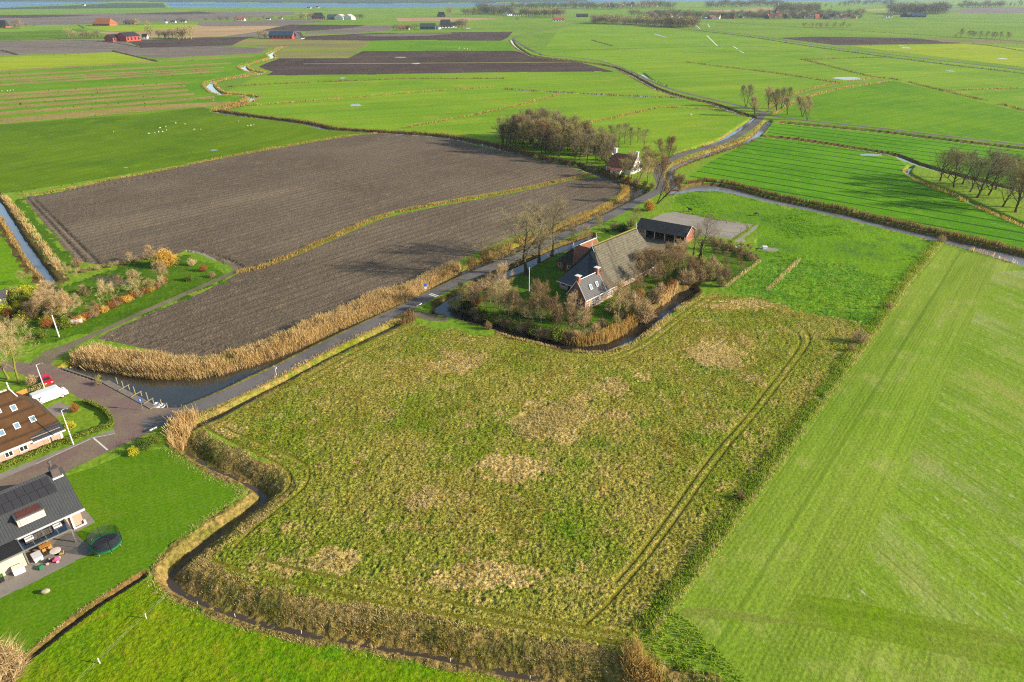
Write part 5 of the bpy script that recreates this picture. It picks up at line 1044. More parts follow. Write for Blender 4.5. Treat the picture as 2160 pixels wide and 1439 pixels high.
for x in (-12.8, -5.5):
    v = MB(K); [v.tube([(x, 1.15, 6.22), (x, yy, 2.35)], .09, 4) for yy in (-1.5, 3.8)]; v.build('verge_board', W_['trim'], r)
v = MB(K); v.tube([(-13.0,-1.52,2.34), (-5.4,-1.52,2.34)], .09, 6); v.build('gutter', W_['trim'], r)
v = MB(K); v.tube([(-12.8,1.15,6.2), (-5.5,1.15,6.2)], .09, 5); v.build('ridge_cap', W_['trim'], r)
chimney(r, -12.4, 1.15, 5.4, 7.2); chimney(r, -5.9, 1.15, 5.4, 7.2)
for x in (-9.75, -7.6): skylight(r, (x, -.2, 4.28), (0, -3.77, 2.6), (1,0,0), .62, .95)
win(r, 'x', -12.7, -1, 1.25, .65, 3.1, 4.05, 1); win(r, 'x', -12.7, -1, .55, 1.15, .75, 2.15, 2, 2); win(r, 'x', -12.7, -1, 2.5, .8, .75, 2.0, 2, 2)
for x in (-11.6, -10.0, -8.4, -6.9): win(r, 'y', -1.16, -1, x, .75, .35, 2.0, 2, 3)
w = MB(K); w.box(-5.58, -2.2, -1.0, 3.3, 0, 2.4); w.build('neck_wall', W_['tanb'], r)
rf = MB(K); rf.slab([(-5.42,1.15,5.85), (-3.4,1.5,5.85), (-1.9,-1.3,2.4), (-5.42,-1.35,2.4)], .14); rf.build('neck_roof', W_['neck'], r)
rf = MB(K); rf.slab([(-5.42,1.15,5.85), (-3.4,1.5,5.85), (-3.0,3.6,2.6), (-5.42,3.7,2.4)], .14); rf.build('neck_roof', W_['neck'], r)
v = MB(K); v.tube([(-5.4,-1.42,2.34), (-1.9,-1.37,2.34)], .08, 6); v.build('gutter', W_['trim'], r)
for x in (-4.5, -3.2): win(r, 'y', -1.0, -1, x, .7, .6, 2.0, 2, 3)
win(r, 'x', -6.5, -1, 9.7, 1.05, .75, 1.5, 2, 1); door(r, 'x', -6.5, -1, 8.0, .7, 1.55)

# ------------------------------------------------------------------ the small outhouse with hipped roof
r = frame_root('outhouse', 23, 140, FH_A, 'small tiled outhouse with hipped roof and white finials beside the big barn', 'outhouse')
w = MB(K); w.box(2.8, 15.6, 14.3, 18.9, -.1, 2.0); w.build('wall', W_['red'], r)
A, Bq = (5.9,16.6,5.0), (14.6,16.6,5.0)
for pts, mt in (([A, Bq, (16.0,14.0,1.85), (2.3,14.0,1.85)], 'orange'), ([A, Bq, (16.0,19.3,1.85), (2.3,19.3,1.85)], 'orange'), ([A, (2.3,19.3,1.85), (2.3,14.0,1.85)], 'reed_dark'), ([Bq, (16.0,14.0,1.85), (16.0,19.3,1.85)], 'reed_dark')):
    b = MB(K); b.slab(pts, .16); b.build('roof', W_[mt], r)
v = MB(K); v.tube([(5.8,16.6,5.05), (14.7,16.6,5.05)], .1, 5); v.build('ridge_cap', W_['trim'], r)
finial(r, 5.7, 16.6, 5.0, -1, .6, .8); finial(r, 14.8, 16.6, 5.0, 1, .6, .8)
win(r, 'x', 2.8, -1, 18.2, .5, .8, 1.5, 1); door(r, 'x', 2.8, -1, 16.9, .8, 1.75, W_['black']); win(r, 'x', 2.8, -1, 15.4, .8, .8, 1.5, 2)

# ------------------------------------------------------------------ open horse shed
r = frame_root('open_shed', 33.8, 178.8, math.atan2(-.545, .84), 'long open-fronted shed with dark corrugated roof and brick gable beside the riding arena', 'shed')
rf = MB(K); rf.slab([(-.3,3.3,4.25), (14.2,3.3,4.25), (14.2,-.25,2.45), (-.3,-.25,2.45)], .12); rf.build('roof', W_['corr'], r)
rf = MB(K); rf.slab([(-.3,3.3,4.25), (14.2,3.3,4.25), (14.2,7.2,2.3), (-.3,7.2,2.3)], .12); rf.build('roof', W_['corr'], r)
w = MB(K); w.box(0, 14, 6.8, 7.0, 0, 2.3); w.face([(0,0,0),(0,6.8,0),(0,6.8,2.35),(0,3.3,4.1),(0,0,2.45)]); w.build('back_wall', W_['black'], r)
w = MB(K); w.add([(13.9,.1,0),(13.9,6.8,0),(13.9,6.8,2.4),(13.9,3.3,4.12),(13.9,.1,2.45),(13.75,.1,0),(13.75,6.8,0),(13.75,6.8,2.4),(13.75,3.3,4.12),(13.75,.1,2.45)], [(0,1,2,3,4),(9,8,7,6,5),(0,4,9,5)]); w.build('gable_wall', W_['red'], r)
w = MB(K); w.box(0, 2.6, 0, .12, 0, 2.35); w.build('stable_front', W_['pink'], r)
for x in (.35, .8, 1.25, 1.7, 2.15): win(r, 'y', 0, -1, x, .25, 1.2, 2.0, 1, 1, W_['cream'], t=.04)
for x in (2.7, 5.3, 8.2, 11.0, 13.6): p = MB(K); p.box(x-.1, x+.1, -.05, .15, 0, 2.4); p.build('post', W_['cream'], r)
v = MB(K); v.tube([(14.25,-.3,2.5), (14.25,3.3,4.32), (14.25,7.2,2.36)], .07, 4); v.build('verge_board', W_['trim'], r)
v = MB(K); v.box(-.3, 14.2, -.34, -.24, 2.22, 2.42); v.build('fascia', W_['lead'], r)

# ------------------------------------------------------------------ white cottage in the trees
r = frame_root('cottage', 34.8, 254.3, math.atan2(-.62, .785), 'white cottage with mossy orange tiled roof among bare trees by the lane', 'cottage')
w = MB(K); gable_walls(w, 0, 10.5, 0, 8.2, 2.0, 5.9); w.build('wall', W_['white'], r)
for yy in (-.3, 8.5): rf = MB(K); rf.slab([(1.0,4.1,6.05), (10.7,4.1,6.05), (10.7,yy,1.85), (-.3,yy,1.85)], .14); rf.build('roof', W_['orange'], r)
rf = MB(K); rf.slab([(1.0,4.1,6.05), (-.3,-.3,1.85), (-.3,8.5,1.85)], .14); rf.build('roof', W_['orange'], r)
chimney(r, 1.3, 4.1, 5.4, 7.6, .45, .45, W_['white']); chimney(r, 10.4, 4.1, 5.2, 7.4, .4, .4, W_['white'])
v = MB(K); [v.tube([(10.75,4.1,6.1),(10.75,y,1.9)], .14, 4) for y in (-.3, 8.5)]; v.tube([(1.0,4.1,6.1),(10.7,4.1,6.1)], .1, 4); v.build('verge_board', W_['trim'], r)
w = MB(K); w.box(3.6, 7.6, -3.0, -.02, 0, 1.4); w.build('annex_wall', W_['white'], r)
rf = MB(K); rf.slab([(3.4,-.25,2.05), (7.8,-.25,2.05), (7.8,-3.2,1.35), (3.4,-3.2,1.35)], .12); rf.build('annex_roof', W_['orange'], r)
for x in (1.0, 2.4): win(r, 'y', 0, -1, x, .8, .5, 1.6, 2)
win(r, 'y', -3.0, -1, 5.2, .8, .4, 1.1, 2); win(r, 'x', 10.5, 1, 3, .8, .7, 1.7, 2); win(r, 'x', 10.5, 1, 5, .7, 2.8, 3.8, 2)

# ------------------------------------------------------------------ thatched house at the left edge
r = frame_root('thatched_house', -67.3, 84.7, math.atan2(.763, .646), 'pale brick house with brown thatched roof and skylights behind the clipped hedge', 'house')
w = MB(K); w.box(-14, -.15, .05, 10.3, 0, 1.9); w.build('wall', W_['pink'], r)
AP, GR, GL_ = (-3.5,5.2,8.0), (-3.05,4.45,7.15), (-3.05,5.95,7.15)
b = MB(K); b.slab([AP, GR, (.15,.65,2.6), (-4.0,.2,2.15), (-4.0,-.25,1.75), (-14.3,-.25,1.75), (-14.3,5.2,8.0)], .3)
th = b.build('thatched_roof', W_['thatch'], r)
b = MB(K); b.slab([GR, GL_, (.15,9.9,2.6), (.15,.65,2.6)], .3); b.build('thatched_roof', W_['thatch'], r)
b = MB(K); b.slab([AP, GL_, (.15,9.9,2.6), (-14.3,10.5,1.9), (-14.3,5.2,8.0)], .3); b.build('thatched_roof', W_['thatch'], r)
b = MB(K); b.slab([(.12,.62,2.42), (-4.0,.62,2.42), (-4.0,-.35,1.42), (.25,-.35,1.42)], .1); b.build('tiled_skirt', W_['tileg'], r)
v = MB(K); v.box(-4.0, .3, -.45, -.33, 1.22, 1.42); v.build('gutter', W_['trim'], r)
v = MB(K); v.box(-14.2, -4.02, -.40, -.22, 1.45, 1.72); v.build('gutter', W_['trim'], r)
v = MB(K); v.slab([(-3.45,5.2,8.15), (-2.95,4.2,7.0), (-2.95,4.35,6.75), (-3.4,5.2,7.6)], .12); v.slab([(-3.45,5.2,8.15), (-2.95,6.2,7.0), (-2.95,6.05,6.75), (-3.4,5.2,7.6)], .12); v.tube([(-3.45,5.2,7.9), (-3.45,5.2,9.2)], [.12,.07], 6); v.build('owl_board', W_['trim'], r)
b = MB(K); [b.box(x, x+.42, 5.05, 5.35, 7.95, 8.16) for x in np.arange(-14.2, -3.7, .5)]; b.build('ridge_cap', W_['cream'], r)
nrm = (0, -1.178, 1)
for x, y in ((-4.07,3.34), (-2.69,1.71), (-4.77,1.64), (-6.75,1.53), (-5.9,3.6)): skylight(r, (x, y, 2.7+1.178*(y-.7)), nrm, (1,0,0), .55, .75)
win(r, 'y', .05, -1, -7.1, .85, .55, 1.35, 2); win(r, 'y', .05, -1, -5.25, .9, .55, 1.35, 2); win(r, 'y', .05, -1, -9.3, .85, .55, 1.35, 2)
v = MB(K); v.box(-2.05, -1.99, -.02, .08, .1, 1.3); v.box(-.5, -.2, -.02, .1, 0, 1.3); v.build('downpipe', W_['trim'], r)

# ------------------------------------------------------------------ modern house with solar roof
r = frame_root('modern_house', -54, 66.2, math.atan2(.731, .683), 'modern house with anthracite tiled roof, solar panels, white dormer and glass veranda', 'house')
w = MB(K); gable_walls(w, -15, -.1, .05, 9.1, 2.2, 6.1, 4.6); w.build('wall', W_['pink'], r)
S = .848
for y0, y1 in ((-.15, 4.6), (9.3, 4.6)):
    rf = MB(K); za, zb = 2.3+S*(-.15), 2.3+S*4.6; rf.slab([(-15.2,y0,za), (.35,y0,za), (.35,y1,zb), (-15.2,y1,zb)], .16); rf.build('roof', W_['rib'], r)
v = MB(K); v.box(-7.06, .42, -.36, -.17, 1.98, 2.2); v.build('gutter', W_['trim'], r)
c = MB(K); c.box(-1.0, -.1, 3.75, 4.75, 4.9, 6.75); ch_ = c.build('chimney', plain('slate_chimney', D(96,86,84), .8), r)
c = MB(K); c.box(-1.1, 0, 3.6, 3.74, 5.25, 5.55); c.box(0, .1, 3.6, 4.85, 5.25, 5.6); c.build('flashing', W_['trim'], ch_)
c = MB(K); c.tube([(-.7,4.6,6.7),(-.7,4.6,7.35)], .13, 8); c.lathe([(.1,0),(.24,.1),(.24,.2),(.08,.34)], (-.7,4.6,7.3), 10); c.build('flue', W_['lead'], ch_)
nr = Vector((0,-S,1)).normalized()
for i in range(7):
    for j in range(2):
        x0 = -1.25-i*.92-j*.15; y0 = 2.45+j*.9; q = MB(K); P = lambda x, y, d: (x, y+nr.y*d, 2.3+S*y+nr.z*d)
        if x0-.88 < -7.9: continue
        q.slab([P(x0,y0,.12), P(x0-.88,y0,.12), P(x0-.88,y0+.86,.12), P(x0,y0+.86,.12)], .06); q.build('solar_panel', W_['solar'], r)
d = MB(K); d.box(-6.25, -3.35, .7, 2.4, 2.9, 3.95); dm = d.build('dormer', W_['cream'], r)
d = MB(K); d.box(-6.35, -3.25, .55, 2.5, 3.95, 4.12); d.build('dormer_roof', W_['lead'], dm)
d = MB(K); d.box(-6.05, -3.55, .75, 2.3, 4.12, 4.15); d.build('roofing_felt', plain('red_brown_felt', D(110,62,52), .9), dm)
for k in range(3): win(r, 'y', .7, -1, -5.55+k*.82, .6, 3.1, 3.72, 1, 1, None, plain('pale_blind', D(206,200,180), .5))  # dormer panes in one even cream colour
# veranda
ve = MB(K)
for x in (-6.95, -1.95): ve.box(x-.08, x+.08, -2.92, -.3, 2.02, 2.14)
ve.box(-7.02, -1.88, -3.0, -2.86, 2.0, 2.14)
for x in (-5.7, -4.45, -3.2): ve.box(x-.035, x+.035, -2.86, -.36, 2.04, 2.12)
for x, y in ((-6.95,-2.93), (-1.95,-2.93)): ve.box(x-.07, x+.07, y-.07, y+.07, 0, 2.0)
for x in (-6.95,): [ve.box(x-.03, x+.03, -2.9+k*.6, -2.84+k*.6, 0, 2.0) for k in range(1, 5)]
ve.box(-6.9, -4.0, -2.96, -2.9, .0, .06); ve.build('veranda_frame', W_['alu'], r)
gm = NT('tinted_glass'); tb = gm.n('BsdfTransparent'); tb.inputs[0].default_value = (.45,.47,.5,1); gb = gm.n('BsdfGlossy'); gb.inputs[1].default_value = .05; mx = gm.n('MixShader'); mx.inputs[0].default_value = .12; gm.l(tb.outputs[0], mx.inputs[1]); gm.l(gb.outputs[0], mx.inputs[2]); gm.l(mx.outputs[0], gm.out.inputs[0])
g = MB(K); g.box(-6.87, -2.03, -2.84, -.37, 2.06, 2.09); g.build('glass_roof', gm.mat, r)
for x in (-5.9, -2.9): skylight(r, (x, -1.15, 2.13), (0,0,1), (1,0,0), .7, .42, W_['cream'], 'roof_hatch')
w = MB(K); w.box(-1.35, -1.15, -.28, .04, 0, 2.15); w.box(-.12, .12, -.28, .04, 0, .5); w.box(-1.35, .12, -.42, -.28, -.02, .16); w.build('white_pillar', W_['trim'], r)
win(r, 'y', .05, -1, -4.3, 4.6, .1, 1.9, 5, 1, W_['alu'])
w = MB(K); w.box(-15, -6.98, -2.85, -.1, 0, 2.05); w.build('garage_wall', W_['cream'], r)
b = MB(K); b.box(-15, -7.0, -3.0, -.36, 2.05, 2.2); gr_ = b.build('garage_roof', W_['black'], r)
b = MB(K); b.box(-15, -6.98, -3.1, -3.0, 2.03, 2.24); b.box(-7.0, -6.86, -3.1, -.36, 2.03, 2.24); b.build('roof_trim', W_['alu'], gr_)

# little garden house at the far left
r = empty('garden_house', (G(-14,640)[0], G(-14,640)[1], 0), R(25), 'small pale garden house with grey roof half hidden at the left edge', 'house')
w = MB(); gable_walls(w, -7, 3.5, -2.2, 2.2, 2.1, 3.4); w.build('wall', plain('yellow_plaster', D(228,216,160), .8), r)
for y in (-2.6, 2.6): b = MB(); b.slab([(-7.2,0,3.5),(3.8,0,3.5),(3.8,y,2.0),(-7.2,y,2.0)], .12); b.build('roof', W_['lead'], r)
win(r, 'y', -2.2/K, -1, 1.2, 1.0, .6, 1.4, 2); win(r, 'y', -2.2/K, -1, -1.2, 1.0, .6, 1.4, 2)
# ------------------------------------------------------------------ small things of the street, quay and gardens
PT = dict(white=plain('white_enamel', D(240,240,240), .35, .04), grey=plain('grey_steel', D(150,152,150), .45, .1), red=plain('red_car_paint', D(206,30,48), .25, .08), blue=plain('blue_sign_face', D(30,110,220), .4, .05), dblue=plain('dark_blue_print', D(40,44,110), .5, .05), dark=plain('black_plastic', D(34,36,38), .6, .1), tyre=plain('tyre_rubber', D(26,26,27), .9), wood=plain('weathered_timber', D(160,146,108), .9, .2, 3), pine=plain('orange_pine', D(214,146,62), .7, .15, 3), green=plain('green_vinyl', D(22,128,84), .5, .08), mat=plain('trampoline_mat', D(58,58,62), .8), pink=plain('pink_plastic', D(232,96,140), .4), yellow=plain('yellow_plastic', D(232,178,40), .4), hub=plain('wheel_cover', D(226,228,230), .35, .04, 3, .4), lamp=plain('headlamp', D(245,240,225), .15), horse=plain('black_horse_coat', D(30,26,26), .55, .3, 3), wool=plain('sheep_wool', D(232,222,200), .95, .12, 6), stone=plain('boulder', D(170,156,140), .9, .25, 2))
def gl(x, y): return G(x, y)
def ang(p, q): a, b = G(*p), G(*q); return math.atan2(b[1]-a[1], b[0]-a[0])
def wheel(root, x, y, r, w, s):
    t = MB(); t.tube([(x, y-w/2, r), (x, y+w/2, r)], r, 18); o = t.build('wheel', PT['tyre'], root)
    h = MB(); h.tube([(x, y+s*w*.51, r), (x, y+s*w*.56, r)], r*.68, 14); h.build('rim', PT['hub'], o); return o
def car_like(name, loc, a, prof, glassx, wdt, paint, label, cat, wheels, wr, extra=None):
    """body lofted from a side profile; roof and shoulders drawn in so that the cabin tapers"""
    r = empty(name, (*loc, 0), a, label, cat); b = MB(); n = len(prof); hw = wdt/2
    zt = max(z for _, z in prof); L = []
    for f, ins in ((-1, .10), (-.94, 0), (.94, 0), (1, .10)):
        pass
    rings = []
    for y in (-hw, -hw*.93, hw*.93, hw):
        e = .0 if abs(y) < hw*.95 else .05
        rings.append([(x*(1-e*.35), y*(1-.16*max(0, (z-zt*.52)/(zt*.48))), z-(e*.9 if z > zt*.8 else 0)) for x, z in prof])
    vs = [p for rg in rings for p in rg]; fs = []
    for k in range(3):
        for i in range(n): fs.append((k*n+i, k*n+(i+1) % n, (k+1)*n+(i+1) % n, (k+1)*n+i))
    fs += [tuple(range(n-1, -1, -1)), tuple(range(3*n, 4*n))]
    b.add(vs, fs); body = b.build('body', paint, r)
    for x in wheels:
        for s in (-1, 1): wheel(r, x, s*(hw-.10), wr, .22, s)
    return r
# white delivery van parked on the drive
va, vb = G(87.5,855.2), G(132.8,838.2); a = math.atan2(vb[1]-va[1], vb[0]-va[0]); wb = math.hypot(vb[0]-va[0], vb[1]-va[1])
vw = 2.05; cx, cy = (va[0]+vb[0])/2-math.sin(a)*vw*.46, (va[1]+vb[1])/2+math.cos(a)*vw*.46
k = wb/2
VP = [(-k-.95,.38),(-k-1.0,.6),(-k-.98,2.3),(-k-.85,2.5),(k-.35,2.5),(k-.05,2.36),(k+.62,1.45),(k+1.1,1.22),(k+1.22,.9),(k+1.2,.38)]
v = car_like('van', (cx, cy), a, VP, None, vw, PT['white'], 'white delivery van with dark blue emblem parked beside the thatched house', 'van', (-k, k), .36)
m = MB(); hw = vw/2
for s in (-1, 1):
    yy = s*(hw*.955+.01)
    m.add([(k-.15,yy*.955,1.55),(k+.42,yy*.955,1.52),(k+.02,yy*.91,2.02),(k-.12,yy*.91,2.02)], [(0,1,2,3)])
m.build('side_window', GLASS, v); m = MB(); m.add([(k+.66,-hw*.84,1.5),(k+.66,hw*.84,1.5),(k+.02,hw*.80,2.36),(k+.02,-hw*.80,2.36)], [(0,1,2,3)]); m.build('windscreen', GLASS, v)
m = MB(); [m.box(-k+.45, k-.5, s*hw*1.0-.015, s*hw*1.0+.03, .52, .60) for s in (-1, 1)]; m.box(-k-1.04, -k-.98, -hw*.95, hw*.95, .36, .55); m.box(k+1.1, k+1.27, -hw*.9, hw*.9, .36, .62); m.build('trim_strip', PT['dark'], v)
m = MB()
for s in (-1, 1): m.box(k+1.02, k+1.24, s*hw*.62-.16, s*hw*.62+.16, .82, 1.05)
m.build('headlight', PT['lamp'], v)
m = MB(); yy = -hw-.004; q = lambda x, z: (x, yy*(1-.16*max(0, (z-1.3)/1.2)) , z)
for pts in ([(-k-.02,1.42),(-k+.16,1.62),(-k+.02,1.80),(-k-.14,1.66)], [(-k+.04,1.40),(-k+.34,1.56),(-k+.40,1.86),(-k+.20,1.74)], [(-k-.16,1.10),(-k+.06,1.16),(-k+.10,1.42),(-k-.08,1.36)]):
    m.add([q(*p) for p in pts], [(0,1,2,3)])
m.build('emblem', PT['dblue'], v)
# red hatchback
ca, cb = G(96,801), G(105,813); a = math.atan2(cb[1]-ca[1], cb[0]-ca[0])
CP_ = [(-1.85,.35),(-1.9,.7),(-1.8,.98),(-1.45,1.42),(-.2,1.47),(.25,1.36),(.85,.95),(1.75,.80),(1.9,.6),(1.88,.35)]
c = car_like('red_car', ((ca[0]+cb[0])/2, (ca[1]+cb[1])/2), a, CP_, None, 1.7, PT['red'], 'small red hatchback parked behind the white van, facing the street', 'car', (-1.2, 1.2), .3)
m = MB(); m.add([(.90,-.66,.96),(.90,.66,.96),(.30,.60,1.36),(.30,-.60,1.36)], [(0,1,2,3)]); m.build('windscreen', GLASS, c)
m = MB(); m.add([(-1.84,-.64,1.0),(-1.84,.64,1.0),(-1.50,.58,1.38),(-1.50,-.58,1.38)], [(0,1,2,3)]); m.build('rear_window', GLASS, c)
for s in (-1, 1):
    m = MB(); m.add([(-1.5,s*.81,.98),(.6,s*.81,.98),(.18,s*.745,1.33),(-1.3,s*.745,1.36)], [(0,1,2,3)]); m.build('side_window', GLASS, c)
    m = MB(); m.box(1.74, 1.90, s*.55-.15, s*.55+.15, .62, .76); m.build('headlight', PT['lamp'], c)
# lamp posts and poles
def lamp_post(bx, by, top, dx, dy, label):
    h = hgt(bx, by, top); x, y = G(bx, by); r = empty('street_lamp', (x, y, 0), 0, label, 'street lamp', 'street lamps'); p = MB(); p.tube([(0,0,0),(0,0,h*.5),(0,0,h)], [.11,.085,.06], 8); p.build('pole', PT['white'], r)
    p = MB(); p.tube([(0,0,h-.02),(dx*.6,dy*.6,h+.16),(dx,dy,h+.2)], .05, 6); p.build('arm', PT['white'], r)
    e = MB(); e.box(dx-.28, dx+.28, dy-.13, dy+.13, h+.12, h+.27); e.build('lamp_head', PT['grey'], r); return r
lamp_post(155,938,866,.7,.3,'tall white street lamp in front of the clipped hedge'); lamp_post(94,819,770,.95,.35,'white street lamp with bent arm standing between van and red car')
def pole(name, bx, by, top, rad, mat, label, cat):
    h = hgt(bx, by, top); p = MB(); p.tube([(0,0,0),(0,0,h)], [rad, rad*.7], 8); p.lathe([(rad*.4,0),(rad*1.2,.06),(rad*.9,.16),(.01,.2)], (0,0,h), 8); o = p.build(name, mat); o.location = (*G(bx, by), 0); return tag(o, label, cat)
pole('white_pole',125,711,667,.16,PT['white'],'thick plain white pole on the grass below the garden','pole'); pole('flagpole',1116,617,566,.12,PT['white'],'bare white flagpole on the farm lawn','flagpole')
# signs
def round_sign(bx, by, top, rad, label, lower=False):
    h = hgt(bx, by, top); r = empty('road_sign', (*G(bx, by), 0), R(20), label, 'road sign'); p = MB(); p.tube([(0,0,0),(0,0,h)], .04, 8); p.build('post', PT['grey'], r)
    d = MB(); d.tube([(0,-.07,h-rad),(0,-.04,h-rad)], rad, 20); o = d.build('sign_plate', PT['blue'], r)
    if not lower:
        s = MB(); s.tube([(0,-.085,h-rad+.10),(0,-.072,h-rad+.10)], rad*.25, 10); s.box(-rad*.2, rad*.2, -.085, -.072, h-rad*1.6, h-rad*1.05); s.build('symbol', PT['white'], o)
    else:
        s = MB(); s.box(-.3, .3, -.075, -.04, h-rad*2-.65, h-rad*2-.1); l = s.build('lower_plate', PT['white'], r); s = MB(); s.box(-.12, .08, -.085, -.077, h-rad*2-.45, h-rad*2-.28); s.build('symbol', PT['dblue'], l)
    return r
round_sign(302,866,840,.42,'round blue traffic sign on a post at the quay edge'); round_sign(898,616,598,.45,'blue sign with small white plate below, beside the lane markings',True)
r = empty('road_sign', (*G(583,792), 0), ang((385,868),(600,768))+R(90), 'small T-shaped white direction sign on the lane verge', 'road sign'); p = MB(); h = hgt(583,792,774); p.tube([(0,0,0),(0,0,h)], .05, 8); p.build('post', PT['white'], r); p = MB(); p.box(-.6,.6,-.06,.06,h-.25,h+.05); p.build('sign_plate', PT['white'], r)
def board(name, p0, p1, h, th, label, cat, mat='white'):
    a_, b_ = G(*p0), G(*p1); L = math.hypot(b_[0]-a_[0], b_[1]-a_[1]); r = empty(name, (*a_, 0), math.atan2(b_[1]-a_[1], b_[0]-a_[0]), label, cat); q = MB(); q.box(0, L, -.05, .05, h-th, h); q.build('board', PT[mat], r)
    q = MB(); [q.tube([(x, .06, 0), (x, .06, h-.03)], .045, 6) for x in (L*.15, L*.85)]; q.build('post', PT['grey'], r); return r
board('street_name_board',(317,914),(333,906.5),.75,.28,'low white street-name board at the street corner','sign')
board('field_gate',(878,655),(890,648.5),1.2,.18,'white-topped timber gate at the farm bridge','gate'); 
p = MB(); p.box(-.35,.35,-.3,.3,0,.95); p.box(-.4,.4,-.34,.34,.95,1.03); o = p.build('letter_box', W_['green']); o.location = (*G(914,662), 0); tag(o, 'dark green box standing by the farm bridge', 'box')
# trailer on the grass
a_, b_ = G(156,684), G(171,682); r = empty('trailer', ((a_[0]+b_[0])/2, (a_[1]+b_[1])/2, 0), math.atan2(b_[1]-a_[1], b_[0]-a_[0]), 'small white box trailer at the end of the orange hedge', 'trailer'); q = MB(); q.box(-1.2,1.2,-.6,.6,.4,1.25); q.build('box_body', PT['white'], r); wheel(r,0,-.65,.3,.18,-1); wheel(r,0,.65,.3,.18,1); q = MB(); q.tube([(1.2,0,.45),(2.1,0,.45)], .05, 6); q.build('drawbar', PT['grey'], r)
# quay: posts, mooring fingers, boats
for i, (x, y, h, l) in enumerate([(246,803,1.2,'mooring post nearest the dead branches'),(258,810.5,1.2,'mooring post between the first two jetty beams'),(283,823.5,1.3,'mooring post between the first and second jetty beams, further out'),(310,836.5,1.4,'mooring post left of the third jetty beam'),(340,851,1.3,'mooring post behind the white boats'),(352,855,1.0,'short mooring post right of the white boats')]):
    p = MB(); p.tube([(0,0,-1.6),(0,0,h-.5)], [.12,.10], 8); p.lathe([(.10,0),(.12,.04),(.06,.09)], (0,0,h-.5), 8); o = p.build('mooring_post', PT['wood']); o.location = (*G(x, y), 0); tag(o, 'weathered timber '+l, 'post', 'mooring posts along the quay')
for i, (p0, p1, w_) in enumerate([((253,824),(273,813.5),'first'),((279,838),(299,827),'second'),((306,852),(324,841.5),'third')]):
    a_, b_ = G(*p0), G(*p1); L = math.hypot(b_[0]-a_[0], b_[1]-a_[1]); r = empty('jetty_beam', (*a_, 0), math.atan2(b_[1]-a_[1], b_[0]-a_[0]), 'narrow timber jetty beam, '+w_+' of three counted from the dead branches', 'jetty', 'jetty beams'); q = MB(); q.box(-.3, L, -.075, .075, .2, .29); q.build('beam', PT['wood'], r); q = MB(); q.tube([(L-.25,0,-1.5),(L-.25,0,.2)], .1, 8); q.build('pile', PT['wood'], r)
def boat(p0, p1, label):
    a_, b_ = G(*p0), G(*p1); L = math.hypot(b_[0]-a_[0], b_[1]-a_[1]); r = empty('rowing_boat', (*a_, WZ), math.atan2(b_[1]-a_[1], b_[0]-a_[0]), label, 'boat', 'white boats'); q = MB(); n = 9; vs = []; fs = []
    for i in range(n):
        t = i/(n-1); x = L*t; w_ = .62*math.sin(math.pi*(.18+.82*(1-t)))**.6 if t < .98 else .03; zk = .02+.35*t**4; zs = .55+.2*t*t
        vs += [(x,-w_,zs),(x,-w_*.75,zk+.12),(x,0,zk),(x,w_*.75,zk+.12),(x,w_,zs),(x,w_*.8,zs-.02),(x,0,zk+.22),(x,-w_*.8,zs-.02)]
    for i in range(n-1):
        for j in range(8): fs.append((i*8+j, i*8+(j+1) % 8, i*8+8+(j+1) % 8, i*8+8+j))
    fs += [tuple(range(7,-1,-1)), tuple(range((n-1)*8, n*8))]; q.add(vs, fs); q.build('hull', PT['white'], r); s = MB(); [s.box(L*t-.12, L*t+.12, -.48, .48, .42, .47) for t in (.3, .58)]; s.build('thwart', PT['hub'], r); e = MB(); e.box(-.16,.06,-.12,.12,.3,.85); e.build('outboard_motor', PT['white'], r); return r
boat((319,857),(334,847),'left-hand white rowing boat moored at the quay end'); boat((330,860),(346,849.5),'right-hand white rowing boat moored at the quay end')
for i, (x, y) in enumerate([(139,771),(146.5,769)]):
    q = MB(); q.lathe([(.05,0),(.22,.08),(.24,.2),(.16,.34),(.03,.4)], (0,0,0), 10); o = q.build('buoy', PT['yellow' if i else 'green']); o.location = (*G(x, y), WZ-.1); tag(o, ('small orange float' if i else 'small green float')+' lying in the corner of the canal', 'float')
# clipped hedge
def hedge(pts, h, w_, label, mc='leafg'):
    g = np.array(GP(smooth_pts(pts))); d = np.hypot(*np.diff(g, axis=0).T); L = d.sum(); cum = np.concatenate([[0], np.cumsum(d)]); rr = random.Random(int(L*100)); Cn = MB()
    for i in range(int(L*260*w_)):
        t = rr.uniform(0, L); k_ = min(max(np.searchsorted(cum, t)-1, 0), len(d)-1); f = (t-cum[k_])/d[k_]; p = g[k_]+(g[k_+1]-g[k_])*f; nn = (g[k_+1]-g[k_])/d[k_]; o = rr.uniform(-.5, .5)*w_; z = h*(1-rr.random()**2*.9)*(1+.08*math.sin(t*3)); c_ = Vector((p[0]-nn[1]*o, p[1]+nn[0]*o, z)); u = Vector((rr.gauss(0,1), rr.gauss(0,1), rr.gauss(0,1))).normalized()*rr.uniform(.07, .15); q_ = _perp(u.normalized(), rr)*rr.uniform(.07, .14); Cn.add([tuple(c_-u), tuple(c_+q_), tuple(c_+u), tuple(c_-q_)], [(0,1,2,3)])
    return tag(Cn.build('hedge', BK[mc]), label, 'hedge')
hedge([(-8,994),(60,967),(150,930),(210,908),(236,900),(238,890),(232,880),(220,868),(200,858),(178,850)], .85, .8, 'low clipped hedge curving round the corner lawn of the thatched house')
hedge([(56,833),(80,824),(96,817)], 1.0, .7, 'short tangled hedge between the van and the red car', 'twigg')
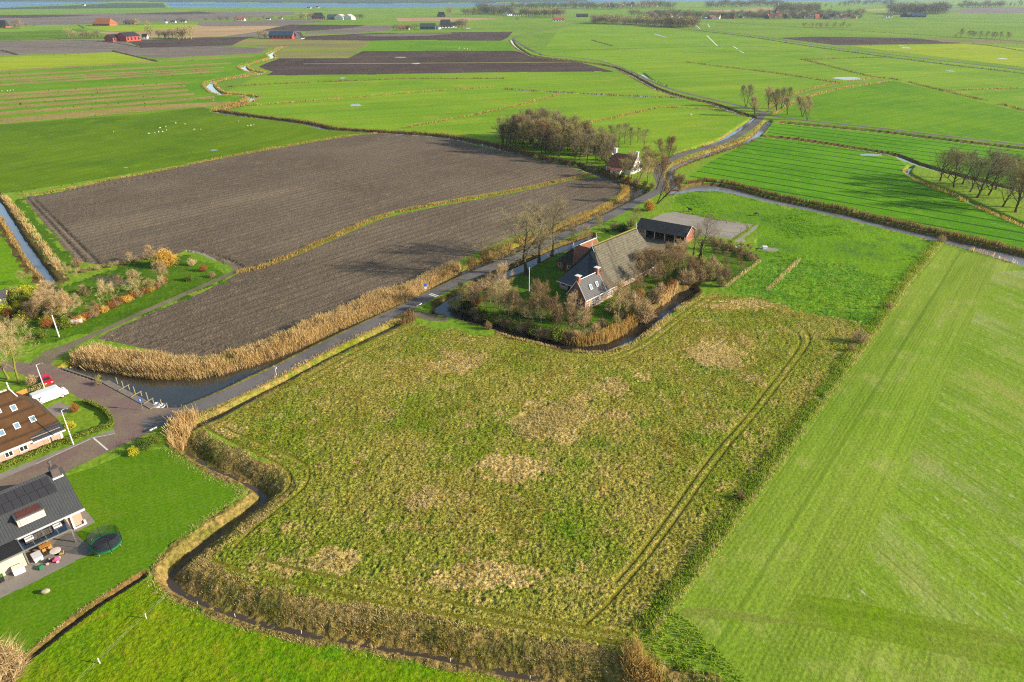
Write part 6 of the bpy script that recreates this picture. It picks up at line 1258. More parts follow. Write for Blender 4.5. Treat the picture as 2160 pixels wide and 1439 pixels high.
# timber fence by the van
r = empty('timber_fence', (*G(36,842), 0), ang((36,842),(60,833)), 'orange timber fence panel beside the white van', 'fence'); q = MB(); a_, b_ = G(36,842), G(60,833); L = math.hypot(b_[0]-a_[0], b_[1]-a_[1]); [q.box(i*L/9, (i+.93)*L/9, -.02, .02, .05, 1.5) for i in range(9)]; q.build('panel', PT['pine'], r); q = MB(); [q.box(x-.06, x+.06, .03, .13, 0, 1.6) for x in (0, L)]; q.build('post', PT['wood'], r)
board('rail',(70,822),(92,813),.8,.1,'pale timber rail along the hedge by the red car','fence','wood')
# trampoline
tx, ty = G(226,1153); r = empty('trampoline', (tx, ty, 0), 0, 'round green trampoline with safety net on the lawn', 'trampoline'); RT = 2.15
def ring(mb, ri, ro, z0, z1, n=40):
    vs = []; [vs.extend([(ri*math.cos(t),ri*math.sin(t),z0),(ro*math.cos(t),ro*math.sin(t),z0),(ro*math.cos(t),ro*math.sin(t),z1),(ri*math.cos(t),ri*math.sin(t),z1)]) for t in [2*math.pi*i/n for i in range(n)]]
    mb.add(vs, [(4*i+j, 4*i+(j+1) % 4, 4*((i+1) % n)+(j+1) % 4, 4*((i+1) % n)+j) for i in range(n) for j in range(4)])
q = MB(); ring(q, RT*.86, RT, .74, .80); q.build('padding', PT['green'], r); q = MB(); ring(q, RT*.95, RT*1.01, .55, .735); q.build('skirt', PT['green'], r)
q = MB(); q.lathe([(RT*.86,.742),(RT*.87,.752)], (0,0,0), 40); q.build('jumping_mat', PT['mat'], r); q = MB(); [q.tube([(RT*.97*math.cos(t),RT*.97*math.sin(t),0),(RT*.97*math.cos(t),RT*.97*math.sin(t),.6)], .04, 6) for t in [i*math.pi/4 for i in range(8)]]; q.build('frame', PT['grey'], r)
for i in range(6): t = i*math.pi/3+.3; q = MB(); q.tube([(RT*1.02*math.cos(t),RT*1.02*math.sin(t),.3),(RT*1.02*math.cos(t),RT*1.02*math.sin(t),2.35)], .035, 6); q.build('net_pole', PT['dark'], r)
nm = NT('net_mesh'); tb = nm.n('BsdfTransparent'); db = nm.n('BsdfDiffuse'); db.inputs[0].default_value = (.03,.035,.04,1); mx = nm.n('MixShader'); mx.inputs[0].default_value = .26; nm.l(tb.outputs[0], mx.inputs[1]); nm.l(db.outputs[0], mx.inputs[2]); nm.l(mx.outputs[0], nm.out.inputs[0])
q = MB(); ring(q, RT*.985, RT*.99, .8, 2.3); q.build('safety_net', nm.mat, r); q = MB(); q.tube([(-RT*1.05,.5,.1),(-RT*1.15,.6,.8),(-RT*1.05,.7,1.0)], .07, 6); q.build('step', PT['yellow'], r)
# terrace things
def at_(x, y): return (*G(x, y), .004)
HA = math.atan2(.731, .683)
r = empty('picnic_table', at_(98,1158), HA, 'orange pine garden table with chairs under the veranda edge', 'table'); q = MB(); q.box(-.75,.75,-.42,.42,.7,.76); q.build('table_top', PT['pine'], r)
for x in (-.6,.6):
    for y in (-.33,.33): q = MB(); q.box(x-.04,x+.04,y-.04,y+.04,0,.7); q.build('leg', PT['pine'], r)
for i, (x, y, s, l) in enumerate([(-.4,-.75,1,'left near'),(.4,-.75,1,'right near'),(-.4,.75,-1,'left far'),(.4,.75,-1,'right far')]):
    bx, by = G(98,1158); px_, py_ = bx+x*math.cos(HA)-y*math.sin(HA), by+x*math.sin(HA)+y*math.cos(HA); c_ = empty('garden_chair', (px_, py_, .004), HA, 'pine garden chair at the orange terrace table, '+l+' seat', 'chair', 'pine garden chairs'); q = MB(); q.box(-.22,.22,-.22,.22,.42,.46); q.build('seat', PT['pine'], c_); q = MB(); q.box(-.22,.22,-s*.22-.02,-s*.22+.02,.46,.92); q.build('backrest', PT['pine'], c_)
    for lx in (-.19,.19):
        for ly in (-.19,.19): q = MB(); q.box(lx-.025,lx+.025,ly-.025,ly+.025,0,.42); q.build('leg', PT['pine'], c_)
r = empty('covered_table', at_(80,1178), HA, 'white covered box table inside the glass veranda', 'table'); q = MB(); q.box(-.75,.75,-1.1,1.0,.62,.8); q.build('cover', PT['white'], r); q = MB(); q.box(-.68,.68,-1.02,.92,0,.62); q.build('base', PT['hub'], r)
r.scale = (.8,.8,.9)
r = empty('round_table', at_(120,1170), 0, 'round pale terrace table on a single leg', 'table'); q = MB(); q.lathe([(.02,.72),(.85,.74),(.85,.79),(.02,.82)], (0,0,0), 24); q.build('table_top', PT['hub'], r); q = MB(); q.tube([(0,0,0),(0,0,.73)], .05, 8); q.lathe([(.3,0),(.3,.04),(.05,.08)], (0,0,0), 14); q.build('leg', PT['dark'], r)
r.scale = (.85,.85,1)
r = empty('go_kart', at_(115,1185), HA-.5, 'pink pedal go-kart with pale wheels on the terrace', 'go-kart'); q = MB(); q.prism([(-.1,.25),(.7,.22),(.75,.34),(.2,.62),(-.1,.5)], -.28, .28); q.build('body', PT['pink'], r); q = MB(); q.box(-.75,-.2,-.22,.22,.22,.3); q.box(-.75,-.66,-.22,.22,.3,.75); q.build('seat', PT['dark'], r); q = MB(); q.box(-.9,.75,-.05,.05,.17,.22); q.build('frame', PT['grey'], r)
for x in (-.75,.55):
    for s in (-1,1): q = MB(); q.tube([(x,s*.38,.2),(x,s*.5,.2)], .2, 12); q.build('wheel', plain('pink_white_wheel', D(240,196,196), .5), r)
r = empty('toy_scooter', at_(131,1170), .4, 'small yellow toy beside the round terrace table', 'toy'); q = MB(); q.box(-.3,.3,-.1,.1,.15,.3); q.tube([(.25,0,.3),(.35,0,.7)], .04, 6); q.build('body', PT['yellow'], r); [MB().tube([(x,-.06,.1),(x,.06,.1)], .1, 10).build('wheel', PT['tyre'], r) for x in (-.25,.3)]
r = empty('tricycle', at_(86,1199), HA+.6, 'small green ride-on tricycle on the terrace', 'tricycle'); q = MB(); q.prism([(-.35,.2),(.35,.22),(.3,.5),(-.3,.42)], -.14, .14); q.tube([(.3,0,.4),(.34,0,.75)], .04, 6); q.tube([(.34,-.2,.72),(.34,.2,.72)], .03, 6); q.build('body', PT['green'], r); [MB().tube([(x,y-.05,.15),(x,y+.05,.15)], .15, 12).build('wheel', PT['green'], r) for x, y in ((.32,0),(-.3,-.2),(-.3,.2))]
x0, y0 = G(31,1216); x1, y1 = G(55,1206); r = empty('storage_chest', ((x0+x1)/2, (y0+y1)/2, .004), math.atan2(y1-y0, x1-x0), 'white garden storage chest against the garage wall', 'chest'); L = math.hypot(x1-x0, y1-y0)/2; q = MB(); q.box(-L,L,0,.8,0,1.0); q.build('body', PT['white'], r); q = MB(); q.slab([(-L-.03,-.05,1.02),(L+.03,-.05,1.02),(L+.03,.85,1.16),(-L-.03,.85,1.16)], .06); q.build('lid', PT['hub'], r)
r = empty('wheelie_bin', at_(5,1226), HA, 'dark wheelie bin with green lid by the garage wall', 'bin'); q = MB(); q.prism([(-.28,.05),(.26,.05),(.32,1.0),(-.32,1.0)], -.3, .3); q.build('body', PT['dark'], r); q = MB(); q.box(-.36,.36,-.34,.34,1.0,1.07); q.build('lid', plain('bin_lid', D(70,150,50), .5), r); [MB().tube([(-.3,s*.3,.1),(-.3,s*.22,.1)], .1, 10).build('wheel', PT['tyre'], r) for s in (-1,1)]
q = MB(); q.ellip((0,0,.3), (.6,.36,.32), 12, 8, 0, .14, 4); o = q.build('boulder', PT['stone'], None, True); o.location = at_(96,1251); o.rotation_euler = (0,.2,.6); tag(o, 'pale boulder lying on the lawn below the terrace', 'boulder')
# fence posts and wire in the near pasture
PW = [(211,1399,'lower left of the wire'),(309,1305,'middle of the wire'),(417,1274,'on the ditch edge right of the wire end'),(496,1300,'leaning on the ditch edge'),(636,1335,'low one further along the ditch'),(785,1366,'beyond the kink of the ditch'),(950,1394,'small one by the ditch'),(1118,1430,'last one at the bottom of the photo')]
for x, y, l in PW:
    e_ = .05 if y in (1399,1305) else .03; t_ = .95 if y in (1399,1305) else .5
    q = MB(); q.box(-e_,e_,-e_,e_,-.1,t_); q.add([(-e_,-e_,t_),(e_,-e_,t_),(e_,e_,t_),(-e_,e_,t_),(0,0,t_+.08)], [(0,1,4),(1,2,4),(2,3,4),(3,0,4)]); o = q.build('fence_post', PT['white']); o.location = (*G(x, y), 0); o.rotation_euler = (.06, .05*math.sin(x), .5); tag(o, 'white pasture fence post, '+l, 'fence post', 'white pasture posts')
q = MB(); g = GP([(165,1445),(211,1398),(309,1304),(362,1254)])
for z in (.55,.88): q.tube([(x,y,z) for x,y in g], .009, 4)
o = q.build('fence_wire', PT['grey']); tag(o, 'thin grey fence wire stretched across the near pasture', 'wire')
for i, (x, y) in enumerate([(1530,605),(1545,594),(1560,583),(1575,572),(1590,560),(1604,550)]):
    q = MB(); q.box(-.08,.08,-.08,.08,-.1,1.1); q.box(-.1,.1,-.1,.1,1.1,1.14); o = q.build('fence_post', PT['wood']); o.location = (*G(x, y), 0); tag(o, 'timber fence post along the orchard edge', 'fence post', 'orchard fence posts')
for i, (x, y) in enumerate([(1444,447),(1472,451),(1500,456),(1528,461),(1556,466),(1585,472),(1575,482),(1562,491),(1548,501),(1516,500),(1403,437)]):
    q = MB(); q.box(-.07,.07,-.07,.07,-.1,1.3); q.box(-.09,.09,-.09,.09,1.3,1.33); o = q.build('fence_post', PT['wood']); o.location = (*G(x, y), 0); tag(o, 'timber fence post round the riding arena', 'fence post', 'riding arena fence posts')
bed('straw_grass', pts_line([(1432,449),(1513,464),(1588,476),(1543,506)], 1.3, 14, .9), .5, 'weed', 'dark grass edge round the riding arena', 'grass', bw=.1, gap=.1)
bed('straw_grass', pts_line([(1526,610),(1560,583),(1604,550)], 1.4, 14), .7, 'straw', 'straw edge along the orchard fence', 'grass', bw=.09, gap=.15); bed('straw_grass', pts_line([(1618,614),(1650,582),(1688,547)], 1.6, 14), .7, 'straw', 'straw strip between the two coarse paddocks', 'grass', bw=.09, gap=.2)
# animals
def beast(name, sc, head_down, mat, long_neck, woolly):
    """one continuous skinned body: trunk, neck, head and four jointed legs"""
    me = bpy.data.meshes.new(name); V_ = []; E_ = []; Rr = []
    def p(x, y, z, r, par=None):
        V_.append((x, y, z)); Rr.append(r); i = len(V_)-1
        if par is not None: E_.append((par, i))
        return i
    hip = p(-.55,0,1.12,.27); bel = p(-.1,0,1.05,.29 if not woolly else .36, hip); sh = p(.45,0,1.12,.28, bel)
    if head_down: n1 = p(.85,0,1.02,.17, sh); n2 = p(1.15,0,.65,.13, n1); h0 = p(1.3,0,.36,.12, n2); h1 = p(1.42,0,.1,.08, h0)
    else: n1 = p(.78,0,1.42,.17, sh); n2 = p(.98,0,1.78 if long_neck else 1.45,.12, n1); h0 = p(1.14,0,1.84 if long_neck else 1.45,.12, n2); h1 = p(1.45,0,1.62 if long_neck else 1.3,.075, h0)
    for s in (-1, 1): p(h0 and V_[h0][0]-.05, s*.07, V_[h0][2]+.17, .03, h0)
    t1 = p(-.85,0,1.12,.07, hip); p(-.98,0,.6,.05, t1)
    for s in (-1, 1):
        a = p(.45,s*.17,.78,.12, sh); b = p(.47,s*.18,.42,.065, a); p(.45,s*.18,.02,.055, b)
        a = p(-.5,s*.18,.78,.15, hip); b = p(-.68,s*.18,.48,.075, a); p(-.62,s*.18,.02,.055, b)
    me.from_pydata([tuple(q*sc for q in v_) for v_ in V_], E_, []); o = bpy.data.objects.new(name, me); COL.objects.link(o); m = o.modifiers.new('skin', 'SKIN'); 
    for i, sv in enumerate(me.skin_vertices[0].data): sv.radius = (Rr[i]*sc, Rr[i]*sc); sv.use_root = i == 0
    u = o.modifiers.new('sub', 'SUBSURF'); u.levels = 1; u.render_levels = 1
    dg = bpy.context.evaluated_depsgraph_get(); ev = o.evaluated_get(dg); m2 = bpy.data.meshes.new_from_object(ev); bpy.data.objects.remove(o); m2.materials.clear(); m2.materials.append(mat); m2.name = name
    m2.polygons.foreach_set('use_smooth', [True]*len(m2.polygons)); return m2
hs, hg = beast('horse', 1.0, False, PT['horse'], True, False), beast('horse', 1.0, True, PT['horse'], True, False)
for me, x, y, rz, l in ((hs,1455,447,2.9,'black horse standing with raised head behind the riding arena'),(hg,1596,455,3.4,'black horse grazing in the meadow beside the pale canal'),(hs,1281,494,2.6,'black horse standing in the yard behind the barn ridge')):
    o = link('horse', me); o.location = (*G(x, y), 0); o.rotation_euler = (0,0,rz); tag(o, l, 'horse')
sg, sst = beast('sheep', .62, True, PT['wool'], False, True), beast('sheep', .62, False, PT['wool'], False, True)
for i, (x, y) in enumerate([(240,279),(314,283),(326,281.5),(335,280),(343,279),(338,271),(350,268.5),(351,275.5),(371,261),(390,263),(410,274.5),(423,274.5),(450,213),(523,267),(529,266),(535,265),(503,257)]):
    o = link('sheep', sg if i % 3 else sst); o.location = (*G(x, y), 0); o.rotation_euler = (0,0,random.Random(i).uniform(0,6.28)); o.scale = (.85,.85,.85); tag(o, 'white sheep grazing in the large sheep pasture', 'sheep', 'flock in the sheep pasture')
for i, (x, y) in enumerate([(979,104),(986,105),(992,105),(969,103)]):
    o = link('sheep', sg); o.location = (*G(x, y), 0); o.rotation_euler = (0,0,i*1.3); o.scale = (1.6,1.6,1.6); tag(o, 'distant white sheep in the square green field', 'sheep', 'sheep in the square green field')
for i, (x, y) in enumerate([(4,193),(16,193),(22,192),(28,191)]):
    o = link('sheep', sg); o.location = (*G(x, y), 0); o.rotation_euler = (0,0,i*1.7); tag(o, 'small white sheep beside the striped field at the left edge', 'sheep', 'sheep by the striped field')
o = link('cow', beast('cow', 1.15, True, PT['wool'], False, False)); o.location = (*G(1456,245), 0); o.rotation_euler = (0,0,3.0); tag(o, 'single white cow grazing alone in the pasture below the crossroads', 'cow')
# tyre-sized odds and ends at the farm
for x, y, h, l in ((1553,522,.9,'white bathtub trough lying in the orchard'),(1024+0,0,0,None)):
    if l: q = MB(); q.prism([(-.9,.1),(.9,.1),(1.0,.6),(.85,.6),(.78,.25),(-.78,.25),(-.85,.6),(-1.0,.6)], -.4, .4); o = q.build('trough', PT['white']); o.location = (*G(x, y), 0); o.rotation_euler = (0,0,.7); tag(o, l, 'trough')
q = MB(); q.box(-.7,.7,-.5,.5,0,.7); q.slab([(-.76,-.56,.76),(.76,-.56,.76),(.76,.56,.9),(-.76,.56,.9)], .06); o = q.build('white_tank', PT['white']); o.location = (*G(1613,525), 0); tag(o, 'white water box at the paddock corner by the orchard', 'tank')
# ------------------------------------------------------------------ the far plain: farms, villages, tree belts
FW = dict(white=plain('far_white_wall', D(236,236,232), .8, .05, .3), brick=plain('far_brick_wall', D(170,104,80), .85, .1, .3), red=plain('far_red_wall', D(178,78,68), .8, .14, .3), tealw=plain('far_teal_wall', D(60,92,96), .8, .1, .3), dark=plain('far_dark_wall', D(64,62,60), .85, .1, .3))
FR = dict(dark=plain('far_dark_roof', D(58,62,66,3.0), .8, .15, .3), orange=plain('far_orange_roof', D(196,116,62,2.8), .8, .12, .3), red=plain('far_red_roof', D(206,98,70,2.8), .8, .12, .3), teal=plain('far_teal_roof', D(74,100,106,2.6), .6, .1, .3), blue=plain('far_blue_roof', D(60,92,122,2.6), .5, .1, .3), pale=plain('far_pale_roof', D(208,216,222,2.4), .5, .05, .3), grey=plain('far_grey_roof', D(110,104,98,2.8), .8, .12, .3), brown=plain('far_brown_roof', D(120,92,72,2.8), .8, .12, .3))
def far_house(bx, by, wpx, hpx, roofpart, wall, roof, label, depth=.7, rot=0.0, group=None, name='farmhouse', cat='house', hip=0.0, detail=True):
    """gabled building: base centre (bx,by), wpx wide and hpx high as surveyed, roofpart = share of the height taken by the roof"""
    s = pxm(bx, by); W, H = wpx/s, hpx/s/.94; Dp = W*depth; ze = H*(1-roofpart); o = empty(name, (*G(bx, by), 0), rot, label, cat, group)
    w = MB(); gable_walls(w, -W/2, W/2, -Dp/2, Dp/2, ze, H*.98, None, None, hip == 0, hip == 0); w.build('wall', FW[wall], o)
    q = W*.02; h_ = W*hip
    for y in (-Dp/2-q, Dp/2+q): r = MB(); r.slab([(-W/2-q+h_,0,H),(W/2+q-h_,0,H),(W/2+q,y,ze-q*.5),(-W/2-q,y,ze-q*.5)], W*.015); r.build('roof', FR[roof], o)
    if hip:
        for sx in (-1, 1): r = MB(); r.slab([(sx*(W/2+q-h_),0,H),(sx*(W/2+q),-Dp/2-q,ze-q*.5),(sx*(W/2+q),Dp/2+q,ze-q*.5)], W*.015); r.build('roof', FR[roof], o)
    if detail:
        n = max(2, int(W/6))
        for i in range(n): x = -W/2+W*(i+.5)/n; d = MB(); d.box(x-W/n*.2, x+W/n*.2, -Dp/2-.12, -Dp/2-.02, ze*.25, ze*.8); d.build('window' if i != n//2 else 'door', GLASS, o)
    return o
far_house(222,54,38,13,.7,'brick','orange','large orange-roofed farmhouse far away at the left',.7,R(-6),hip=.12); far_house(205,54,12,7,.5,'white','dark','low white front house beside the orange-roofed farm',.7,R(-6))
far_house(242,87,26,13,.45,'red','dark','smaller red barn with dark gable, left of the pair',1.0,R(65),name='barn',cat='barn'); far_house(272,86.5,34,16,.42,'red','dark','larger red barn with pale roof side, right of the pair',.9,R(65),name='barn',cat='barn')
far_house(307,82,11,9,.6,'white','dark','small black-roofed hut beside the red barns',.8); far_house(8,59,20,14,.75,'brick','dark','dark farmhouse cut by the left edge of the photo',.8,hip=.15)
far_house(348,49,7,7,.6,'white','dark','tiny white-gabled house right of the orange farm',1.2,R(80)); far_house(366,48,10,4,.5,'white','dark','first low white house on the far road'); far_house(387,47.5,11,4.5,.5,'white','dark','second low white house on the far road'); far_house(277,51,20,8,.6,'brick','grey','grey-roofed brick house among trees at the far left')
far_house(509,44,16,5,.5,'white','red','pale house pair by the far lane'); far_house(566,42,9,4,.5,'white','dark','white house among the far trees'); far_house(591,41,9,4,.5,'white','red','white house with reddish roof on the far lane')
far_house(672,41,25,12,.75,'brick','dark','black-roofed farmhouse left of the white sheds',.8,R(5),hip=.18); far_house(702,41,20,9,.6,'tealw','teal','teal-roofed shed attached to the white gables',.7); far_house(719,41.5,17,10,.5,'white','pale','left-hand white gabled shed',1.2,R(72),name='shed',cat='shed'); far_house(737,41.5,17,10,.5,'white','pale','right-hand white gabled shed',1.2,R(72),name='shed',cat='shed')
far_house(596,82,50,14,.5,'red','blue','long blue-roofed barn with white gable in the open fields',.4,R(-4),name='barn',cat='barn'); far_house(632,81.5,14,12,.9,'white','dark','small white-gabled house next to the blue-roofed barn',1.1,R(75))
far_house(903,62,32,11,.55,'tealw','teal','teal barn with white gable in the far middle',.45,R(-5),name='barn',cat='barn'); far_house(925,61.5,12,7,.5,'white','teal','small white-gabled shed beside the teal barn',.8,R(60),name='shed',cat='shed'); far_house(940,59,26,15,.8,'white','dark','big black-roofed farmhouse in the far middle',.7,R(8),hip=.15); far_house(957,59,11,10,.6,'white','dark','front house of the black-roofed far farm',.9,R(8)); far_house(852,63,22,8,.6,'white','red','hedged house with red dormered roof',.6)
far_house(931,36,18,9,.85,'brick','dark','dark hipped barn standing alone near the water',.7,0,hip=.2); far_house(1074,33,14,8,.6,'white','teal','white house at the edge of the waterside hamlet',.8,R(30)); far_house(1090,34,17,6,.5,'white','grey','row of white houses left of the long tree line',.5)
far_house(1178,45,24,6,.5,'white','red','low farm with white gable beside the long tree line',.5); far_house(1228,36,24,6,.6,'dark','dark','long dark shed beyond the far road',.4); far_house(1142,24,10,3,.5,'white','pale','white house left of the waterside village')
far_house(1915,36,24,8,.5,'dark','dark','dark farm shed with white ridge at the village end',.8,R(30),name='shed',cat='shed'); far_house(1936,36.5,28,7,.55,'tealw','blue','long blue-black shed right of the village',.4,R(-8),name='shed',cat='shed'); far_house(1873,37,13,6,.5,'white','grey','white barn among the village-end trees',.8); far_house(1985,12,20,5,.8,'dark','dark','hipped dark roof above the right tree belt',.5,hip=.2); far_house(2006,19,6,5,.6,'white','dark','small white gable right of the tree belt',1.0,R(70))
far_house(1285,34,20,5,.5,'brick','pale','flat pale-roofed building in front of the village',.5) if False else None
far_house(1384,33,26,7,.35,'tealw','pale','pale flat-roofed sports hall left of the village',.5)
rr = random.Random(77)
LBL = {('white','dark'):'white house with dark roof','x':''}
for i in range(62):
    x = 1372+i*7.0+rr.uniform(-3,3); y = 39+rr.uniform(-5,2)-max(0, (x-1760)/60); wl = rr.choice(['white','brick','brick','white','dark']); rf = rr.choice(['dark','dark','red','brown','grey','orange']); wn = {'white':'white','brick':'brick','dark':'dark'}[wl]; rn = {'dark':'dark','red':'red','brown':'brown','grey':'grey','orange':'orange'}[rf]
    far_house(x, y, rr.uniform(8,14), rr.uniform(6,9), .55, wl, rf, f'small {wn} house with {rn} roof in the far village', rr.uniform(.6,.9), R(rr.choice([-25,-10,10,60,75])), f'{wn} village houses with {rn} roofs', detail=False)
for i in range(26):
    x = 1272+i*4.6+rr.uniform(-3,3); y = 13+rr.uniform(-3,2); rf = rr.choice(['red','dark','orange','red']); far_house(x, y, rr.uniform(5,8), rr.uniform(3.5,5), .5, 'white', rf, f'tiny white house with {rf} roof in the waterside village', .7, R(rr.choice([-20,15,70])), f'waterside houses with {rf} roofs', detail=False)
# village church
s = pxm(1637,38); r = empty('church', (*G(1637,38), 0), R(10), 'village church with slate spire rising above the far roofs', 'church'); H = 24/s; wd = 7/s
w = MB(); w.box(-wd/2,wd/2,-wd/2,wd/2,0,H*.55); w.build('tower', FW['brick'], r); w = MB(); w.add([(-wd*.55,-wd*.55,H*.55),(wd*.55,-wd*.55,H*.55),(wd*.55,wd*.55,H*.55),(-wd*.55,wd*.55,H*.55),(0,0,H)], [(0,1,4),(1,2,4),(2,3,4),(3,0,4),(3,2,1,0)]); sp = w.build('spire', FR['dark'], r); w = MB(); w.tube([(0,0,H*.97),(0,0,H*1.28)], [.5,.2], 5); w.build('spire_tip', FW['white'], sp)
w = MB(); w.box(-wd*2.4,-wd*.52,-wd*.6,wd*.6,0,H*.3); w.build('nave', FW['brick'], r); w = MB(); [w.slab([(-wd*2.45,0,H*.5),(-wd*.5,0,H*.5),(-wd*.5,y,H*.29),(-wd*2.45,y,H*.29)], .3) for y in (-wd*.66,wd*.66)]; w.build('nave_roof', FR['grey'], r)
# distant windmill-like silo and blue hoarding
o = MB(); o.box(-3,3,-.5,.5,0,8); q = o.build('hoarding', plain('blue_hoarding', D(50,120,220), .4, .05)); q.location = (*G(1341,51), 0); tag(q, 'bright blue hoarding beside the far copse', 'hoarding')
# trees and bushes out there: one mesh each, twigs thick enough to read at a kilometre
def far_tree_mesh(seed, kind):
    rr = random.Random(seed); Cn = MB(); H = 12.0
    if kind == 'clump': Wd, z0, n = 11, .05, 560
    elif kind == 'pop': Wd, z0, n = 5, .12, 420
    else: Wd, z0, n = 9, .28, 480
    Cn.tube([(0,0,0),(.1,.1,H*.35),(0,.2,H*.7)], [.35,.26,.12], 5)
    lob = [(rr.uniform(-.3,.3), rr.uniform(-.3,.3), rr.uniform(z0+.2,.85), rr.uniform(.25,.42)) for _ in range(7)]
    for i in range(n):
        lx, ly, lz, lr_ = rr.choice(lob); d = Vector((rr.gauss(0,1),rr.gauss(0,1),rr.gauss(0,1))).normalized()*rr.random()**.4*lr_
        c = Vector(((lx+d.x)*Wd, (ly+d.y)*Wd, max(.4, (lz+d.z)*H*.95))); u = Vector((rr.gauss(0,.6)+d.x,rr.gauss(0,.6)+d.y,rr.uniform(.2,1.2))).normalized()*rr.uniform(.7,1.5); k_ = _perp(u.normalized(), rr)*rr.uniform(.07,.16)
        Cn.add([tuple(c-u*.5-k_), tuple(c-u*.5+k_), tuple(c+u*.5)], [(0,1,2)])
    for i in range(7): a = rr.uniform(0,6.28); l = rr.choice(lob); Cn.tube([(0,0,H*rr.uniform(.2,.5)),(l[0]*Wd*.6,l[1]*Wd*.6,l[2]*H*.8),(l[0]*Wd,l[1]*Wd,l[2]*H*.98)], [.16,.1,.04], 3)
    return Cn
FT = {}
for kd in ('clump','pop','round'):
    for sd in range(3):
        b = far_tree_mesh(sd+{'clump':0,'pop':10,'round':20}[kd], kd)
        for mc in ('far','fard','twigg'): FT[(kd,sd,mc)] = b.mesh('far_tree', BK[mc])
def ftree(kd, bx, by, hpx, label, group, mc='far', wid=1.0, seed=0, name='tree', cat='tree'):
    o = link(name, FT[(kd, seed % 3, mc)]); o.location = (*G(bx, by), 0); h = hpx/pxm(bx, by)/.94/12; o.scale = (h*wid, h*wid, h); o.rotation_euler = (0,0,(seed*2.39) % 6.28); return tag(o, label, cat, group)
def mass(n, x0, y0, x1, y1, h0, h1, label, mcs=('far','fard','twigg'), jy=1.0, wid=1.1, kd='clump', sd=0):
    """far-off wood that reads as one mass: one object"""
    rr = random.Random(n*31+int(x0)+sd); Vs = []; Fs = []; mi = []; off = 0; mats = list(mcs)
    for i in range(n):
        u = (i+rr.random())/n; bx, by = x0+(x1-x0)*u, y0+(y1-y0)*u+rr.uniform(-jy, jy); h = rr.uniform(h0, h1)/pxm(bx, by)/.94/12; w_ = h*wid*rr.uniform(.85, 1.25); me = FT[(kd, i % 3, 'far')]
        v = np.empty(len(me.vertices)*3, np.float32); me.vertices.foreach_get('co', v); v = v.reshape(-1, 3); a = rr.uniform(0, 6.28); X, Y = G(bx, by)
        Vs.append(np.stack([(v[:,0]*math.cos(a)-v[:,1]*math.sin(a))*w_+X, (v[:,0]*math.sin(a)+v[:,1]*math.cos(a))*w_+Y, v[:,2]*h], -1)); k = rr.randrange(len(mats))
        for p in me.polygons: Fs.append([off+q for q in p.vertices]); mi.append(k)
        off += len(v)
    me = bpy.data.meshes.new('far_wood'); me.from_pydata(np.concatenate(Vs).tolist(), [], Fs); [me.materials.append(BK[q]) for q in mats]; me.polygons.foreach_set('material_index', mi)
    return tag(link('far_wood', me), label, 'wood', kind='stuff')
def belt(n, x0, y0, x1, y1, h0, h1, kd, label, group, mcs=('far','fard','twigg'), jy=1.0, wid=1.1, name='tree', cat='tree', sd=0):
    rr = random.Random(n*31+int(x0)+sd)
    for i in range(n):
        u = (i+rr.random())/n; x = x0+(x1-x0)*u; y = y0+(y1-y0)*u+rr.uniform(-jy, jy); ftree(kd, x, y, rr.uniform(h0, h1), label, group, rr.choice(mcs), wid*rr.uniform(.85,1.2), i, name, cat)
far1 = ('far','far','twigg')
belt(9,143,81,210,80,11,20,'clump','brown bush left of the red barns','bushes left of the red barns',far1,wid=1.3); belt(6,330,81,368,82,14,19,'clump','dense dark tree of the clump beside the red barns','dark clump beside the red barns',('fard',),wid=1.2); ftree('round',320,82,25,'round russet tree just right of the red barns',None,wid=1.1); ftree('round',404,83,27,'round tree at the right end of the red barn clump',None,'twigg',1.0,1); belt(5,372,82,394,82,18,26,'pop','bare tree between the red-barn clump and the round tree','bare trees by the red barns',far1,wid=1.4)
belt(4,26,60,48,60,10,14,'clump','dark tree beside the farm at the left edge','trees beside the left-edge farm',('fard','far'),wid=1.3); ftree('round',44,60,18,'tallest tree beside the farm at the left edge',None,'far',1.0,2); ftree('round',58,60,11,'russet tree right of the left-edge farm',None,'far',1.0)
belt(6,258,52,320,52,7,13,'clump','tree around the grey-roofed far house','trees round the grey-roofed house',far1,wid=1.3); belt(3,374,49,398,49,9,12,'clump','dark bush between the low white houses','bushes between the white houses',('fard',),wid=1.2); belt(14,430,46,620,42,5,11,'clump','bush along the far lane of white houses','bushes along the far lane',('fard','far'),wid=1.5); belt(7,626,41,662,41,10,15,'clump','tree left of the black-roofed far farm','trees left of the black farm',far1,wid=1.3); belt(3,748,41,765,40,8,12,'clump','dark tree right of the white sheds','trees right of the white sheds',('fard',),wid=1.3)
belt(5,545,81,568,81,10,15,'clump','bushy tree at the left end of the blue-roofed barn','trees by the blue-roofed barn',far1); belt(8,824,64,880,64,7,12,'clump','hedge bush round the red-dormered house','hedge of the red-dormered house',('far','fard'),.6,1.3); belt(7,962,62,985,61,13,18,'round','bare tree right of the black-roofed far farm','trees right of the black far farm',far1,.6,1.0); ftree('round',950,36,19,'solitary big tree beside the dark hipped barn',None,'far',1.2); belt(9,975,32,1015,31,9,15,'clump','tree in the belt left of the waterside hamlet','belt left of the hamlet',('far','fard'),wid=1.3)
mass(34,1012,29,1082,31,12,20,'dense dark trees massed around the waterside hamlet',('fard','far'),2.5,1.3); mass(34,1098,36,1190,37,13,17,'long even row of bare trees beyond the far road reading as one band',far1,.4,1.2,'round'); ftree('round',1092,47,11,'solitary small tree in front of the long row',None,'far',1.0)
mass(44,1080,19,1245,18,8,14,'dark band of trees along the waterside behind the long row',('fard','far','fard'),1.5,1.4); mass(50,1235,19,1420,17,8,14,'dark trees massed among the waterside village roofs',('fard','far','fard'),2,1.3)
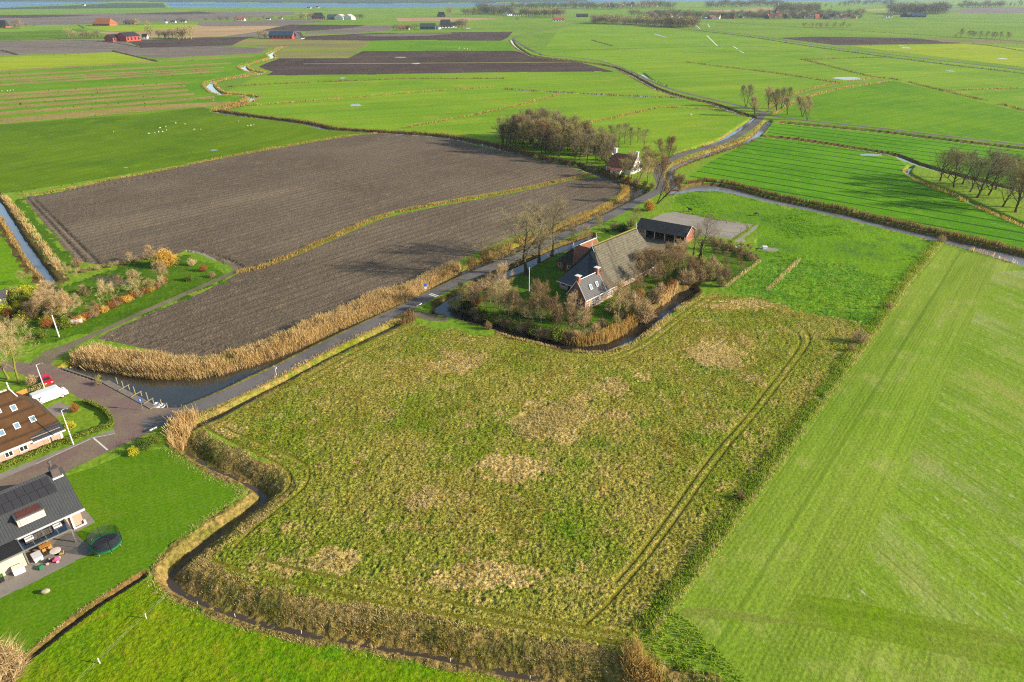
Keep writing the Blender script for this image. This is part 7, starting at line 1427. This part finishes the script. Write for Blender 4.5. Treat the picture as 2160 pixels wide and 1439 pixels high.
mass(66,1250,49,1394,55,10,18,'long brown copse beside the far road',far1,1.6,1.3); mass(40,1393,56,1468,58,15,22,'tall dark brown right-hand block of the far copse',far1,1.6,1.2); mass(36,1330,34,1490,37,9,14,'trees massed between the copse and the village',('fard','far','twigg'),2.5,1.4)
mass(70,1372,35,1810,36,9,14,'dark trees massed behind the far village houses',('fard','far','fard'),2.5,1.5); belt(60,1378,40,1820,40,6,11,'clump','tree between the houses of the far village','trees of the far village',('fard','far','fard'),2.2,1.4)
mass(40,1636,24,1726,26,12,17,'grey-brown wood behind the village church',('far','fard'),3,1.3); mass(44,1490,15,1650,12,8,13,'dark wood on the plain beyond the village',('fard',),2.5,1.4); belt(12,1690,36,1830,33,9,14,'clump','tree on the right side of the far village','trees right of the village',('fard','far'),2,1.3)
mass(56,1876,30,1996,29,13,22,'big grey tree belt right of the village',('far','far','fard'),1.8,1.2); mass(22,1770,10,1884,9,6,11,'dark wood in the distance near the water',('fard',),1.4,1.4); mass(24,2020,17,2118,15,8,15,'far right tree belt with evergreens',('far','fard'),1,1.3); belt(6,2122,14,2165,14,8,14,'pop','slim tree at the far right edge','far right edge trees',far1,.6)
belt(15,1687,58,1795,59,8,13,'clump','young shrub in the loose row below the village','young shrub row below the village',far1,.8,.8,'shrub','shrub')
for i, (x, y, t) in enumerate([(2026,79,19),(2043,79,14),(2048,79.5,14),(2054,80,14),(2067,82,16),(2080,81.5,15),(2092,82,15),(2098,82.5,14),(2109,82,15),(2125,84,17)]):
    tree('roadside_tree','wood',x,y,y-t-2,'slim bare roadside tree in the short row at the far right','short roadside tree row at the far right',seed=i,mc='far',wid=1.3)
ftree('clump',2015,79,6,'small round bush at the left end of the short tree row',None,'far'); belt(10,1690,17,1800,14,4,7,'clump','small tree on the horizon fields','small trees on the horizon',('fard','far'),2); belt(9,60,12,330,12,2.5,4.5,'clump','tiny dark bush on the shore of the lake','bushes on the lake shore',('fard',),1.5); belt(5,645,18,690,18,3,5,'clump','tiny bush by the shore cottages','bushes by the shore cottages',('fard',),.6)
far_house(652,18,8,3,.5,'white','dark','tiny left-hand white cottage on the lake shore'); far_house(670,17.5,6,4,.5,'white','dark','tiny right-hand white cottage on the lake shore'); far_house(176,12,7,2.6,.5,'white','dark','tiny white building on the lake spit')
# ------------------------------------------------------------------ the air between here and the horizon
hz = MB(); hz.box(-40000, 40000, -400, 45000, -7, 110); h = bpy.data.materials.new('air'); h.use_nodes = True; ht = h.node_tree; ht.nodes.clear()
ho = ht.nodes.new('ShaderNodeOutputMaterial'); hv = ht.nodes.new('ShaderNodeVolumePrincipled'); hv.inputs['Color'].default_value = (.72, .84, 1, 1); hv.inputs['Density'].default_value = .00004; hv.inputs['Anisotropy'].default_value = .2
ht.links.new(hv.outputs[0], ho.inputs['Volume']); o = hz.build('haze', h); tag(o, 'thin blue haze over the far plain', 'haze', kind='stuff')
# ------------------------------------------------------------------ daylight
SUN_EL, SUN_AZ = R(20), R(-10)       # low winter sun from the right, a little behind the camera
w = bpy.data.worlds.new('World'); SC.world = w; w.use_nodes = True; t = w.node_tree
sky = t.nodes.new('ShaderNodeTexSky'); sky.sky_type = 'NISHITA'; sky.sun_disc = False
sky.sun_elevation = SUN_EL; sky.sun_rotation = math.pi/2-SUN_AZ; sky.altitude = 0; sky.air_density = 1.0; sky.dust_density = .6
bg = t.nodes['Background']; t.links.new(sky.outputs[0], bg.inputs[0]); bg.inputs[1].default_value = .11
sl = bpy.data.lights.new('sun', 'SUN'); sl.energy = 4.6; sl.angle = R(.53); sl.color = (1, .93, .80)
so = bpy.data.objects.new('sun', sl); COL.objects.link(so)
d = Vector((math.cos(SUN_EL)*math.cos(SUN_AZ), math.cos(SUN_EL)*math.sin(SUN_AZ), math.sin(SUN_EL)))
so.rotation_euler = d.to_track_quat('Z', 'Y').to_euler(); so.location = d*300
SC.view_settings.view_transform = 'Standard'; SC.view_settings.look = 'None'; SC.view_settings.gamma = 1
SC.view_settings.exposure = 1.32
SC.cycles.use_denoising = False; SC.cycles.filter_width = 1.15; SC.cycles.max_bounces = 6; SC.cycles.diffuse_bounces = 3; SC.cycles.transparent_max_bounces = 8
SC.cycles.sample_clamp_indirect = 1.5; SC.cycles.sample_clamp_direct = 6; SC.cycles.caustics_reflective = False; SC.cycles.caustics_refractive = False; SC.cycles.volume_bounces = 0
